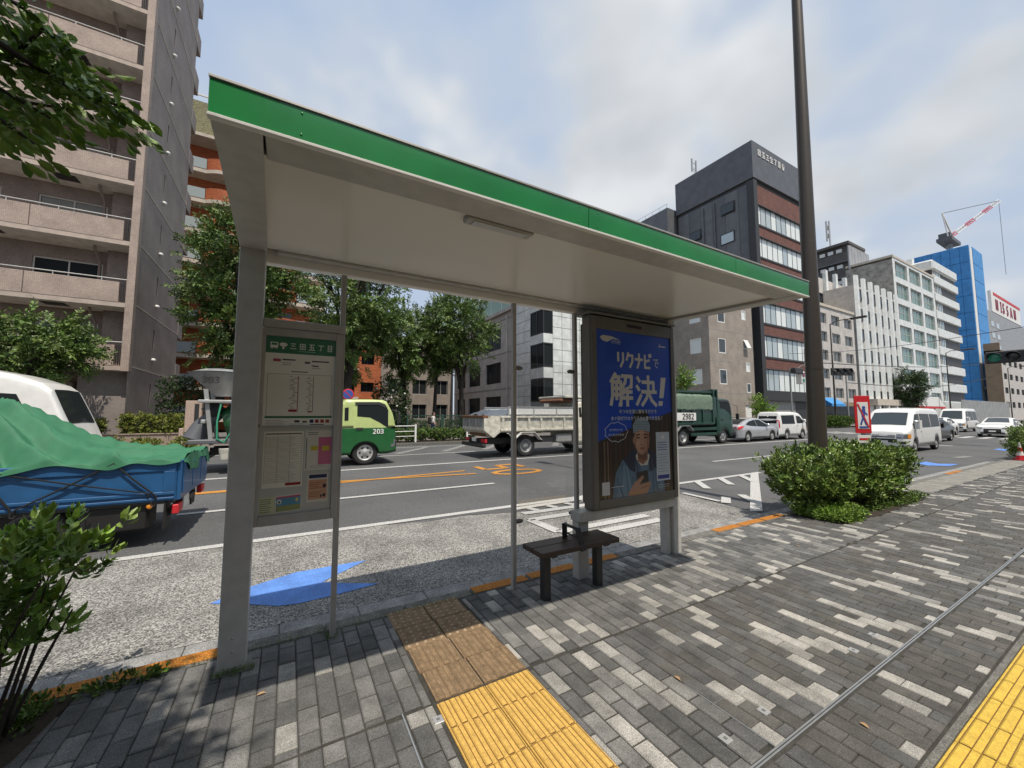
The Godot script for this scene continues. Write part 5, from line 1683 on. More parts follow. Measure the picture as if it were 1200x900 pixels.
	for ch in ["N", "I", "S", "S", "A", "N"]:
		var tm := TextMesh.new()
		tm.font = fnt; tm.text = ch; tm.font_size = 64; tm.pixel_size = 0.11; tm.depth = 0.2
		part(n, "sign_letter", tm, M.sign_maroon, V(lx + 3, 52.2, -1.9))
		lx += 5.0 if ch == "I" else 8.0
	var t := thing("tan_building", "tan low office with rows of small windows at the end of the road", "building", V(162.0, 0, -24))
	grid_front(t, front, 60.0, 17.6, 9, 3.2, 3.8, 4, 0.55, 0.42, M.pale_wall, M.glass_dark, M.frame_dark, 2)
	solid(t, "flank", V(-0.3, 0, -2.8), V(0, 20.4, 0), M.tan_wall)
	solid(t, "roof", V(-0.3, 17.6, -2.8), V(60, 18.4, 0.2), M.tan_wall)
	# site hoarding
	var s := thing("site_hoarding", "grey corrugated site hoarding below the blue sheeted tower", "hoarding", V(116, 0, -22.6))
	for i in 15: solid(s, "hoarding_panel", V(i * 2.7, 0, -0.1), V(i * 2.7 + 2.64, 4.4, 0), M.hoarding, 0.02)
	# small shop roof by the far tree
	var u := thing("kiosk", "low shop with a white and red roof behind the far street tree", "kiosk", V(96.0, 0, -24.6))
	solid(u, "wall", V(0, 0, -1.1), V(15, 2.9, -1.0), M.glass_dark)
	var rf := mb(); rf.prism(PackedVector2Array([Vector2(-0.5, 3.0), Vector2(15.5, 3.0), Vector2(12, 4.8), Vector2(3, 4.8)]), -1.1, 0.7)
	part(u, "roof", rf, M.white)
	solid(u, "fascia", V(-0.5, 2.6, 0.4), V(15.5, 2.98, 0.72), M.red)
	for i in 4: solid(u, "post", V(0.3 + i * 4.7, 0, 0.35), V(0.6 + i * 4.7, 2.6, 0.6), M.white)

func build_far_side():
	# far pavement, its kerb and the planted verge
	var w := struct("far_pavement", flat([[-120, -21.35], [50, -21.35], [50, -27.8], [-120, -27.8]], 0.0), M.far_paving)
	struct("far_pavement_beyond", flat([[65, -21.35], [420, -21.35], [420, -40], [65, -40]], 0.0), M.far_paving)
	var k := struct("far_kerb", mb_box(V(-120, -0.3, -21.34), V(50, -0.02, -21.22)), M.kerb)
	var x := -8.0
	while x < 48:
		var s := mb(); s.bbox(V(x, -0.25, -21.35), V(x + 0.99, 0.02, -21.2), 0.012)
		part(k, "kerb_stone", s, M.kerb)
		x += 1.0
	struct("far_kerb_beyond", mb_box(V(65, -0.3, -21.35), V(420, 0.02, -21.2)), M.kerb)
	mat("soil", lin(0.05, 0.038, 0.026), 1.0, 0, T.stone, 1.0)
	struct("verge_soil", flat([[-2, -21.5], [30, -21.5], [30, -23.2], [-2, -23.2]], 0.012), M.soil)
	struct("park_ground", flat([[-3, -27.8], [20, -27.8], [20, -60], [-3, -60]], 0.0), M.soil)
	# low tan wall in front of the apartments
	var lw := thing("low_wall", "low tan tiled garden wall below the apartment hedge", "wall", V(-16, 0, -24.6))
	mat("tan_tile", lin(0.36, 0.28, 0.22), 0.8, 0, T.tiles if T.has("tiles") else T.fine, 0.5)
	for i in 6: solid(lw, "wall_panel", V(i * 2.0, -0.05, -0.25), V(i * 2.0 + 1.985, 0.62, 0), M.tan_tile, 0.015)
	solid(lw, "coping", V(0, 0.622, -0.29), V(12, 0.68, 0.04), M.tan_tile, 0.01)
	var gp := thing("gate_pillar", "pale pink stone gate pillar with a dark name plate", "gate pillar", V(-4.0, 0, -24.6))
	mat("pink_stone", lin(0.66, 0.50, 0.41), 0.7, 0, T.stone, 0.6)
	solid(gp, "shaft", V(-0.42, 0, -0.3), V(0.22, 2.25, 0.1), M.pink_stone, 0.02)
	solid(gp, "step", V(-0.62, 0, -0.3), V(-0.43, 0.9, 0.1), M.pink_stone, 0.02)
	solid(gp, "name_plate", V(-0.06, 1.25, 0.1), V(0.12, 2.1, 0.125), M.frame_dark, 0.005)
	# green railing in front of the park
	mat("rail_green", lin(0.02, 0.06, 0.04), 0.5)
	for seg in 3:
		var f := thing("green_railing", ["green park railing nearest the green cab", "green park railing behind the pedestrian", "green park railing beside the white office"][seg], "railing", V(4.6 + seg * 5.0, 0, -26.9), 0.0, "park railings")
		var rails := mb()
		for y in [0.35, 1.45]: rails.box(V(0, y, -0.03), V(5.0, y + 0.06, 0.03))
		part(f, "rail", rails, M.rail_green)
		for i in 3: solid(f, "post", V(i * 2.45, 0, -0.05), V(i * 2.45 + 0.1, 1.58, 0.05), M.rail_green)
		for i in 40:
			solid(f, "bar", V(0.12 + i * 0.12, 0.38, -0.01), V(0.145 + i * 0.12, 1.45, 0.01), M.rail_green)
	# white guard rails along the kerb
	var gl := ["white guard rail beside the green cab", "white guard rail behind the white dump truck", "white guard rail in front of the taupe building"]
	for i in 3:
		var g := thing("guard_rail", gl[i], "guard rail", V([4.2, 9.4, 27.0][i], 0, -21.9), 0.0, "white guard rails")
		var t := mb()
		var L: float = [2.05, 3.4, 6.0][i]
		t.tube([V(0, 0, 0), V(0, 0.92, 0), V(L, 0.92, 0), V(L, 0, 0)], 0.035, 8)
		part(g, "frame_tube", t, M.white)
		for y in [0.35, 0.62]:
			var r := mb(); r.tube([V(0, y, 0), V(L, y, 0)], 0.022, 6)
			part(g, "cross_tube", r, M.white)
		for q in [0.0, L]: solid(g, "end_post", V(q - 0.05, 0, -0.05), V(q + 0.05, 1.0, 0.05), M.white, 0.01)

func build_behind():
	# shop building behind the viewer: takes sky from the shelter and shows in the poster glass
	var a := thing("shop_building", "grey shop building behind the viewer, glimpsed only as a reflection in the poster", "building", V(-34, 0, 6.5))
	var f := frame_of(V(80, 0, 0), V(-1, 0, 0), V(0, 0, -1))
	var rects := []
	for k in 2:
		for i in 18: rects.append([1.2 + i * 4.3, 0.5 + k * 3.4, 2.9, 2.2])
	wall(a, "wall", f, 80.0, 7.2, rects, 0.25, M.pale_wall)
	for r in rects: window(a, f, r[0], r[1], r[2], r[3], 0.2, M.frame_dark, M.glass_dark, 2)
	solid(a, "roof", V(0, 7.2, 0.0), V(80, 7.5, 9), M.pale_slab)
	solid(a, "rear_wall", V(0, 0, 8.8), V(80, 7.2, 9), M.office_grey)
	for x in [0.0, 79.8]: solid(a, "end_wall", V(x, 0, 0.01), V(x + 0.2, 7.2, 8.8), M.office_grey)

func pole(parent: Node, called: String, h: float, r0: float, r1: float, m: Material, sides := 14):
	var s := mb()
	s.tube([V(0, -0.05, 0), V(0, h * 0.5, 0), V(0, h, 0)], [r0, (r0 + r1) * 0.5, r1], sides)
	return part(parent, called, s, m)

func signal_head(parent: Node, at: Vector3, right: Vector3, lenses: Array, s := 0.3):
	# row of lamps along "right", lit faces towards right x up
	var out := right.cross(Vector3.UP)
	var f := Transform3D(Basis(right, Vector3.UP, out), at)
	var n := lenses.size()
	var m := mb(); m.xf = f
	m.bbox(V(-n * s * 0.62, -s * 0.62, -0.12), V(n * s * 0.62, s * 0.62, 0.1), 0.05)
	var o := part(parent, "signal_housing", m, M.frame_dark)
	for i in n:
		var l := mb(); l.xf = f * Transform3D(Basis.IDENTITY, V((i - (n - 1) * 0.5) * s * 1.2, 0, 0.1))
		l.lathe([Vector2(s * 0.46, 0.0), Vector2(s * 0.42, 0.03), Vector2(s * 0.2, 0.05), Vector2(0.001, 0.055)], 16)
		part(o, "lens", l, lenses[i])
		var v := mb(); v.xf = f * Transform3D(Basis.IDENTITY, V((i - (n - 1) * 0.5) * s * 1.2, 0, 0.1))
		var rr := []; var r2 := []
		for k in 13:
			var a := PI * k / 12
			rr.append(V(cos(a) * s * 0.5, sin(a) * s * 0.5, 0)); r2.append(V(cos(a) * s * 0.5, sin(a) * s * 0.5 - 0.03, 0.2))
		v.loft([rr, r2], false, false, false)
		part(o, "visor", v, M.frame_dark)

func build_street_things():
	mat("bronze_pole", lin(0.072, 0.060, 0.050), 0.42, 0.35, T.soft, 1.0)
	mat("pole_grey", lin(0.30, 0.31, 0.31), 0.5, 0.3)
	# lamp pole rising from the near bush
	var p := thing("lamp_pole", "thick dark bronze lamp pole standing in the trimmed bush", "lamp pole", V(8.0, 0, -3.28))
	p.rotation.z = -0.026
	pole(p, "shaft", 15.0, 0.146, 0.05, M.bronze_pole, 20)
	var c := mb(); c.tube([V(0, 2.38, 0), V(0, 2.42, 0)], 0.134, 20)
	part(p, "joint_collar", c, M.bronze_pole)
	solid(p, "hand_box", V(0.1, 0.72, -0.02), V(0.26, 0.98, 0.13), M.bronze_pole, 0.01)
	var st := mb(); st.sphere(V(-0.02, 1.02, 0.135), V(0.012, 0.012, 0.006), 8, 6)
	part(p, "rivet", st, M.alu)
	var arm := mb(); arm.tube([V(0, 14.4, 0), V(0, 15.0, -0.3), V(0, 15.2, -1.2)], [0.06, 0.05, 0.04], 10)
	part(p, "bracket_arm", arm, M.bronze_pole)
	solid(p, "lantern", V(-0.16, 15.12, -1.9), V(0.16, 15.28, -1.15), M.bronze_pole, 0.04)
	# red framed no smoking sign in the same bush
	var s := thing("no_smoking_sign", "red framed no walking smoking sign on a thin post in the bush", "sign", V(9.35, 0, -3.08), -0.55)
	var q := mb(); q.tube([V(0, -0.05, -0.03), V(0, 1.95, -0.03)], 0.022, 10)
	part(s, "post", q, M.pole_grey)
	solid(s, "panel", V(-0.145, 1.24, -0.005), V(0.145, 1.94, 0.012), M.red, 0.004)
	solid(s, "print_field", V(-0.1, 1.32, 0.0125), V(0.1, 1.82, 0.016), M.white, 0.001)
	mat("sign_blue", lin(0.04, 0.09, 0.35), 0.5)
	var fig := mb()
	fig.sphere(V(0.02, 1.72, 0.019), V(0.03, 0.03, 0.004), 10, 6)
	fig.bar(V(0.015, 1.69, 0.019), V(0.0, 1.55, 0.019), 0.06, 0.005, V(0, 0, 1)); fig.bar(V(0.0, 1.55, 0.019), V(0.05, 1.4, 0.019), 0.03, 0.005, V(0, 0, 1)); fig.bar(V(0.0, 1.55, 0.019), V(-0.05, 1.4, 0.019), 0.03, 0.0055, V(0, 0, 1)); fig.bar(V(0.01, 1.66, 0.019), V(0.08, 1.58, 0.019), 0.02, 0.005, V(0, 0, 1))
	fig.box(V(-0.08, 1.335, 0.0165), V(0.07, 1.37, 0.02))
	part(s, "walking_figure", fig, M.sign_blue)
	var sl := mb(); sl.bar(V(-0.09, 1.79, 0.022), V(0.09, 1.35, 0.022), 0.022, 0.004, V(0, 0, 1))
	part(s, "red_slash", sl, M.red)
	solid(s, "small_plate", V(-0.12, 1.06, -0.005), V(0.12, 1.2, 0.01), M.white, 0.003)
	solid(s, "plate_stripe", V(-0.09, 1.11, 0.0105), V(0.09, 1.15, 0.013), M.red, 0.001)
	# no stopping disc over the green cab
	var d := thing("no_stopping_sign", "round blue and red no stopping sign above the green truck cab", "sign", V(2.7, 0, -22.3))
	var dp := mb(); dp.tube([V(0, -0.05, -0.05), V(0, 2.95, -0.05)], 0.035, 8)
	part(d, "post", dp, M.pole_grey)
	var disc := mb(); disc.xf = Transform3D(Basis.IDENTITY, V(0, 2.64, 0))
	disc.lathe([Vector2(0.001, -0.01), Vector2(0.3, -0.01), Vector2(0.3, 0.012), Vector2(0.001, 0.012)], 28)
	part(d, "red_disc", disc, M.red)
	var d2 := mb(); d2.xf = Transform3D(Basis.IDENTITY, V(0, 2.64, 0))
	d2.lathe([Vector2(0.24, 0.0125), Vector2(0.24, 0.016), Vector2(0.001, 0.016)], 28)
	part(d, "blue_field", d2, M.sign_blue)
	var d3 := mb(); d3.bar(V(-0.17, 2.81, 0.018), V(0.17, 2.47, 0.018), 0.05, 0.004, V(0, 0, 1))
	part(d, "red_slash", d3, M.red)
	# signals across the junction
	mat("lens_off", lin(0.02, 0.02, 0.02), 0.2)
	mat("lens_green", lin(0.02, 0.20, 0.12), 0.2)
	mat("lens_red", lin(0.18, 0.01, 0.01), 0.2)
	var t := thing("traffic_signal", "three lamp traffic signal on a slim post in front of the pale shop house", "traffic signal", V(62.0, 0, -21.8))
	pole(t, "post", 7.2, 0.11, 0.08, M.pole_grey, 8)
	var ta := mb(); ta.tube([V(0, 6.6, 0), V(-4.4, 6.9, 0.4)], 0.05, 6)
	part(t, "arm", ta, M.pole_grey)
	signal_head(t, V(-2.8, 6.8, 0.6), V(0.9, 0, 0.45).normalized(), [M.lens_off, M.lens_off, M.lens_off], 0.75)
	var t2 := thing("traffic_signal", "traffic signal with a vertical lamp pair on a bracket by the charcoal office", "traffic signal", V(52.0, 0, -21.8))
	pole(t2, "post", 9.5, 0.16, 0.12, M.pole_grey, 10)
	var t2a := mb(); t2a.tube([V(0, 6.2, 0), V(-3.4, 6.6, 0.3)], 0.06, 6); t2a.tube([V(0, 7.6, 0), V(-3.2, 6.6, 0.3)], 0.03, 5)
	part(t2, "arm", t2a, M.pole_grey)
	solid(t2, "signal_box", V(-3.1, 4.9, 0.1), V(-2.4, 6.3, 0.7), M.white, 0.05)
	solid(t2, "signal_lens", V(-2.95, 5.1, 0.71), V(-2.55, 5.5, 0.76), M.lens_green, 0.02)
	solid(t2, "signal_lens", V(-2.95, 5.7, 0.71), V(-2.55, 6.1, 0.76), M.lens_red, 0.02)
	solid(t2, "control_box", V(-0.3, 7.0, -0.2), V(0.35, 9.2, 0.3), M.white, 0.04)
	# big signal at the edge of the picture, over the near lanes
	var t3 := thing("traffic_signal", "large horizontal traffic signal showing green over the near lane", "traffic signal", V(33.5, 0, -2.6))
	pole(t3, "post", 6.5, 0.12, 0.09, M.pole_grey, 10)
	var t3a := mb(); t3a.tube([V(0, 4.75, 0), V(-0.3, 4.65, -1.2)], 0.03, 6)
	part(t3, "arm", t3a, M.pole_grey)
	signal_head(t3, V(-0.6, 4.62, -1.85), V(0.02, 0, 1).normalized(), [M.lens_green, M.lens_off, M.lens_off], 0.52)
	# pedestrian signal on the lamp pole side
	var t4 := thing("pedestrian_signal", "small black pedestrian signal just right of the bronze pole", "traffic signal", V(47.5, 0, -21.6))
	pole(t4, "post", 6.6, 0.09, 0.07, M.pole_grey, 8)
	solid(t4, "signal_box", V(-0.1, 6.0, 0.1), V(1.6, 6.6, 0.6), M.frame_dark, 0.05)
	# street lights
	var lb := ["slim street light in front of the pale shop house", "slim street light beside the banded office", "slim street light before the tan low office"]
	for i in 3:
		var l := thing("street_light", lb[i], "street light", [V(60.3, 0, -22.5), V(108.0, 0, -22.5), V(158.0, 0, -22.5)][i], 0.0, "far street lights")
		pole(l, "post", 13.2, 0.13, 0.07, M.bronze_pole, 8)
		var la := mb(); la.tube([V(0, 13.1, 0), V(0.2, 13.5, 0.6), V(0.3, 13.5, 2.4)], 0.06, 6)
		part(l, "arm", la, M.bronze_pole)
		solid(l, "lantern", V(0.1, 13.35, 2.0), V(0.55, 13.6, 3.6), M.bronze_pole, 0.05)
	# overhead wires across the junction
	var wl := ["upper overhead wire crossing in front of the white buildings", "lower overhead wire from the slim signal post", "overhead wire running to the green signal"]
	var wp := [[V(47.5, 7.4, -21.6), V(150, 14.5, -21.5)], [V(62, 5.6, -21.8), V(130, 9.2, -21.5)], [V(47.5, 8.2, -21.6), V(33.5, 6.3, -2.6)]]
	for i in 3:
		var o := thing("overhead_wire", wl[i], "wire", wp[i][0], 0.0, "overhead wires")
		var m := mb()
		var pts := []
		for k in 13:
			var u := k / 12.0
			pts.append((wp[i][1] - wp[i][0]) * u - V(0, 1.1 * sin(PI * u) * (1.0 if i < 2 else 0.4), 0))
		m.tube(pts, 0.05 if i < 2 else 0.018, 5)
		part(o, "cable", m, M.frame_dark)
	# red and white cone by the far hedge
	var cone := thing("traffic_cone", "red and white traffic cone beside the hedge at the corner", "traffic cone", V(22.0, 0, -3.05))
	cone.scale = Vector3.ONE * 0.85
	solid(cone, "base", V(-0.2, 0, -0.2), V(0.2, 0.03, 0.2), M.red, 0.01)
	for b in [[0.03, 0.2, 0.14, 0.11], [0.2, 0.36, 0.11, 0.083], [0.36, 0.52, 0.083, 0.056], [0.52, 0.72, 0.056, 0.025]]:
		var m := mb(); m.tube([V(0, b[0], 0), V(0, b[1], 0)], [b[2], b[3]], 16, true)
		part(cone, "cone_band", m, M.white if b[0] == 0.2 or b[0] == 0.52 else M.red)
	# pedestrian
	person()

# one continuous body by surface nets over joined tapered capsules
func body_mesh(bones: Array, cell: float, k: float) -> MB:
	var lo := Vector3.INF; var hi := -Vector3.INF
	for b in bones:
		for i in 2:
			lo = lo.min(b[i] - Vector3.ONE * (b[2 + i] + 2 * cell)); hi = hi.max(b[i] + Vector3.ONE * (b[2 + i] + 2 * cell))
	var n := Vector3i(((hi - lo) / cell).ceil()) + Vector3i.ONE
	var val := PackedFloat32Array(); val.resize(n.x * n.y * n.z)
	for z in n.z:
		for y in n.y:
			for x in n.x:
				var p := lo + Vector3(x, y, z) * cell
				var d := 1e3
				for b in bones:
					var ab: Vector3 = b[1] - b[0]
					var t := clampf((p - b[0]).dot(ab) / maxf(ab.length_squared(), 1e-9), 0, 1)
					var e: float = p.distance_to(b[0] + ab * t) - lerpf(b[2], b[3], t)
					var h := clampf(0.5 + 0.5 * (d - e) / k, 0, 1)
					d = lerpf(d, e, h) - k * h * (1 - h)
				val[(z * n.y + y) * n.x + x] = d
	var idx := {}
	var out := mb()
	var at := func(x, y, z): return val[(z * n.y + y) * n.x + x]
	var pts := {}
	for z in n.z - 1:
		for y in n.y - 1:
			for x in n.x - 1:
				var s := Vector3.ZERO; var c := 0
				for e in [[0, 0, 0, 1, 0, 0], [0, 1, 0, 1, 1, 0], [0, 0, 1, 1, 0, 1], [0, 1, 1, 1, 1, 1], [0, 0, 0, 0, 1, 0], [1, 0, 0, 1, 1, 0], [0, 0, 1, 0, 1, 1], [1, 0, 1, 1, 1, 1], [0, 0, 0, 0, 0, 1], [1, 0, 0, 1, 0, 1], [0, 1, 0, 0, 1, 1], [1, 1, 0, 1, 1, 1]]:
					var a: float = at.call(x + e[0], y + e[1], z + e[2]); var b: float = at.call(x + e[3], y + e[4], z + e[5])
					if (a < 0) != (b < 0):
						s += Vector3(e[0], e[1], e[2]).lerp(Vector3(e[3], e[4], e[5]), a / (a - b)); c += 1
				if c > 0: pts[Vector3i(x, y, z)] = lo + (Vector3(x, y, z) + s / c) * cell
	for q in pts:
		for ax in 3:
			var d1 := Vector3i.ZERO; d1[(ax + 1) % 3] = 1
			var d2 := Vector3i.ZERO; d2[(ax + 2) % 3] = 1
			var up := Vector3i.ZERO; up[ax] = 1
			var g0: Vector3i = q; var g1: Vector3i = q + up
			if g1.x >= n.x or g1.y >= n.y or g1.z >= n.z: continue
			var a: float = at.call(g0.x, g0.y, g0.z); var b: float = at.call(g1.x, g1.y, g1.z)
			if (a < 0) == (b < 0): continue
			if not (pts.has(q - d1) and pts.has(q - d2) and pts.has(q - d1 - d2)): continue
			if a < 0: out.quad(pts[q - d1 - d2], pts[q - d2], pts[q], pts[q - d1])
			else: out.quad(pts[q - d1 - d2], pts[q - d1], pts[q], pts[q - d2])
	return out

func person():
	var o := thing("person", "pedestrian in a pale shirt with a dark backpack walking along the far pavement", "person", V(8.35, 0, -25.2), 0.0)
	mat("skin", lin(0.42, 0.25, 0.18), 0.6)
	mat("shirt", lin(0.62, 0.60, 0.57), 0.8)
	mat("denim", lin(0.06, 0.09, 0.17), 0.85)
	mat("hair", lin(0.015, 0.012, 0.01), 0.6)
	# walking towards +x, one stride open
	var hip := V(0, 0.92, 0)
	var legs := [[hip + V(0, 0, 0.09), V(0.14, 0.5, 0.1), 0.095, 0.06], [V(0.14, 0.5, 0.1), V(0.20, 0.09, 0.1), 0.06, 0.042], [V(0.20, 0.06, 0.1), V(0.34, 0.04, 0.11), 0.042, 0.034], [hip + V(0, 0, -0.09), V(-0.04, 0.5, -0.1), 0.095, 0.06], [V(-0.04, 0.5, -0.1), V(-0.28, 0.13, -0.1), 0.06, 0.042], [V(-0.29, 0.1, -0.1), V(-0.17, 0.035, -0.1), 0.042, 0.034], [hip, hip + V(0, 0.06, 0), 0.13, 0.14]]
	var torso := [[hip + V(0, 0.06, 0), V(0.02, 1.3, 0), 0.14, 0.15], [V(0.02, 1.36, 0.13), V(0.02, 1.36, -0.13), 0.075, 0.075], [V(0.02, 1.36, 0.17), V(-0.06, 1.1, 0.23), 0.06, 0.046], [V(0.02, 1.36, -0.17), V(0.08, 1.1, -0.23), 0.06, 0.046]]
	var flesh := [[V(0.03, 1.42, 0), V(0.04, 1.5, 0), 0.055, 0.052], [V(0.05, 1.56, 0), V(0.055, 1.62, 0), 0.085, 0.088], [V(0.13, 1.545, 0), V(0.145, 1.53, 0), 0.014, 0.012], [V(-0.06, 1.1, 0.23), V(0.05, 0.92, 0.25), 0.042, 0.032], [V(0.05, 0.92, 0.25), V(0.11, 0.86, 0.25), 0.034, 0.022], [V(0.08, 1.1, -0.23), V(0.24, 0.98, -0.22), 0.042, 0.032], [V(0.24, 0.98, -0.22), V(0.31, 0.97, -0.22), 0.034, 0.022]]
	for a in 4: flesh.append([V(0.11, 0.86, 0.235 + a * 0.011), V(0.15, 0.815, 0.235 + a * 0.011), 0.008, 0.007])
	var skin := body_mesh(flesh, 0.016, 0.03)
	part(o, "body", skin, M.skin)
	part(o, "shirt", body_mesh(torso, 0.022, 0.06), M.shirt)
	part(o, "trousers", body_mesh(legs, 0.022, 0.05), M.denim)
	part(o, "hair", body_mesh([[V(0.02, 1.63, 0), V(0.05, 1.665, 0), 0.088, 0.082], [V(-0.02, 1.56, 0), V(0.0, 1.63, 0), 0.06, 0.08]], 0.018, 0.03), M.hair)
	part(o, "shoe", body_mesh([[V(0.19, 0.04, 0.1), V(0.36, 0.035, 0.11), 0.05, 0.04]], 0.016, 0.02), M.black)
	part(o, "shoe", body_mesh([[V(-0.31, 0.07, -0.1), V(-0.15, 0.035, -0.1), 0.05, 0.04]], 0.016, 0.02), M.black)
	var bag := thing("backpack", "dark backpack on the far pedestrian's back", "backpack", V(8.15, 0, -25.2))
	part(bag, "sack", body_mesh([[V(-0.02, 1.02, 0.06), V(0.0, 1.3, 0.06), 0.12, 0.10], [V(-0.02, 1.02, -0.06), V(0.0, 1.3, -0.06), 0.12, 0.10]], 0.022, 0.06), M.black)

# ---- shaped vehicle bodies: side outline lofted across, front at +x, y from the road
func along(pts: Array, x: float) -> float:
	if x <= pts[0][0]: return pts[0][1]
	for i in pts.size() - 1:
		if x <= pts[i + 1][0]:
			var t: float = (x - pts[i][0]) / maxf(pts[i + 1][0] - pts[i][0], 1e-6)
			return lerpf(pts[i][1], pts[i + 1][1], t)
	return pts[-1][1]

class Shell:
	var top: Array        # roof and bonnet outline (x, y)
	var low := 0.22       # underside
	var half := 0.85      # half width
	var belt := 0.95      # tumblehome starts here
	var lean := 0.1       # inward lean per metre above the belt
	var nose := 0.22      # plan rounding at the front
	var tail := 0.12
	var rim := 0.1        # roof edge radius
	var wheels: Array = []
	var arch := 0.38
	var x0 := 0.0
	var x1 := 4.0

func half_at(s: Shell, x: float, y: float) -> float:
	var w := s.half
	if y > s.belt: w -= (y - s.belt) * s.lean
	if y < 0.45: w -= (0.45 - y) * 0.12
	var df := s.x1 - x
	if df < 0.5: w -= s.nose * pow(1.0 - df / 0.5, 2.2)
	var dr := x - s.x0
	if dr < 0.35: w -= s.tail * pow(1.0 - dr / 0.35, 2.2)
	return w

func under_at(s: Shell, x: float) -> float:
	var y := s.low
	for w in s.wheels:
		var d := absf(x - w)
		if d < s.arch: y = maxf(y, 0.30 + sqrt(s.arch * s.arch - d * d))
	var df := s.x1 - x
	if df < 0.3: y = maxf(y, s.low + 0.05 * (1.0 - df / 0.3))
	return y

func shell_ring(s: Shell, x: float) -> Array:
	var yt := along(s.top, x)
	var yb := minf(under_at(s, x), yt - 0.05)
	var ring := []
	var ts := [0.0, 0.12, 0.25, 0.4, 0.55, 0.68, 0.8, 0.88, 0.93, 0.965, 0.988, 1.0]
	for t in ts:
		var y: float = lerpf(yb, yt, t)
		ring.append(V(x, y, edge_z(s, x, y, yt)))
	for z in [0.5, 0.0, -0.5]: ring.append(V(x, yt + 0.02 * (1 - absf(z)), edge_z(s, x, yt, yt) * z))
	for i in ts.size():
		var t: float = ts[ts.size() - 1 - i]
		var y: float = lerpf(yb, yt, t)
		ring.append(V(x, y, -edge_z(s, x, y, yt)))
	ring.reverse()
	return ring

func edge_z(s: Shell, x: float, y: float, yt: float) -> float:
	var z := half_at(s, x, y)
	var g := yt - y
	if g < s.rim:
		var q := s.rim - g
		z -= s.rim - sqrt(maxf(s.rim * s.rim - q * q, 0.0))
	return maxf(z, 0.05)

func shell_body(s: Shell) -> MB:
	var xs := []
	var n := 90
	for i in n + 1: xs.append(lerpf(s.x0, s.x1, i / float(n)))
	for q in s.top: if q[0] > s.x0 and q[0] < s.x1: xs.append(q[0])
	for w in s.wheels:
		for i in 9:
			var x: float = w - s.arch * cos(PI * i / 8.0)
			if x > s.x0 and x < s.x1: xs.append(x)
		for e in [-1.0, 1.0]: xs.append(w + e * (s.arch + 0.004))
	xs.sort()
	var rings := []
	var last := -99.0
	for x in xs:
		if x - last < 0.003 or x < s.x0 or x > s.x1: continue
		last = x
		rings.append(shell_ring(s, x))
	var m := mb()
	m.loft(rings)
	return m

# panel on the body side: list of [x, y low, y high]
func side_panel(s: Shell, pts: Array, sgn: float, eps := 0.008) -> MB:
	var m := mb()
	var a := []
	for i in pts.size() - 1:
		for k in 4:
			a.append([lerpf(pts[i][0], pts[i + 1][0], k / 4.0), lerpf(pts[i][1], pts[i + 1][1], k / 4.0), lerpf(pts[i][2], pts[i + 1][2], k / 4.0)])
	a.append(pts[-1])
	for i in a.size() - 1:
		for j in 3:
			var q := []
			for c in [[i, j], [i + 1, j], [i + 1, j + 1], [i, j + 1]]:
				var p: Array = a[c[0]]
				var y := lerpf(p[1], p[2], c[1] / 3.0)
				q.append(V(p[0], y, sgn * (edge_z(s, p[0], y, along(s.top, p[0])) + eps)))
			if sgn > 0: m.quad(q[0], q[1], q[2], q[3])
			else: m.quad(q[1], q[0], q[3], q[2])
	return m

# panel over the top outline between two x, across the width share f
func top_panel(s: Shell, xa: float, xb: float, f: float, eps := 0.01) -> MB:
	var m := mb()
	var n := 6
	for i in n:
		var x0 := lerpf(xa, xb, i / float(n)); var x1 := lerpf(xa, xb, (i + 1) / float(n))
		var y0 := along(s.top, x0); var y1 := along(s.top, x1)
		var nn := V(-(y1 - y0), x1 - x0, 0).normalized() * (1.0 if xb > xa else -1.0) * eps
		for k in 6:
			var a := lerpf(-f, f, k / 6.0); var b := lerpf(-f, f, (k + 1) / 6.0)
			var c := func(x, y, z): return V(x, y + 0.02 * (1 - absf(z)), edge_z(s, x, y, y) * z) + nn
			if xb > xa: m.quad(c.call(x0, y0, b), c.call(x1, y1, b), c.call(x1, y1, a), c.call(x0, y0, a))
			else: m.quad(c.call(x1, y1, b), c.call(x0, y0, b), c.call(x0, y0, a), c.call(x1, y1, a))
	return m

# panel on the blunt front (front = 1) or rear (-1), wrapping the plan rounding
func end_panel(s: Shell, y0: float, y1: float, z0: float, z1: float, front: int, eps := 0.012) -> MB:
	var m := mb()
	var n := 8
	for j in 3:
		for i in n:
			var q := []
			for c in [[i, j], [i + 1, j], [i + 1, j + 1], [i, j + 1]]:
				var z := lerpf(z0, z1, c[0] / float(n)); var y := lerpf(y0, y1, c[1] / 3.0)
				q.append(V(end_x(s, y, z, front) + front * eps, y, z))
			if front > 0: m.quad(q[1], q[0], q[3], q[2])
			else: m.quad(q[0], q[1], q[2], q[3])
	return m

func end_x(s: Shell, y: float, z: float, front: int) -> float:
	# walk in from the end until the body is as high and wide as asked
	var x := s.x1 if front > 0 else s.x0
	for i in 120:
		if along(s.top, x) >= y and edge_z(s, x, y, along(s.top, x)) >= absf(z) - 0.002: return x
		x -= front * 0.01
	return x

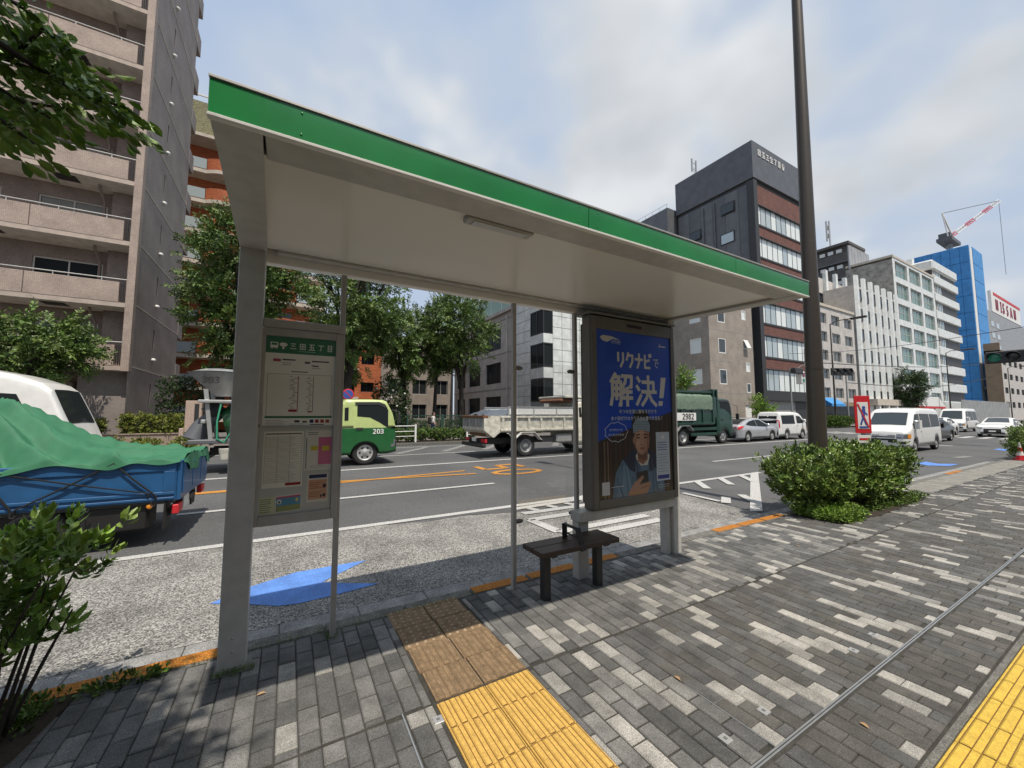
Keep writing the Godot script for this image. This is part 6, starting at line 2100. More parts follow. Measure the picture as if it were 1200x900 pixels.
func wheel(parent: Node, at: Vector3, r: float, w: float, out: float, rim_mat: Material, kind := 0):
	var t := mb()
	var f := Transform3D(Basis.IDENTITY if out > 0 else Basis(Vector3.UP, PI), at)
	t.xf = f
	t.lathe([Vector2(r * 0.58, -w), Vector2(r * 0.9, -w), Vector2(r, -w * 0.8), Vector2(r, -w * 0.2), Vector2(r * 0.96, -0.02), Vector2(r * 0.86, 0.0), Vector2(r * 0.62, -0.015), Vector2(r * 0.6, -0.06)], 28)
	var o := part(parent, "wheel", t, M.rubber)
	var d := mb(); d.xf = f
	if kind == 0:
		d.lathe([Vector2(r * 0.62, -0.02), Vector2(r * 0.56, -0.03), Vector2(r * 0.5, -0.05), Vector2(r * 0.22, -0.02), Vector2(r * 0.16, 0.0), Vector2(0.001, 0.0)], 28)
	else:
		d.lathe([Vector2(r * 0.62, -0.02), Vector2(r * 0.55, -0.03), Vector2(r * 0.48, -0.12), Vector2(r * 0.3, -0.13), Vector2(r * 0.26, -0.04), Vector2(r * 0.12, -0.02), Vector2(0.001, -0.02)], 28)
	part(o, "rim", d, rim_mat)
	var hol := mb(); hol.xf = f
	for i in 6:
		var a := TAU * i / 6
		if kind == 0: hol.sphere(V(cos(a) * r * 0.39, sin(a) * r * 0.39, -0.036), V(r * 0.09, r * 0.09, 0.012), 8, 6)
		else: hol.sphere(V(cos(a) * r * 0.19, sin(a) * r * 0.19, -0.03), V(r * 0.03, r * 0.03, 0.03), 6, 4)
	part(o, "rim_holes" if kind == 0 else "wheel_nuts", hol, M.black if kind == 0 else M.chrome)

func text_part(parent: Node, called: String, txt: String, size: float, m: Material, f: Transform3D, bold := true):
	var tm := TextMesh.new()
	var fnt := SystemFont.new()
	fnt.font_names = PackedStringArray(["Droid Sans"])
	fnt.font_weight = 700 if bold else 400
	tm.font = fnt; tm.text = txt; tm.font_size = 32; tm.pixel_size = size / 24.0; tm.depth = 0.006
	var o := part(parent, called, tm, m)
	o.transform = f

# plain van: spec keys set what differs
func van(called: String, label: String, at: Vector3, heading: int, L: float, H: float, W: float, kind: String, group := "") -> Node3D:
	var v := thing(called, label, "van", at, 0.0 if heading > 0 else PI, group)
	var s := Shell.new()
	s.x0 = -L / 2; s.x1 = L / 2
	s.half = W / 2; s.low = 0.24; s.belt = 1.05; s.lean = 0.11; s.rim = 0.14
	s.nose = 0.20; s.tail = 0.08
	s.wheels = [-L / 2 + 0.95, L / 2 - 0.85]
	s.arch = 0.36
	var h := H
	s.top = [[s.x0, 0.95], [s.x0 + 0.03, h - 0.5], [s.x0 + 0.14, h - 0.12], [s.x0 + 0.4, h - 0.02], [0, h], [s.x1 - 1.55, h - 0.05], [s.x1 - 1.3, h - 0.13], [s.x1 - 1.15, h - 0.22], [s.x1 - 0.5, 1.16], [s.x1 - 0.34, 1.05], [s.x1 - 0.08, 0.90], [s.x1 - 0.02, 0.72], [s.x1, 0.52]]
	if kind == "coach": s.top = [[s.x0, 0.95], [s.x0 + 0.05, h - 0.3], [s.x0 + 0.3, h - 0.05], [0, h], [s.x1 - 2.4, h - 0.03], [s.x1 - 1.3, h - 0.26], [s.x1 - 0.8, h - 0.46], [s.x1 - 0.62, h - 0.62], [s.x1 - 0.24, 1.4], [s.x1 - 0.16, 1.2], [s.x1 - 0.04, 0.95], [s.x1, 0.5]]
	if kind == "kei": s.top = [[s.x0, 0.9], [s.x0 + 0.04, h - 0.5], [s.x0 + 0.16, h - 0.08], [s.x0 + 0.4, h - 0.01], [0, h], [s.x1 - 1.2, h - 0.05], [s.x1 - 0.95, h - 0.16], [s.x1 - 0.3, 1.06], [s.x1 - 0.18, 0.98], [s.x1 - 0.03, 0.8], [s.x1, 0.5]]
	part(v, "body", shell_body(s), M.white_body)
	var a: float; var b: float
	if kind == "coach":
		a = s.x1 - 0.27; b = s.x1 - 0.62
	elif kind == "kei":
		a = s.x1 - 0.34; b = s.x1 - 0.93
	else:
		a = s.x1 - 0.55; b = s.x1 - 1.14
	part(v, "windscreen", top_panel(s, a, b, 0.93), M.glass_dark if kind == "coach" else M.glass_blue)
	for g in [1.0, -1.0]:
		var wl := h - 0.27
		if kind == "coach": wl = h - 0.72
		part(v, "front_side_window", side_panel(s, [[s.x1 - 1.62, 1.08, wl], [s.x1 - 1.16, 1.08, wl - 0.03], [s.x1 - 0.72, 1.09, 1.26]], g), M.glass_dark)
		if kind == "kei": part(v, "side_window", side_panel(s, [[s.x0 + 0.32, 1.05, h - 0.24], [0.05, 1.05, h - 0.22]], g), M.glass_dark)
		else:
			part(v, "side_window", side_panel(s, [[s.x0 + 1.7, 1.1, h - 0.28], [s.x1 - 1.74, 1.1, h - 0.27]], g), M.glass_dark)
			part(v, "rear_side_window", side_panel(s, [[s.x0 + 0.35, 1.12, h - 0.3], [s.x0 + 1.6, 1.1, h - 0.28]], g), M.glass_dark)
		part(v, "headlight", end_panel(s, 0.62, 0.82, g * (W / 2 - 0.06), g * (W / 2 - 0.42), 1), M.lamp_clear)
		part(v, "indicator", side_panel(s, [[s.x1 - 0.32, 0.63, 0.83], [s.x1 - 0.16, 0.63, 0.81]], g, 0.012), M.amber)
		part(v, "tail_light", side_panel(s, [[s.x0 + 0.02, 0.8, 1.3], [s.x0 + 0.1, 0.8, 1.3]], g, 0.012), M.red)
		part(v, "door_handle", side_panel(s, [[s.x1 - 1.66, 0.92, 0.96], [s.x1 - 1.5, 0.92, 0.96]], g, 0.02), M.chrome)
		part(v, "door_seam", side_panel(s, [[s.x1 - 1.70, 0.4, h - 0.3], [s.x1 - 1.688, 0.4, h - 0.3]], g, 0.003), M.black)
		var mi := mb(); mi.bbox(V(s.x1 - 0.92, 1.12, g * (W / 2 + 0.03)), V(s.x1 - 0.76, 1.36, g * (W / 2 + 0.2)), 0.04)
		part(v, "wing_mirror", mi, M.white_body)
		for x in s.wheels: wheel(v, V(x, 0.31, g * (W / 2 - 0.02)), 0.31, 0.2, g, M.alu)
		part(v, "fog_lamp", end_panel(s, 0.38, 0.5, g * (W / 2 - 0.12), g * (W / 2 - 0.34), 1), M.frame_dark)
	part(v, "grille", end_panel(s, 0.66, 0.76, -W / 2 + 0.46, W / 2 - 0.46, 1), M.frame_dark)
	part(v, "grille_bar", end_panel(s, 0.70, 0.725, -W / 2 + 0.48, W / 2 - 0.48, 1, 0.03), M.chrome)
	part(v, "lower_grille", end_panel(s, 0.44, 0.60, -W / 2 + 0.4, W / 2 - 0.4, 1), M.black)
	part(v, "number_plate", end_panel(s, 0.38, 0.52, -0.17, 0.17, 1, 0.035), M.plate)
	part(v, "rear_window", end_panel(s, 1.08, h - 0.28, -W / 2 + 0.2, W / 2 - 0.2, -1), M.glass_dark)
	part(v, "rear_bumper", end_panel(s, 0.32, 0.56, -W / 2 + 0.1, W / 2 - 0.1, -1, 0.05), M.frame_dark if kind == "kei" else M.white_body)
	mat("yellow_plate", lin(0.75, 0.55, 0.03), 0.5)
	part(v, "rear_plate", end_panel(s, 0.4, 0.56, -0.42 if kind == "kei" else -0.17, -0.08 if kind == "kei" else 0.17, -1, 0.07), M.yellow_plate if kind == "kei" else M.plate)
	return v

func saloon(called: String, label: String, at: Vector3, heading: int, kind: String, body: Material) -> Node3D:
	var v := thing(called, label, "car", at, 0.0 if heading > 0 else PI)
	var s := Shell.new()
	var L := 4.55
	s.x0 = -L / 2; s.x1 = L / 2
	s.half = 0.88; s.low = 0.2; s.belt = 0.82; s.lean = 0.42; s.rim = 0.1; s.nose = 0.3; s.tail = 0.22
	s.wheels = [s.x0 + 0.88, s.x1 - 0.92]
	s.arch = 0.37
	var h := 1.47
	if kind == "hatch":
		s.top = [[s.x0, 0.62], [s.x0 + 0.04, 0.92], [s.x0 + 0.10, 1.0], [s.x0 + 0.3, 1.05], [s.x0 + 0.95, 1.27], [s.x0 + 1.7, 1.44], [s.x0 + 2.15, h], [s.x0 + 2.6, 1.43], [s.x0 + 3.45, 1.0], [s.x0 + 3.9, 0.88], [s.x1 - 0.12, 0.7], [s.x1, 0.45]]
	else:
		s.top = [[s.x0, 0.6], [s.x0 + 0.05, 0.98], [s.x0 + 0.55, 1.05], [s.x0 + 1.15, 1.36], [s.x0 + 1.6, 1.43], [s.x0 + 2.3, 1.43], [s.x0 + 3.1, 1.05], [s.x0 + 3.3, 0.99], [s.x1 - 0.3, 0.86], [s.x1 - 0.05, 0.72], [s.x1, 0.45]]
		h = 1.43
	part(v, "body", shell_body(s), body)
	var x := s.x0
	if kind == "hatch":
		part(v, "windscreen", top_panel(s, x + 3.38, x + 2.68, 0.92), M.glass_dark)
		part(v, "rear_window", top_panel(s, x + 0.35, x + 1.45, 0.85), M.glass_dark)
	else:
		part(v, "windscreen", top_panel(s, x + 3.06, x + 2.36, 0.93), M.glass_blue)
		part(v, "rear_window", top_panel(s, x + 0.6, x + 1.12, 0.88), M.glass_dark)
	for g in [1.0, -1.0]:
		if kind == "hatch":
			part(v, "rear_side_window", side_panel(s, [[x + 0.85, 1.03, 1.1], [x + 1.25, 0.98, 1.25], [x + 1.95, 0.94, 1.36]], g), M.glass_dark)
			part(v, "front_side_window", side_panel(s, [[x + 2.0, 0.94, 1.36], [x + 2.5, 0.92, 1.34], [x + 3.15, 0.92, 1.02]], g), M.glass_dark)
			part(v, "tail_light", side_panel(s, [[x + 0.03, 0.74, 0.96], [x + 0.22, 0.84, 0.98], [x + 0.5, 0.93, 0.97]], g, 0.012), M.red)
		else:
			part(v, "rear_side_window", side_panel(s, [[x + 0.9, 1.02, 1.08], [x + 1.3, 0.98, 1.3], [x + 1.75, 0.96, 1.33]], g), M.glass_dark)
			part(v, "front_side_window", side_panel(s, [[x + 1.8, 0.96, 1.33], [x + 2.25, 0.95, 1.32], [x + 2.9, 0.96, 1.04]], g), M.glass_dark)
			part(v, "tail_light", side_panel(s, [[x + 0.02, 0.72, 0.9], [x + 0.3, 0.78, 0.9]], g, 0.012), M.red)
		part(v, "headlight", end_panel(s, 0.62, 0.72, g * 0.78, g * 0.46, 1), M.lamp_clear)
		part(v, "door_seam", side_panel(s, [[x + 1.98, 0.35, 0.95], [x + 1.99, 0.35, 0.95]], g, 0.003), M.black)
		part(v, "sill", side_panel(s, [[x + 1.35, 0.22, 0.3], [s.x1 - 1.4, 0.22, 0.3]], g, 0.01), M.frame_dark)
		var mi := mb(); mi.bbox(V(x + 2.9, 0.95, g * 0.86), V(x + 3.06, 1.1, g * 1.04), 0.035)
		part(v, "wing_mirror", mi, body)
		for w in s.wheels: wheel(v, V(w, 0.315, g * 0.865), 0.315, 0.2, g, M.alu)
	part(v, "grille", end_panel(s, 0.32, 0.62, -0.42, 0.42, 1), M.black)
	part(v, "lower_intake", end_panel(s, 0.26, 0.36, -0.74, 0.74, 1), M.frame_dark)
	part(v, "number_plate", end_panel(s, 0.4, 0.5, -0.17, 0.17, 1, 0.03), M.plate)
	part(v, "rear_bumper", end_panel(s, 0.24, 0.46, -0.7, 0.7, -1), M.frame_dark)
	part(v, "rear_plate", end_panel(s, 0.62, 0.76, -0.17, 0.17, -1), M.plate)
	return v

# truck cab, front at x = front
func cab(v: Node, front: float, length: float, W: float, base: float, h: float, upper: Material, lower: Material, split: float):
	var s := Shell.new()
	s.x1 = front; s.x0 = front - length
	s.half = W / 2; s.low = base; s.belt = 1.2; s.lean = 0.07; s.rim = 0.12; s.nose = 0.14; s.tail = 0.03
	s.wheels = [front - 1.05]
	s.arch = 0.47
	s.top = [[s.x0, h - 0.10], [s.x0 + 0.10, h - 0.01], [s.x0 + length * 0.5, h], [front - 0.5, h - 0.01], [front - 0.36, h - 0.06], [front - 0.15, h - 0.45], [front - 0.05, 1.3], [front - 0.03, 1.1], [front - 0.01, 0.8], [front, 0.5]]
	if lower == upper: part(v, "cab_shell", shell_body(s), upper)
	else:
		# two-tone paint: the shell is made in two pieces that meet at the split
		var su := Shell.new(); var sl := Shell.new()
		for k in [su, sl]:
			k.x0 = s.x0; k.x1 = s.x1; k.half = s.half; k.belt = s.belt; k.lean = s.lean; k.nose = s.nose; k.tail = s.tail
		su.low = split; su.rim = s.rim; su.top = s.top; su.x1 = front - 0.046
		sl.low = s.low; sl.rim = 0.002; sl.wheels = s.wheels; sl.arch = s.arch
		for q in s.top: sl.top.append([q[0], minf(q[1], split)])
		su.nose = 0.03
		part(v, "cab_upper", shell_body(su), upper)
		part(v, "cab_lower", shell_body(sl), lower)
	for g in [1.0, -1.0]:
		part(v, "cab_door", side_panel(s, [[front - 1.44, split + 0.01, h - 0.08], [front - 0.6, split + 0.01, h - 0.08], [front - 0.2, split + 0.01, h - 0.5]], g, 0.004), upper)
		part(v, "cab_window", side_panel(s, [[front - 1.33, h - 0.58, h - 0.13], [front - 0.92, h - 0.62, h - 0.11], [front - 0.62, h - 0.78, h - 0.12], [front - 0.40, h - 0.93, h - 0.2], [front - 0.2, h - 0.97, h - 0.58]], g, 0.011), M.glass_dark)
		part(v, "window_visor", side_panel(s, [[front - 1.4, h - 0.2, h - 0.11], [front - 0.62, h - 0.19, h - 0.09], [front - 0.42, h - 0.30, h - 0.17]], g, 0.025), M.frame_dark)
		part(v, "rear_quarter_window", side_panel(s, [[s.x0 + 0.06, h - 0.72, h - 0.3], [s.x0 + 0.18, h - 0.72, h - 0.28]], g, 0.01), M.glass_dark)
		part(v, "door_handle", side_panel(s, [[front - 1.36, split - 0.06, split + 0.02], [front - 1.14, split - 0.06, split + 0.02]], g, 0.02), M.frame_dark)
		part(v, "headlight", end_panel(s, 0.62, 0.84, g * (W / 2 - 0.08), g * (W / 2 - 0.4), 1), M.lamp_clear)
		part(v, "side_lamp", side_panel(s, [[front - 0.2, 0.58, 0.68], [front - 0.08, 0.58, 0.68]], g, 0.012), M.lamp_clear)
		var mi := mb()
		mi.tube([V(front - 0.2, h - 0.35, g * (W / 2 - 0.05)), V(front + 0.02, h - 0.42, g * (W / 2 + 0.14)), V(front + 0.02, 1.35, g * (W / 2 + 0.14))], 0.014, 6)
		mi.bbox(V(front - 0.02, 1.4, g * (W / 2 + 0.05)), V(front + 0.05, 1.75, g * (W / 2 + 0.24)), 0.02)
		part(v, "wing_mirror", mi, M.frame_dark)
	part(v, "windscreen", top_panel(s, front - 0.06, front - 0.34, 0.92), M.glass_blue)
	part(v, "front_bumper", end_panel(s, base + 0.1, base + 0.38, -W / 2 + 0.1, W / 2 - 0.1, 1, 0.05), lower)
	part(v, "grille", end_panel(s, 0.86, 1.0, -W / 2 + 0.4, W / 2 - 0.4, 1), M.frame_dark)

func chassis(v: Node, xa: float, xb: float, W: float, wheels: Array, r: float, rim_mat: Material):
	for g in [0.36, -0.36]:
		solid(v, "frame_rail", V(xa, 0.5, g - 0.04), V(xb, 0.72, g + 0.04), M.frame_dark)
	for x in wheels:
		for g in [1.0, -1.0]:
			wheel(v, V(x, r, g * (W / 2 - 0.06)), r, 0.24, g, rim_mat, 1 if x == wheels[0] else 0)
		var ax := mb(); ax.tube([V(x, r, -W / 2 + 0.2), V(x, r, W / 2 - 0.2)], 0.06, 8)
		part(v, "axle", ax, M.frame_dark)

func build_vehicles():
	var Y := -0.122
	mat("truck_blue", lin(0.022, 0.115, 0.29), 0.45, 0, T.cloud, 0.5, {"coat": 0.2, "world": false})
	mat("tarp_green", lin(0.035, 0.185, 0.092), 0.72, 0, T.cloud, 0.9, {"world": false, "bump": T.cloud_n, "bump_scale": 1.2})
	mat("mixer_green", lin(0.015, 0.12, 0.035), 0.35, 0, T.soft, 0.6, {"coat": 0.5, "world": false})
	mat("mixer_pale", lin(0.50, 0.60, 0.24), 0.35, 0, T.soft, 0.6, {"coat": 0.5, "world": false})
	mat("dump_green", lin(0.008, 0.045, 0.03), 0.4, 0, T.soft, 0.6, {"coat": 0.4, "world": false})
	mat("tarp_grey_green", lin(0.16, 0.23, 0.17), 0.85, 0, T.cloud, 0.7, {"world": false})
	mat("tarp_slate", lin(0.10, 0.12, 0.15), 0.6, 0, T.cloud, 0.7, {"world": false})
	mat("cream_body", lin(0.76, 0.74, 0.64), 0.5, 0, T.stain, 0.5, {"world": false})
	mat("rust_steel", lin(0.22, 0.10, 0.05), 0.8, 0, T.stain, 0.7, {"world": false})
	mat("drum_grey", lin(0.36, 0.37, 0.38), 0.5, 0.2, T.stain, 0.4, {"world": false})
	mat("rope", lin(0.012, 0.012, 0.013), 0.9)
	blue_truck(V(-1.26, Y, -7.72))
	mixer_truck(V(0.0, Y, -14.95))
	white_dump(V(8.4, Y, -14.55))
	green_dump(V(20.2, Y, -14.75))
	var c := van("tall_van", "white high roofed van waiting behind the mixer truck", V(-7.65, Y, -14.9), 1, 6.2, 2.95, 2.0, "coach")
	saloon("hatchback", "silver fastback hatchback stopped behind the small white minivan", V(25.95, Y, -14.5), 1, "hatch", M.silver_body)
	van("minivan", "small white minivan with yellow plate seen from behind", V(30.2, Y, -14.4), 1, 3.9, 1.86, 1.55, "kei")
	van("delivery_van", "white delivery van approaching in the near lane behind the bush", V(26.0, Y, -7.1), -1, 4.7, 2.0, 1.72, "van")
	van("delivery_van", "white van farther up the road beside the white saloon", V(57.5, Y, -11.6), -1, 4.9, 2.25, 1.85, "van")
	saloon("saloon_car", "white saloon with black grille at the far crossing", V(47.3, Y, -7.4), -1, "saloon", M.white_body)
	saloon("saloon_car", "black car half hidden behind the near delivery van", V(35.5, Y, -8.6), -1, "saloon", M.black_body)
	saloon("saloon_car", "white car just showing behind the black car", V(45.5, Y, -10.4), -1, "saloon", M.white_body)
	saloon("saloon_car", "dark car at the picture's edge behind the white saloon", V(58.0, Y, -6.7), -1, "saloon", M.black_body)
	saloon("saloon_car", "dark car parked behind the silver hatchback by the taupe building", V(31.8, Y, -18.6), 1, "saloon", M.black_body)

func blue_truck(at: Vector3):
	# rear end at local x = 0, driving towards -x, so built along -x
	var v := thing("flatbed_truck", "blue flatbed truck with its load under a roped green tarpaulin", "truck", at)
	var W := 1.86; var yb := 0.60; var yt := 1.10
	solid(v, "bed_floor", V(-3.3, yb - 0.06, -W / 2 + 0.03), V(-0.03, yb, W / 2 - 0.03), M.frame_dark)
	for g in [1.0, -1.0]:
		var z: float = g * W / 2
		var m := mb(); m.bbox(V(-3.3, yb - 0.02, minf(z, z - g * 0.045)), V(-0.005, yt, maxf(z, z - g * 0.045)), 0.008)
		var o := part(v, "side_board", m, M.truck_blue)
		var rb := mb()
		var za := minf(z, z + g * 0.016); var zb := maxf(z, z + g * 0.016)
		rb.bbox(V(-3.29, yt - 0.13, za), V(-0.02, yt - 0.002, zb), 0.006)
		rb.bbox(V(-3.29, yb + 0.06, za), V(-0.02, yb + 0.10, zb), 0.006)
		rb.bbox(V(-3.29, yb + 0.0, za), V(-0.02, yb + 0.03, zb), 0.006)
		rb.bbox(V(-0.14, yb + 0.10, za), V(-0.02, yt - 0.13, zb), 0.006)
		part(o, "pressed_ribs", rb, M.truck_blue)
	var tg := mb(); tg.bbox(V(-0.003, yb - 0.02, -W / 2), V(0.042, yt, W / 2), 0.008)
	var tb := part(v, "tail_board", tg, M.truck_blue)
	for i in 3:
		var r := mb(); r.bbox(V(0.042, yb + 0.06, -0.86 + i * 0.59), V(0.058, yt - 0.05, -0.32 + i * 0.59), 0.008)
		part(tb, "pressed_panel", r, M.truck_blue)
	for g in [-0.8, 0.8]:
		solid(v, "tail_lamp", V(-0.04, 0.40, g - 0.12), V(0.03, 0.52, g + 0.12), M.red, 0.01)
		solid(v, "mud_flap", V(-0.12, 0.22, g - 0.14), V(-0.1, 0.56, g + 0.14), M.black)
	solid(v, "rear_bumper", V(-0.14, 0.36, -0.78), V(-0.07, 0.44, 0.78), M.frame_dark)
	solid(v, "number_plate", V(-0.065, 0.34, -0.17), V(-0.05, 0.5, 0.17), M.plate)
	solid(v, "side_tank", V(-0.95, 0.22, 0.48), V(-0.28, 0.56, 0.88), M.black, 0.03)
	var lamp := mb(); lamp.sphere(V(-0.27, 0.52, 0.9), V(0.035, 0.035, 0.025), 10, 6)
	part(v, "marker_lamp", lamp, M.amber)
	chassis(v, -5.0, -0.1, 1.86, [-1.35, -4.3], 0.33, M.slate)
	solid(v, "under_tray", V(-3.2, 0.45, -0.7), V(-0.3, 0.58, 0.7), M.black)
	# tarpaulin: peaked load draped over the boards
	var nx := 120; var nz := 64
	var t := mb()
	var f := FastNoiseLite.new(); f.seed = 4; f.frequency = 2.4; f.fractal_octaves = 3
	var hgt := func(x: float, z: float) -> float:
		# ridge line along the truck
		var ridge := along([[-3.4, 1.98], [-2.3, 1.95], [-1.85, 1.80], [-1.35, 1.42], [-0.95, 1.22], [-0.5, 1.15], [0.02, 1.15]], x)
		var side := pow(absf(z) / (W / 2), 2.2)
		var y := lerpf(ridge, yt + 0.03, minf(side, 1.0))
		# folds run from the peak down to the rope points
		var fold := sin((x * 2.2 + absf(z) * 3.1) * 2.0) * 0.03 * (ridge - yt) + 0.02 * sin(x * 9.0 + z * 5.0) * smoothstep(-1.2, -0.1, x)
		for c in [[-2.5, 0.1, -1.7, 0.93, 0.07], [-2.2, 0.2, -1.2, 0.93, 0.05], [-2.0, 0.0, -0.62, 0.93, 0.06], [-1.9, -0.2, -0.3, -0.6, 0.05], [-3.2, 0.2, -2.4, 0.95, 0.06], [-1.0, 0.4, -0.05, 0.1, 0.035]]:
			var a := Vector2(c[0], c[1]); var b := Vector2(c[2], c[3])
			var q := Geometry2D.get_closest_point_to_segment(Vector2(x, z), a, b)
			var dd := q.distance_to(Vector2(x, z))
			fold += c[4] * 2.4 * exp(-dd * 14.0) - c[4] * 1.1 * exp(-absf(dd - 0.14) * 16.0)
		return y + fold + f.get_noise_2d(x, z) * 0.035
	var rows := []
	for i in nx + 1:
		var x := lerpf(-3.35, 0.03, i / float(nx))
		var row := []
		for j in nz + 1:
			var q := j / float(nz)
			var z := lerpf(-W / 2 - 0.03, W / 2 + 0.03, clampf((q - 0.06) / 0.88, 0, 1))
			var y: float = hgt.call(x, z)
			if q < 0.06 or q > 0.94:
				var e := (0.06 - q) / 0.06 if q < 0.06 else (q - 0.94) / 0.06
				y = lerpf(y, yt - 0.02 - 0.10 * exp(-pow((x + 1.72) / 0.22, 2.0)) - 0.06 * exp(-pow((x + 0.62) / 0.14, 2.0)) - 0.14 * smoothstep(-2.0, -3.0, x) + 0.025 * sin(x * 9.7), e)
				z += signf(z) * 0.02 * e
			row.append(V(x, y, z))
		rows.append(row)
	t.loft(rows, false, false, false)
	part(v, "tarpaulin", t, M.tarp_green)
	var sk := mb()
	var s0 := []; var s1 := []
	for j in 31:
		var z := lerpf(-W / 2 - 0.02, W / 2 + 0.02, j / 30.0)
		s0.append(V(0.05 + 0.01 * sin(z * 14), hgt.call(0.03, clampf(z, -W / 2, W / 2)), z)); s1.append(V(0.075 + 0.012 * sin(z * 20), yt - 0.12 - 0.07 * sin(z * 5.0) - 0.03 * sin(z * 13), z))
	sk.loft([s1, s0], false, false, false)
	part(v, "tarpaulin_skirt", sk, M.tarp_green)
	# ropes hooked along the side
	var zf := W / 2 + 0.035
	for r in [[V(-1.72, yt - 0.02, zf), V(-1.45, yb + 0.02, zf)], [V(-1.72, yt - 0.02, zf), V(-0.28, yb + 0.1, zf)], [V(-0.62, yt + 0.0, zf), V(-1.42, yb + 0.02, zf)], [V(-0.62, yt + 0.0, zf), V(-0.2, yb + 0.06, zf)]]:
		var m := mb()
		m.tube([r[0] + V(-0.02, 0.12, -0.12), r[0], r[0].lerp(r[1], 0.5) - V(0, 0.012, 0), r[1], r[1] + V(0.0, -0.06, -0.02)], 0.011, 6)
		part(v, "rope", m, M.rope)
	for x in [-1.45, -0.24, -0.85]:
		var hk := mb(); hk.tube([V(x, yb + 0.0, zf), V(x, yb - 0.06, zf + 0.01), V(x + 0.03, yb - 0.07, zf), V(x + 0.04, yb - 0.04, zf)], 0.008, 6)
		part(v, "rope_hook", hk, M.iron)
	# cab, outside the picture
	var s := Shell.new()
	s.x0 = -5.2; s.x1 = -3.45; s.half = 0.86; s.low = 0.45; s.rim = 0.14; s.nose = 0.05; s.tail = 0.12; s.wheels = [-4.3]; s.arch = 0.42
	s.top = [[-5.2, 0.8], [-5.12, 1.15], [-4.8, 1.9], [-4.6, 2.0], [-3.6, 2.02], [-3.45, 1.95]]
	part(v, "cab", shell_body(s), M.truck_blue)
	part(v, "cab_window", side_panel(s, [[-4.75, 1.2, 1.75], [-3.8, 1.2, 1.85]], 1.0), M.glass_dark)

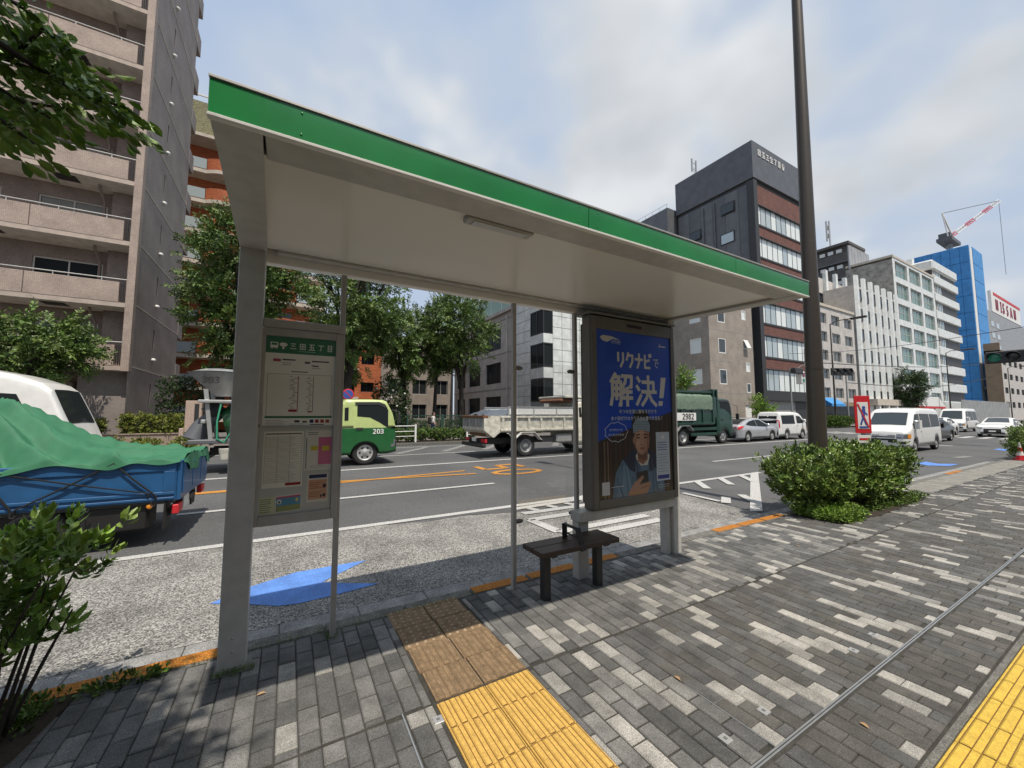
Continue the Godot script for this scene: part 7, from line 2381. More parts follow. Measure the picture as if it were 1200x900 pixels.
func mixer_truck(at: Vector3):
	var v := thing("mixer_truck", "green concrete mixer truck with pale green cab marked 203", "truck", at)
	var W := 2.1
	cab(v, 3.32, 1.78, W, 0.36, 2.22, M.mixer_pale, M.mixer_green, 1.24)
	# painted lower rear corner of the cab
	text_part(v, "cab_number", "203", 0.17, M.white, Transform3D(Basis.IDENTITY, V(2.68, 1.12, W / 2 + 0.012)))
	chassis(v, -2.0, 2.9, W, [-0.6, 2.28], 0.42, M.alu)
	solid(v, "side_guard", V(0.2, 0.45, 0.86), V(1.5, 0.62, 0.92), M.alu, 0.01)
	var tank := mb(); tank.xf = Transform3D(Basis(Vector3.UP, PI / 2), V(0.95, 1.22, 0.62))
	tank.lathe([Vector2(0.001, -0.3), Vector2(0.2, -0.3), Vector2(0.24, -0.25), Vector2(0.24, 0.25), Vector2(0.2, 0.3), Vector2(0.001, 0.3)], 20)
	mat("tank_blue", lin(0.05, 0.28, 0.52), 0.4)
	part(v, "water_tank", tank, M.tank_blue)
	# inclined drum
	var drum := mb()
	drum.xf = Transform3D(Basis(Vector3.BACK, 0.24) * Basis(Vector3.UP, -PI / 2), V(0.0, 1.85, 0))
	drum.lathe([Vector2(0.001, -1.3), Vector2(0.6, -1.3), Vector2(0.98, -0.6), Vector2(1.02, 0.2), Vector2(0.72, 1.2), Vector2(0.42, 1.75), Vector2(0.36, 1.75)], 28)
	part(v, "drum", drum, M.mixer_green)
	# feed hopper, chute and rear platform
	var hp := mb()
	hp.loft([[V(-1.95, 2.25, 0.28), V(-1.45, 2.25, 0.28), V(-1.45, 2.25, -0.28), V(-1.95, 2.25, -0.28)], [V(-2.62, 2.95, 0.62), V(-1.25, 2.98, 0.62), V(-1.25, 2.98, -0.62), V(-2.62, 2.95, -0.62)]], true, false, false)
	part(v, "feed_hopper", hp, M.drum_grey)
	var lid := mb()
	var rr := []
	for k in 3:
		var ring := []
		for i in 16:
			var a := TAU * i / 16
			var q := 1.0 - k * 0.42
			ring.append(V(-1.9 + cos(a) * 0.7 * q, 3.0 + 0.12 * k - 0.03 * k * k, -sin(a) * 0.62 * q))
		rr.append(ring)
	lid.loft(rr, true, false, true)
	part(v, "hopper_cover", lid, M.drum_grey)
	text_part(v, "hopper_number", "303", 0.2, M.frame_dark, Transform3D(Basis.IDENTITY, V(-2.05, 2.72, 0.56)))
	for z in [0.55, -0.55]:
		var st := mb(); st.bar(V(-1.95, 0.8, z), V(-2.15, 2.45, z), 0.1, 0.1); st.bar(V(-1.3, 0.8, z), V(-1.35, 2.7, z), 0.08, 0.08)
		part(v, "hopper_frame", st, M.alu)
	solid(v, "rear_deck", V(-2.3, 2.05, -0.7), V(-1.3, 2.13, 0.7), M.alu, 0.01)
	solid(v, "rear_crossbar", V(-2.2, 1.45, -0.75), V(-2.1, 1.55, 0.75), M.alu, 0.01)
	var ch := mb(); ch.tube([V(-1.9, 1.75, 0.1), V(-2.25, 1.35, 0.2), V(-2.4, 0.95, 0.28)], [0.2, 0.24, 0.3], 16, true)
	part(v, "discharge_chute", ch, M.slate)
	var ch2 := mb(); ch2.tube([V(-1.85, 2.0, 0.1), V(-2.1, 1.7, 0.15)], [0.24, 0.26], 16)
	part(v, "chute_collar", ch2, M.frame_dark)
	solid(v, "rear_step", V(-2.45, 0.86, -0.85), V(-1.3, 0.98, 0.95), M.slate_light, 0.02)
	solid(v, "rear_bumper", V(-2.1, 0.40, -0.9), V(-1.98, 0.55, 0.9), M.frame_dark, 0.01)
	solid(v, "tail_lamp", V(-2.12, 0.58, 0.5), V(-2.02, 0.72, 0.9), M.red, 0.01)
	var bk := mb(); bk.tube([V(-1.55, 0.42, 0.98), V(-1.55, 0.72, 0.98)], [0.13, 0.17], 16)
	part(v, "bucket", bk, M.cream_body)
	var hose := mb(); hose.tube([V(-1.75, 2.0, 0.75), V(-1.8, 1.5, 0.9), V(-1.78, 1.0, 0.95), V(-1.6, 0.9, 0.98), V(-1.45, 1.2, 0.95)], 0.025, 8)
	mat("hose_green", lin(0.03, 0.25, 0.14), 0.5)
	part(v, "hose", hose, M.hose_green)

func white_dump(at: Vector3):
	var v := thing("dump_truck", "cream white dump truck with rusty tailgate and folded side rails", "truck", at)
	var W := 2.2
	cab(v, 4.5, 1.8, W, 0.36, 2.3, M.cream_body, M.cream_body, 1.24)
	chassis(v, -1.9, 4.2, W, [0.0, 3.75], 0.44, M.drum_grey)
	# tipping body
	solid(v, "body_floor", V(-1.2, 1.0, -1.05), V(2.6, 1.10, 1.05), M.cream_body)
	for g in [1.0, -1.0]:
		var z: float = 1.08 * g
		var m := mb(); m.bbox(V(-1.2, 1.1, minf(z, z - 0.05 * g)), V(2.6, 1.62, maxf(z, z - 0.05 * g)), 0.01)
		var o := part(v, "body_side", m, M.cream_body)
		var rb := mb()
		for i in 7: rb.bbox(V(-1.15 + i * 0.6, 1.1, minf(z, z + 0.05 * g)), V(-1.05 + i * 0.6, 1.58, maxf(z, z + 0.05 * g)), 0.008)
		rb.bbox(V(-1.2, 1.56, minf(z, z + 0.06 * g)), V(2.6, 1.64, maxf(z, z + 0.06 * g)), 0.008)
		rb.bbox(V(-1.2, 1.04, minf(z, z + 0.06 * g)), V(2.6, 1.12, maxf(z, z + 0.06 * g)), 0.008)
		part(o, "side_ribs", rb, M.cream_body)
		# raised rail with sheet
		var rl := mb()
		for x in [-0.85, 0.35, 1.5, 2.5]: rl.box(V(x - 0.02, 1.64, z - 0.02), V(x + 0.02, 2.02, z + 0.02))
		rl.box(V(-0.85, 1.98, z - 0.018), V(2.5, 2.02, z + 0.018)); rl.box(V(-0.85, 1.68, z - 0.018), V(2.5, 1.71, z + 0.018))
		part(v, "side_rail", rl, M.alu)
		var sh := mb(); sh.box(V(-0.8, 1.70, z - 0.012), V(2.45, 1.98, z - 0.004))
		part(v, "rail_sheet", sh, M.white)
		var fl := mb(); fl.bar(V(-0.62, 0.72, z), V(-0.3, 0.98, z), 0.28, 0.02, V(0, 1, 0)); fl.bar(V(-0.3, 0.98, z), V(0.32, 0.98, z), 0.28, 0.02); fl.bar(V(0.32, 0.98, z), V(0.66, 0.66, z), 0.28, 0.02, V(0, 1, 0))
		part(v, "mudguard", fl, M.white)
	# sloping tail with rusty gate
	var tl := mb(); tl.xf = Transform3D(Basis.IDENTITY, V(0, 0, 0))
	tl.prism(PackedVector2Array([Vector2(-1.2, 1.0), Vector2(-1.2, 1.62), Vector2(-1.9, 1.62), Vector2(-1.9, 1.1), Vector2(-1.5, 0.8)]), -1.05, 1.05)
	part(v, "tail_box", tl, M.cream_body)
	for i in 3: solid(v, "gate_panel", V(-1.93, 1.22, -0.95 + i * 0.66), V(-1.84, 1.55, -0.4 + i * 0.66), M.drum_grey, 0.01)
	solid(v, "gate_rim", V(-1.95, 1.56, -1.06), V(-1.72, 1.66, 1.06), M.rust_steel, 0.01)
	solid(v, "hazard_board", V(-1.72, 0.86, -0.75), V(-1.68, 1.02, 0.75), M.rust_steel, 0.005)
	solid(v, "rear_bumper", V(-1.95, 0.42, -1.05), V(-1.82, 0.56, 1.05), M.frame_dark, 0.01)
	solid(v, "number_plate", V(-1.85, 0.62, -0.2), V(-1.82, 0.78, 0.2), M.plate)
	for g in [-0.75, 0.75]: solid(v, "tail_lamp", V(-1.8, 0.6, g - 0.2), V(-1.72, 0.74, g + 0.2), M.red, 0.01)
	# slate tarpaulin heaped on the load
	var t := mb()
	var rows := []
	var f := FastNoiseLite.new(); f.seed = 9; f.frequency = 2.0
	for i in 31:
		var row := []
		for j in 17:
			var x := lerpf(-1.75, 2.5, i / 30.0); var z := lerpf(-1.02, 1.02, j / 16.0)
			row.append(V(x, 1.66 + 0.22 * (1 - pow(absf(z), 3)) * smoothstep(-1.85, -1.3, x) + 0.08 * f.get_noise_2d(x, z), z))
		rows.append(row)
	t.loft(rows, false, false, false)
	part(v, "tarpaulin", t, M.tarp_slate)
	solid(v, "fuel_tank", V(1.55, 0.5, 0.62), V(2.4, 0.86, 1.02), M.alu, 0.06)
	solid(v, "tool_box", V(0.8, 0.55, 0.66), V(1.4, 0.8, 1.0), M.frame_dark, 0.02)
	solid(v, "head_board", V(2.6, 1.05, -1.05), V(2.68, 2.5, 1.05), M.cream_body, 0.01)
	solid(v, "cab_guard", V(2.0, 2.42, -1.05), V(3.6, 2.52, 1.05), M.cream_body, 0.02)
	var ld := mb(); ld.bbox(V(1.9, 2.22, -0.9), V(2.58, 2.4, 0.9), 0.08)
	part(v, "rolled_sheet", ld, M.rust_steel)

func green_dump(at: Vector3):
	var v := thing("dump_truck", "dark green dump truck with sheeted load and number 2982", "truck", at)
	var W := 2.3
	cab(v, 2.95, 1.75, W, 0.42, 2.62, M.dump_green, M.dump_green, 1.4)
	chassis(v, -2.6, 2.7, W, [-1.75, 1.8], 0.48, M.drum_grey)
	solid(v, "body_floor", V(-3.0, 1.1, -1.12), V(0.9, 1.22, 1.12), M.dump_green)
	for g in [1.0, -1.0]:
		var z: float = 1.12 * g
		var m := mb(); m.bbox(V(-3.0, 1.2, minf(z, z - 0.06 * g)), V(0.9, 2.0, maxf(z, z - 0.06 * g)), 0.01)
		var o := part(v, "body_side", m, M.dump_green)
		var rb := mb()
		for i in 5: rb.bbox(V(-2.9 + i * 0.92, 1.2, minf(z, z + 0.06 * g)), V(-2.78 + i * 0.92, 1.95, maxf(z, z + 0.06 * g)), 0.008)
		rb.bbox(V(-3.0, 1.93, minf(z, z + 0.07 * g)), V(0.9, 2.03, maxf(z, z + 0.07 * g)), 0.008)
		rb.bbox(V(-3.0, 1.14, minf(z, z + 0.07 * g)), V(0.9, 1.24, maxf(z, z + 0.07 * g)), 0.008)
		part(o, "side_ribs", rb, M.dump_green)
		for y in [0.5, 0.8]: solid(v, "side_guard", V(-1.15, y, minf(z, z - 0.05 * g)), V(1.2, y + 0.17, maxf(z, z - 0.05 * g)), M.dump_green, 0.02)
		var fl := mb(); fl.bar(V(-2.4, 0.8, z), V(-2.1, 1.08, z), 0.3, 0.03); fl.bar(V(-2.1, 1.08, z), V(-1.4, 1.08, z), 0.3, 0.03); fl.bar(V(-1.4, 1.08, z), V(-1.1, 0.8, z), 0.3, 0.03)
		part(v, "mudguard", fl, M.drum_grey)
	var t := mb()
	var rows := []
	var f := FastNoiseLite.new(); f.seed = 13; f.frequency = 1.6
	for i in 25:
		var row := []
		for j in 21:
			var x := lerpf(-3.05, 0.72, i / 24.0); var q := lerpf(-1.0, 1.0, j / 20.0)
			var z := clampf(q * 1.3, -1.0, 1.0) * 1.2
			var y := 2.86 - 0.10 * absf(q) if absf(q) < 0.77 else lerpf(2.78, 1.98, (absf(q) - 0.77) / 0.23)
			row.append(V(x, y + 0.07 * f.get_noise_2d(x * 1.5, q * 4), z + 0.03 * f.get_noise_2d(q * 5, x * 3)))
		rows.append(row)
	t.loft(rows, false, false, false)
	part(v, "tarpaulin", t, M.tarp_grey_green)
	solid(v, "head_board", V(0.9, 1.15, -1.15), V(1.02, 3.1, 1.15), M.dump_green, 0.02)
	solid(v, "sheet_arm", V(-3.0, 2.92, 1.0), V(0.9, 3.0, 1.1), M.dump_green, 0.01)
	for x in [0.98, 1.3]: solid(v, "guard_post", V(x, 1.3, 0.9), V(x + 0.1, 3.15, 1.12), M.dump_green, 0.01)
	for y in [2.2, 2.6, 3.05]: solid(v, "guard_rung", V(0.98, y, 1.0), V(1.4, y + 0.07, 1.08), M.dump_green, 0.005)
	solid(v, "cab_rear_box", V(0.75, 1.5, 0.6), V(1.22, 2.7, 1.14), M.dump_green, 0.03)
	solid(v, "number_board", V(-2.6, 1.36, 1.185), V(-0.78, 1.78, 1.2), M.white, 0.004)
	text_part(v, "board_number", "2982", 0.34, M.frame_dark, Transform3D(Basis.IDENTITY, V(-1.45, 1.57, 1.205)))
	solid(v, "tail_gate", V(-3.08, 1.15, -1.12), V(-3.0, 2.05, 1.12), M.dump_green, 0.01)
	solid(v, "rear_bumper", V(-3.05, 0.45, -1.1), V(-2.95, 0.6, 1.1), M.frame_dark, 0.01)

# folded leaf along +y, facing +z
func leaf_into(m: MB, f: Transform3D, l: float, w: float, bend := 0.25):
	var keep := m.xf
	m.xf = f
	var p := [V(0, 0, 0), V(-w * 0.42, l * 0.42, w * 0.14), V(w * 0.42, l * 0.42, w * 0.14), V(0, l * 0.42, 0), V(-w * 0.46, l * 0.72, w * 0.1 - l * bend * 0.35), V(w * 0.46, l * 0.72, w * 0.1 - l * bend * 0.35), V(0, l * 0.72, -l * bend * 0.35), V(0, l, -l * bend)]
	m.tri(p[0], p[3], p[1]); m.tri(p[0], p[2], p[3])
	m.quad(p[1], p[3], p[6], p[4]); m.quad(p[3], p[2], p[5], p[6])
	m.tri(p[4], p[6], p[7]); m.tri(p[6], p[5], p[7])
	m.xf = keep

func rosette(n: int, l: float, w: float, sd: int) -> ArrayMesh:
	var r := RandomNumberGenerator.new(); r.seed = sd
	var m := mb()
	for i in n:
		var a := TAU * i / n * 2.4 + r.randf_range(-0.3, 0.3)
		var tilt := r.randf_range(0.5, 1.35)
		var b := Basis(Vector3.UP, a) * Basis(Vector3.RIGHT, tilt)
		leaf_into(m, Transform3D(b, V(0, r.randf_range(-0.02, 0.02) * 2, 0)), l * r.randf_range(0.75, 1.1), w * r.randf_range(0.8, 1.1), 0.2)
	return m.mesh()

# drooping twig along +y with leaves to both sides
func sprig(n: int, len: float, l: float, w: float, sd: int) -> ArrayMesh:
	var r := RandomNumberGenerator.new(); r.seed = sd
	var m := mb()
	for i in n:
		var t := (i + 0.5) / n
		var p := V(r.randf_range(-0.02, 0.02), len * t, -len * 0.35 * t * t)
		var s := 1.0 if i % 2 == 0 else -1.0
		var b := Basis(Vector3.RIGHT, -0.7 * t) * Basis(Vector3.BACK, -s * r.randf_range(0.5, 1.2)) * Basis(Vector3.UP, r.randf_range(-0.9, 0.9)) * Basis(Vector3.RIGHT, r.randf_range(-0.4, 0.5))
		leaf_into(m, Transform3D(b, p), l * r.randf_range(0.7, 1.15), w * r.randf_range(0.8, 1.15), 0.2)
	return m.mesh()

func turn_to(d: Vector3, roll: float) -> Basis:
	d = d.normalized()
	var s := d.cross(Vector3.FORWARD if absf(d.z) < 0.9 else Vector3.RIGHT).normalized()
	return Basis(s, d, s.cross(d)) * Basis(Vector3.UP, roll)

func leaf_mat(key: String, c: Color, rough := 0.5):
	mat(key, c, rough, 0, null, 1, {"vc": true, "back": Color(0.30, 0.38, 0.08)})

func tint() -> Color:
	var k := R(0.6, 1.35)
	return Color(k * R(0.9, 1.15), k, k * R(0.75, 1.05))

# street tree: trunk, limbs, crown made of sprigs clustered at limb ends
func tree(called: String, label: String, at: Vector3, trunk_h: float, r0: float, centre: Vector3, rad: Vector3, clusters: int, per: int, spr: Array, lm: Material, group := "", sd := 1, scale := 1.0) -> Node3D:
	rng.seed = sd
	var o := thing(called, label, "tree", at, 0.0, group)
	var tr := mb()
	var fork := V(R(-0.15, 0.15), trunk_h, R(-0.15, 0.15))
	tr.tube([V(0, -0.1, 0), V(0.03, 0.25, 0), fork * 0.5 + V(R(-0.08, 0.08), 0, 0), fork], [r0 * 1.35, r0 * 1.05, r0 * 0.9, r0 * 0.75], 10)
	part(o, "trunk", tr, M.bark)
	var tips := []
	var limbs := mb()
	for i in 7:
		var a := TAU * i / 7 + R(-0.4, 0.4)
		var e := centre + V(cos(a) * rad.x * R(0.4, 0.7), rad.y * R(-0.1, 0.6), sin(a) * rad.z * R(0.4, 0.7))
		var mid := fork.lerp(e, 0.5) + V(0, rad.y * 0.12, 0)
		limbs.tube([fork - V(0, 0.2, 0), mid, e], [r0 * 0.5, r0 * 0.3, r0 * 0.1], 6)
		for k in 3:
			var e2 := centre + Vector3(cos(a + R(-0.7, 0.7)) * rad.x, R(-0.8, 0.9) * rad.y, sin(a + R(-0.7, 0.7)) * rad.z) * 0.8
			limbs.tube([mid.lerp(e, R(0.2, 0.9)), (mid + e2) * 0.5 + V(0, 0.3, 0), e2], [r0 * 0.2, r0 * 0.12, r0 * 0.05], 5)
	part(o, "limbs", limbs, M.bark)
	var groups := [[], [], []]; var cols := [[], [], []]
	for i in clusters:
		var d := V(rng.randfn(), rng.randfn(), rng.randfn()).normalized()
		var q := pow(rng.randf(), 0.42)
		if d.y < -0.2: q *= R(0.7, 1.0)
		var c := centre + d * q * rad
		var cr := R(0.45, 0.85) * minf(rad.x, rad.y) * 0.36
		for k in per:
			var dd := V(rng.randfn(), rng.randfn() * 0.7, rng.randfn())
			var p := c + dd * cr * 0.47
			var grow := ((p - centre) / rad * 0.8 + V(R(-0.5, 0.5), R(-0.7, 0.5), R(-0.5, 0.5)))
			var j := rng.randi() % spr.size()
			groups[j].append(Transform3D(turn_to(grow, R(0, TAU)).scaled(Vector3.ONE * R(0.75, 1.25) * scale), p))
			cols[j].append(tint())
	for j in spr.size():
		if groups[j].size() > 0:
			var c := many(o, "crown", spr[j], lm, groups[j], cols[j])
	return o

func shrub(called: String, label: String, category: String, at: Vector3, lo: Vector3, hi: Vector3, n: int, meshes: Array, lm: Material, group := "", sd := 1, round := 2.6, stems := 0, up := 0.75) -> Node3D:
	rng.seed = sd
	var o := thing(called, label, category, at, 0.0, group)
	var mid := (lo + hi) * 0.5; var h := (hi - lo) * 0.5
	var f := FastNoiseLite.new(); f.seed = sd; f.frequency = 1.1
	var groups := [[], [], []]; var cols := [[], [], []]
	var made := 0; var tries := 0
	while made < n and tries < n * 20:
		tries += 1
		var u := V(R(-1, 1), R(-1, 1), R(-1, 1))
		var d := pow(pow(absf(u.x), round) + pow(absf(u.y), round) + pow(absf(u.z), round), 1.0 / round)
		var w := 1.0 + 0.55 * f.get_noise_3dv((mid + u * h + at) * 1.6)
		if d > w or d < w * 0.62 and rng.randf() < 0.75: continue
		var p := mid + u * h
		var grow := u / maxf(d, 0.1) * V(1, 0.7, 1) + V(R(-0.5, 0.5), up, R(-0.5, 0.5))
		if hi.y > 0.5 and rng.randf() < 0.12: p += grow.normalized() * R(0.03, 0.16)
		var j := rng.randi() % meshes.size()
		groups[j].append(Transform3D(turn_to(grow, R(0, TAU)).scaled(Vector3.ONE * R(0.7, 1.2)), p))
		cols[j].append(tint() * R(0.7, 1.35))
		made += 1
	for j in meshes.size():
		if groups[j].size() > 0:
			many(o, "foliage", meshes[j], lm, groups[j], cols[j])
	if stems > 0:
		var s := mb()
		for i in stems:
			var b := V(lerpf(lo.x, hi.x, R(0.15, 0.85)), 0, lerpf(lo.z, hi.z, R(0.25, 0.75)))
			for k in 3:
				var e := V(clampf(b.x + R(-0.35, 0.35), lo.x, hi.x), lerpf(lo.y, hi.y, R(0.3, 0.8)), clampf(b.z + R(-0.25, 0.25), lo.z, hi.z))
				s.tube([b + V(R(-0.02, 0.02), -0.03, R(-0.02, 0.02)), b.lerp(e, 0.5) + V(R(-0.04, 0.04), 0.05, R(-0.04, 0.04)), e], [0.011, 0.008, 0.004], 5)
		part(o, "stems", s, M.bark)
	return o

func build_plants():
	mat("bark", lin(0.06, 0.048, 0.038), 0.95, 0, T.stain, 1.2)
	leaf_mat("leaf_zelkova", lin(0.092, 0.152, 0.034), 0.48)
	leaf_mat("leaf_glossy", lin(0.13, 0.20, 0.042), 0.36)
	leaf_mat("leaf_bright", lin(0.15, 0.25, 0.04), 0.45)
	leaf_mat("leaf_dark", lin(0.035, 0.07, 0.02), 0.45)
	leaf_mat("leaf_hedge", lin(0.16, 0.19, 0.035), 0.55)
	leaf_mat("leaf_cover", lin(0.10, 0.17, 0.03), 0.6)
	var spr := [sprig(16, 0.62, 0.17, 0.075, 1), sprig(18, 0.7, 0.16, 0.08, 2), sprig(14, 0.5, 0.18, 0.07, 3)]
	var g := "street trees on the far pavement"
	tree("street_tree", "leafy street tree before the brown apartments, its crown left of the shelter post", V(-2.7, 0, -26.0), 3.7, 0.2, V(0, 8.3, 0), V(2.5, 5.0, 2.3), 150, 17, spr, M.leaf_zelkova, g, 11)
	tree("street_tree", "broad street tree with thick trunk behind the green cab", V(2.9, 0, -25.0), 3.9, 0.30, V(0.3, 7.9, 0), V(2.75, 4.4, 2.6), 160, 16, spr, M.leaf_zelkova, g, 12)
	tree("park_tree", "slender tree behind the railing, left of the pedestrian", V(7.4, 0, -28.6), 4.0, 0.16, V(-0.2, 6.6, 0), V(2.1, 3.1, 2.1), 70, 14, spr, M.leaf_zelkova, "trees behind the park railing", 13)
	tree("park_tree", "slender tree behind the railing, right of the pedestrian", V(9.6, 0, -28.8), 4.2, 0.16, V(0.0, 7.4, 0), V(2.0, 3.3, 2.0), 65, 14, spr, M.leaf_zelkova, "trees behind the park railing", 14)
	tree("park_tree", "full crowned tree with leaning trunks in front of the white office", V(11.4, 0, -27.6), 3.6, 0.22, V(-0.4, 7.9, 0), V(2.6, 4.0, 2.4), 105, 14, spr, M.leaf_zelkova, "trees behind the park railing", 15)
	tree("corner_tree", "dense round tree at the far corner before the green glass office", V(93.5, 0, -24), 2.6, 0.22, V(0, 6.0, 0), V(2.3, 3.5, 2.3), 110, 10, spr, M.leaf_dark, "", 16, 1.3)
	tree("young_tree", "thin young tree just right of the advertising panel", V(30.7, 0, -22.6), 2.2, 0.07, V(0, 4.3, 0), V(0.55, 2.1, 0.55), 20, 9, spr, M.leaf_bright, "young kerbside trees", 17)
	tree("young_tree", "small leafy tree between the taupe building and the charcoal office", V(44.0, 0, -23.0), 0.9, 0.06, V(0, 2.1, 0), V(1.0, 1.3, 1.0), 24, 9, spr, M.leaf_bright, "young kerbside trees", 18)
	tree("garden_tree", "round garden tree in front of the apartment's lowest balcony", V(-9.6, 0, -23.6), 2.4, 0.12, V(0, 4.2, 0), V(1.9, 1.5, 1.6), 60, 13, spr, M.leaf_zelkova, "", 19)
	# hedges across the road
	var small := [rosette(8, 0.11, 0.05, 5), rosette(7, 0.10, 0.045, 6)]
	shrub("hedge", "trimmed yellow green hedge on the low wall beside the gate pillar", "hedge", V(-5.7, 0.6, -25.0), V(-1.15, 0, -0.4), V(1.2, 0.95, 0.35), 1100, small, M.leaf_hedge, "hedges on the low wall", 31, 5.0)
	shrub("hedge", "loose yellow green shrub on the low wall beneath the apartment pier", "hedge", V(-8.3, 0.6, -25.0), V(-0.95, 0, -0.4), V(0.9, 0.8, 0.35), 700, small, M.leaf_hedge, "hedges on the low wall", 32, 3.0)
	shrub("dark_shrub", "dark evergreen shrub filling the gap beside the gate pillar", "shrub", V(-4.9, 0, -27.2), V(-1.3, 0.4, -0.6), V(1.4, 3.6, 0.6), 1500, small, M.leaf_dark, "", 33, 3.0)
	shrub("flowering_shrub", "round dark shrub dotted with white flowers behind the railing", "shrub", V(6.1, 0, -27.6), V(-1.3, 0.4, -1.0), V(1.4, 4.1, 1.0), 1700, small, M.leaf_dark, "", 34, 2.2)
	var fl := mb()
	rng.seed = 77
	for i in 16:
		var a := R(0.2, PI - 0.2); var h := R(1.4, 3.8)
		fl.sphere(V(6.1 + cos(a) * 1.3 * sqrt(maxf(0.1, 1 - pow((h - 2.3) / 2.0, 2))), h, -27.6 + 0.9 * sin(a) * sqrt(maxf(0.1, 1 - pow((h - 2.3) / 2.0, 2)))), V(0.09, 0.07, 0.09), 6, 5)
	var fo := part(get_node("flowering_shrub"), "flowers", fl, M.white)
	fo.position = -get_node("flowering_shrub").position
	for i in 4:
		shrub("verge_shrub", ["low verge shrub beside the green cab", "low verge shrub in front of the pedestrian", "low verge shrub left of the white dump truck", "low verge shrub at the dump truck's tail"][i], "shrub", V(5.0 + i * 1.5, 0.0, -22.5), V(-0.8, 0.05, -0.4), V(0.8, 0.72, 0.4), 420, small, M.leaf_zelkova, "low shrubs on the verge", 40 + i, 2.4)
	for i in 3:
		shrub("verge_plant", ["pale verge plant below the low wall, farthest from the gate pillar", "pale verge plant below the middle of the low wall", "pale verge plant beside the gate pillar's foot"][i], "plant", V([-6.6, -5.4, -4.1][i], 0.0, -23.0), V(-0.5, 0.0, -0.3), V(0.5, 0.55, 0.3), 170, small, M.leaf_hedge, "pale plants on the verge", 50 + i, 2.0)
	shrub("railing_hedge", "dark clipped hedge along the park railing", "hedge", V(9.0, 0, -27.6), V(-3.4, 0.0, -0.4), V(9.5, 1.15, 0.4), 2400, small, M.leaf_dark, "", 60, 6.0)
	shrub("corner_hedge", "low hedge at the junction below the slim traffic signal", "hedge", V(59.5, 0, -22.2), V(-3.2, 0, -0.8), V(3.6, 1.2, 0.8), 900, [rosette(8, 0.22, 0.1, 8)], M.leaf_zelkova, "", 61, 3.0)
	# near bush in the pavement bed
	var soil := struct("bush_bed_soil", flat([[6.95, -3.28], [7.1, -2.75], [8.0, -2.55], [10.4, -2.6], [10.8, -3.28]], 0.004), M.soil)
	var near := [rosette(9, 0.072, 0.028, 21), rosette(8, 0.08, 0.03, 22), rosette(10, 0.064, 0.026, 23)]
	shrub("trimmed_bush", "wide dense green bush around the bronze lamp pole", "bush", V(8.7, 0, -3.15), V(-1.95, 0.10, -0.66), V(2.2, 1.0, 0.52), 5000, near, M.leaf_glossy, "", 70, 2.6, 20, 1.3)
	shrub("trimmed_bush", "dark green bush at the pavement corner beside the traffic cone", "bush", V(23.6, 0, -2.9), V(-1.8, 0.05, -0.5), V(1.9, 1.15, 0.5), 2600, near, M.leaf_glossy, "", 71, 3.0, 6)
	var cov := [rosette(7, 0.045, 0.02, 25), rosette(6, 0.05, 0.018, 26)]
	var gc := shrub("ground_cover", "low bright ground cover at the foot of the trimmed bush", "ground cover", V(7.55, 0, -2.85), V(-0.62, -0.02, -0.42), V(0.55, 0.16, 0.28), 1100, cov, M.leaf_bright, "", 72, 2.2)
	gc.set_meta("kind", "stuff")
	var gc2 := shrub("bed_weeds", "sparse weeds along the back of the bush bed", "ground cover", V(9.6, 0, -2.75), V(-1.2, -0.02, -0.25), V(1.1, 0.10, 0.2), 420, cov, M.leaf_cover, "", 73, 2.0)
	gc2.set_meta("kind", "stuff")
	# leggy shrub at the lower left, with creeping plants under it
	struct("left_bed_soil", flat([[-8, -3.28], [-0.98, -3.28], [-1.05, -2.8], [-1.5, -2.0], [-2.2, -1.2], [-8, -1.2]], 0.004), M.soil)
	var big := [rosette(8, 0.080, 0.034, 31), rosette(7, 0.088, 0.036, 32), rosette(9, 0.072, 0.032, 33)]
	shrub("leggy_shrub", "leggy glossy leaved shrub beside the kerb in the lower left corner", "shrub", V(-1.5, 0, -3.12), V(-1.0, 0.34, -0.34), V(0.64, 1.0, 0.34), 470, big, M.leaf_bright, "", 88, 2.4, 16, 1.9)
	rng.seed = 81
	var wx := []; var wc := []
	while wx.size() < 2600:
		var z := R(-3.27, -1.9); var x := R(-2.6, -0.85)
		if x > -1.02 - (z + 3.28) * 0.55 + 0.03 * rng.randfn(): continue
		if x < -1.7 and rng.randf() < 0.5: continue
		wx.append(Transform3D(turn_to(V(R(-0.5, 0.5), 1, R(-0.5, 0.5)), R(0, TAU)).scaled(Vector3.ONE * R(0.5, 1.15)), V(x, R(0.0, 0.035), z))); wc.append(tint())
	var cr := many(self, "creeping_weeds", cov[0], M.leaf_cover, wx, wc)
	cr.set_meta("label", "creeping weeds covering the soil under the leggy shrub")
	cr.set_meta("category", "ground cover")
	var moss := shrub("kerb_weeds", "small weeds growing in the kerb joint beside the shelter post", "ground cover", V(-0.75, 0, -3.26), V(-0.2, -0.02, -0.02), V(0.12, 0.02, 0.03), 40, cov, M.leaf_cover, "", 82, 2.0)
	moss.set_meta("kind", "stuff")
	# moss in the joints along the kerb and at the post feet
	rng.seed = 5
	var mx := []; var mc := []
	var tiny := rosette(6, 0.012, 0.007, 44)
	for i in 700:
		var x := R(-0.9, 1.6); var z := -3.283 + rng.randfn() * 0.012
		if i % 3 == 0:
			x = -0.25 + R(-0.1, 0.12); z = -3.055 + rng.randfn() * 0.015
		elif i % 3 == 1 and i % 2 == 0:
			x = 0.332 + rng.randfn() * 0.03; z = -3.2 + rng.randfn() * 0.03
		mx.append(Transform3D(Basis(Vector3.UP, R(0, TAU)).scaled(Vector3.ONE * R(0.3, 0.9)), V(x, -0.004, z))); mc.append(tint())
	var ms := many(self, "joint_moss", tiny, M.leaf_cover, mx, mc)
	ms.set_meta("label", "green moss in the paving joints along the kerb")
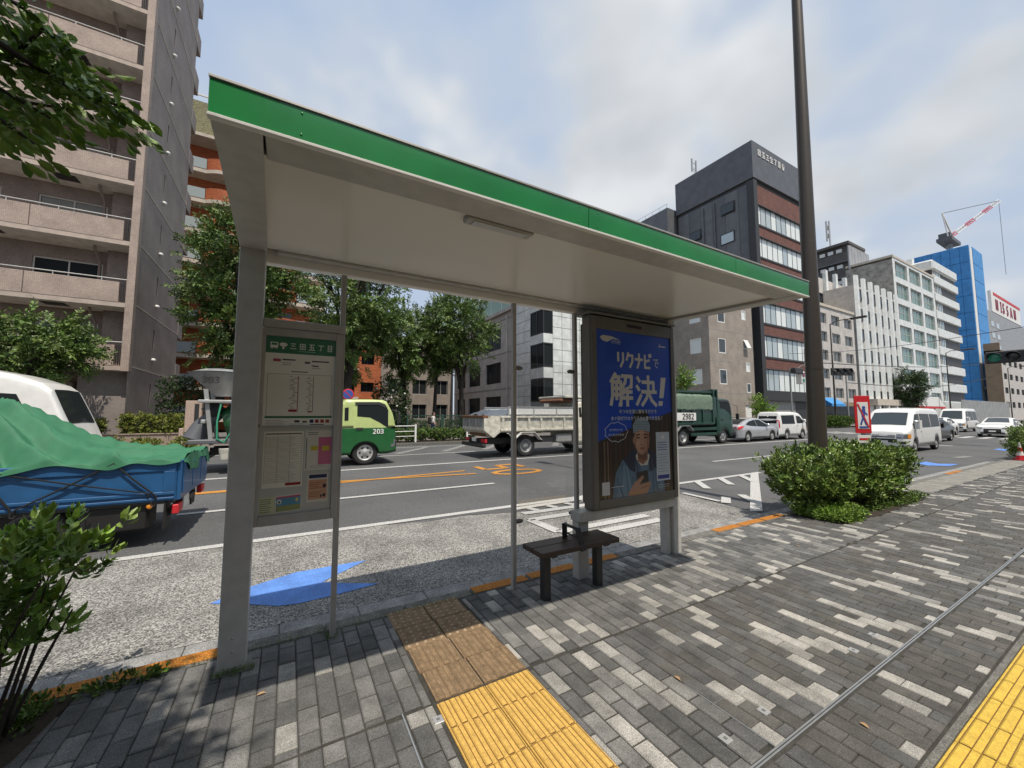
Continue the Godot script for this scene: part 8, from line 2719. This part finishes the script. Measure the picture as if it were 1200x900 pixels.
	ms.set_meta("category", "moss")
	overhang()
	# a few dropped leaves on the blocks
	rng.seed = 123
	mat("dry_leaf", lin(0.34, 0.22, 0.12), 0.8)
	var dl := mb(); leaf_into(dl, Transform3D(Basis(Vector3.RIGHT, -PI / 2 + 0.12), Vector3.ZERO), 0.05, 0.026, 0.15)
	var dlm := dl.mesh()
	var spots := [[2.62, -0.92, "dropped brown leaf on the dark blocks beside the long yellow strip"], [2.1, -1.63, "dropped brown leaf by the metal cover edge"], [5.4, -2.45, "dropped brown leaf between bush and shelter"], [-0.05, -2.75, "dropped brown leaf near the shelter post's foot"]]
	for q in spots:
		var o := thing("fallen_leaf", q[2], "leaf", V(q[0], 0.004, q[1]), R(0, TAU), "dropped leaves")
		part(o, "blade", dlm, M.dry_leaf)

func overhang():
	rng.seed = 99
	# tree standing just outside the picture; one bough hangs into the upper left corner
	var o := thing("overhanging_tree", "overhanging leafy bough in the upper left corner", "tree", V(-3.0, 0, -0.7))
	var tr := mb()
	tr.tube([V(0, -0.1, 0), V(0.05, 1.5, 0.02), V(0.1, 3.0, 0.05), V(0.3, 4.2, 0.2)], [0.16, 0.13, 0.11, 0.07], 10)
	part(o, "trunk", tr, M.bark)
	var tw := twigs()
	var wood := mb()
	var xf := []; var cols := []
	var leafm := mb(); leaf_into(leafm, Transform3D.IDENTITY, 0.062, 0.029, 0.18)
	var lm := leafm.mesh()
	var base := V(-3.0, 0, -0.7)
	for t in tw:
		var pts := []
		for p in t: pts.append(V(0, 1.6, 0) + (p - V(0, 1.6, 0)) * 0.6 - base)
		wood.tube([V(0.2, 3.3, 0.1)] + pts, [0.025] + [0.010, 0.007, 0.004, 0.003].slice(0, pts.size()), 5)
		for rep in 3:
			for i in pts.size() - 1:
				var n := int(pts[i].distance_to(pts[i + 1]) / 0.0095)
				for k in n:
					var u := (k + rng.randf()) / n
					var p: Vector3 = pts[i].lerp(pts[i + 1], u)
					var d: Vector3 = (pts[i + 1] - pts[i]).normalized()
					var s := 1.0 if k % 2 == 0 else -1.0
					var side := d.cross(Vector3.UP).normalized() * s
					var off := side * R(0.0, 0.11) * (1.0 if rep > 0 else 0.1) + V(R(-0.04, 0.04), R(-0.09, 0.04), R(-0.04, 0.04)) * (1.0 if rep > 0 else 0.2)
					var g := (d * R(0.3, 1.0) + side * R(0.4, 1.0) + V(0, R(-0.9, 0.15), 0)).normalized()
					xf.append(Transform3D(turn_to(g, R(-0.8, 0.8)).scaled(Vector3.ONE * R(0.7, 1.15)), p + off)); cols.append(tint())
	part(o, "bough", wood, M.bark)
	many(o, "bough_leaves", lm, M.leaf_bright, xf, cols)
	var spr := [sprig(14, 0.34, 0.10, 0.045, 61), sprig(13, 0.3, 0.11, 0.045, 62)]
	var gr := [[], []]; var cc := [[], []]
	for i in 3000:
		var d := V(rng.randfn(), rng.randfn(), rng.randfn()).normalized() * pow(rng.randf(), 0.45)
		var p := V(1.05, 4.9, 0.82) + d * V(1.6, 1.1, 1.4)
		gr[i % 2].append(Transform3D(turn_to(d + V(0, R(-0.5, 0.5), 0), R(0, TAU)).scaled(Vector3.ONE * R(1.0, 1.6)), p)); cc[i % 2].append(tint())
	for j in 2: many(o, "crown", spr[j], M.leaf_glossy, gr[j], cc[j])

func twigs() -> Array:
	return [
		[Vector3(-1.97, 3.89, -3.58), Vector3(-1.59, 3.78, -3.49), Vector3(-1.27, 3.71, -3.43), Vector3(-0.94, 3.53, -3.26)],
		[Vector3(-1.59, 3.78, -3.49), Vector3(-1.41, 3.97, -3.37), Vector3(-1.22, 3.83, -3.33)],
		[Vector3(-1.84, 4.09, -3.49), Vector3(-1.57, 4.10, -3.39), Vector3(-1.41, 4.02, -3.37)],
		[Vector3(-1.88, 3.65, -3.44), Vector3(-1.56, 3.52, -3.38), Vector3(-1.32, 3.38, -3.31)],
		[Vector3(-1.79, 3.42, -3.29), Vector3(-1.48, 3.26, -3.25), Vector3(-1.34, 3.16, -3.23)],
		[Vector3(-1.38, 3.72, -3.44), Vector3(-1.17, 3.63, -3.38), Vector3(-0.97, 3.56, -3.27)],
		[Vector3(-1.57, 4.02, -3.69), Vector3(-1.37, 3.85, -3.59), Vector3(-1.25, 3.94, -3.51)],
		[Vector3(-1.89, 3.71, -3.78), Vector3(-1.58, 3.64, -3.67), Vector3(-1.34, 3.63, -3.59)],
		[Vector3(-2.05, 4.29, -4.06), Vector3(-1.77, 4.23, -3.90), Vector3(-1.56, 4.11, -3.79)],
	]
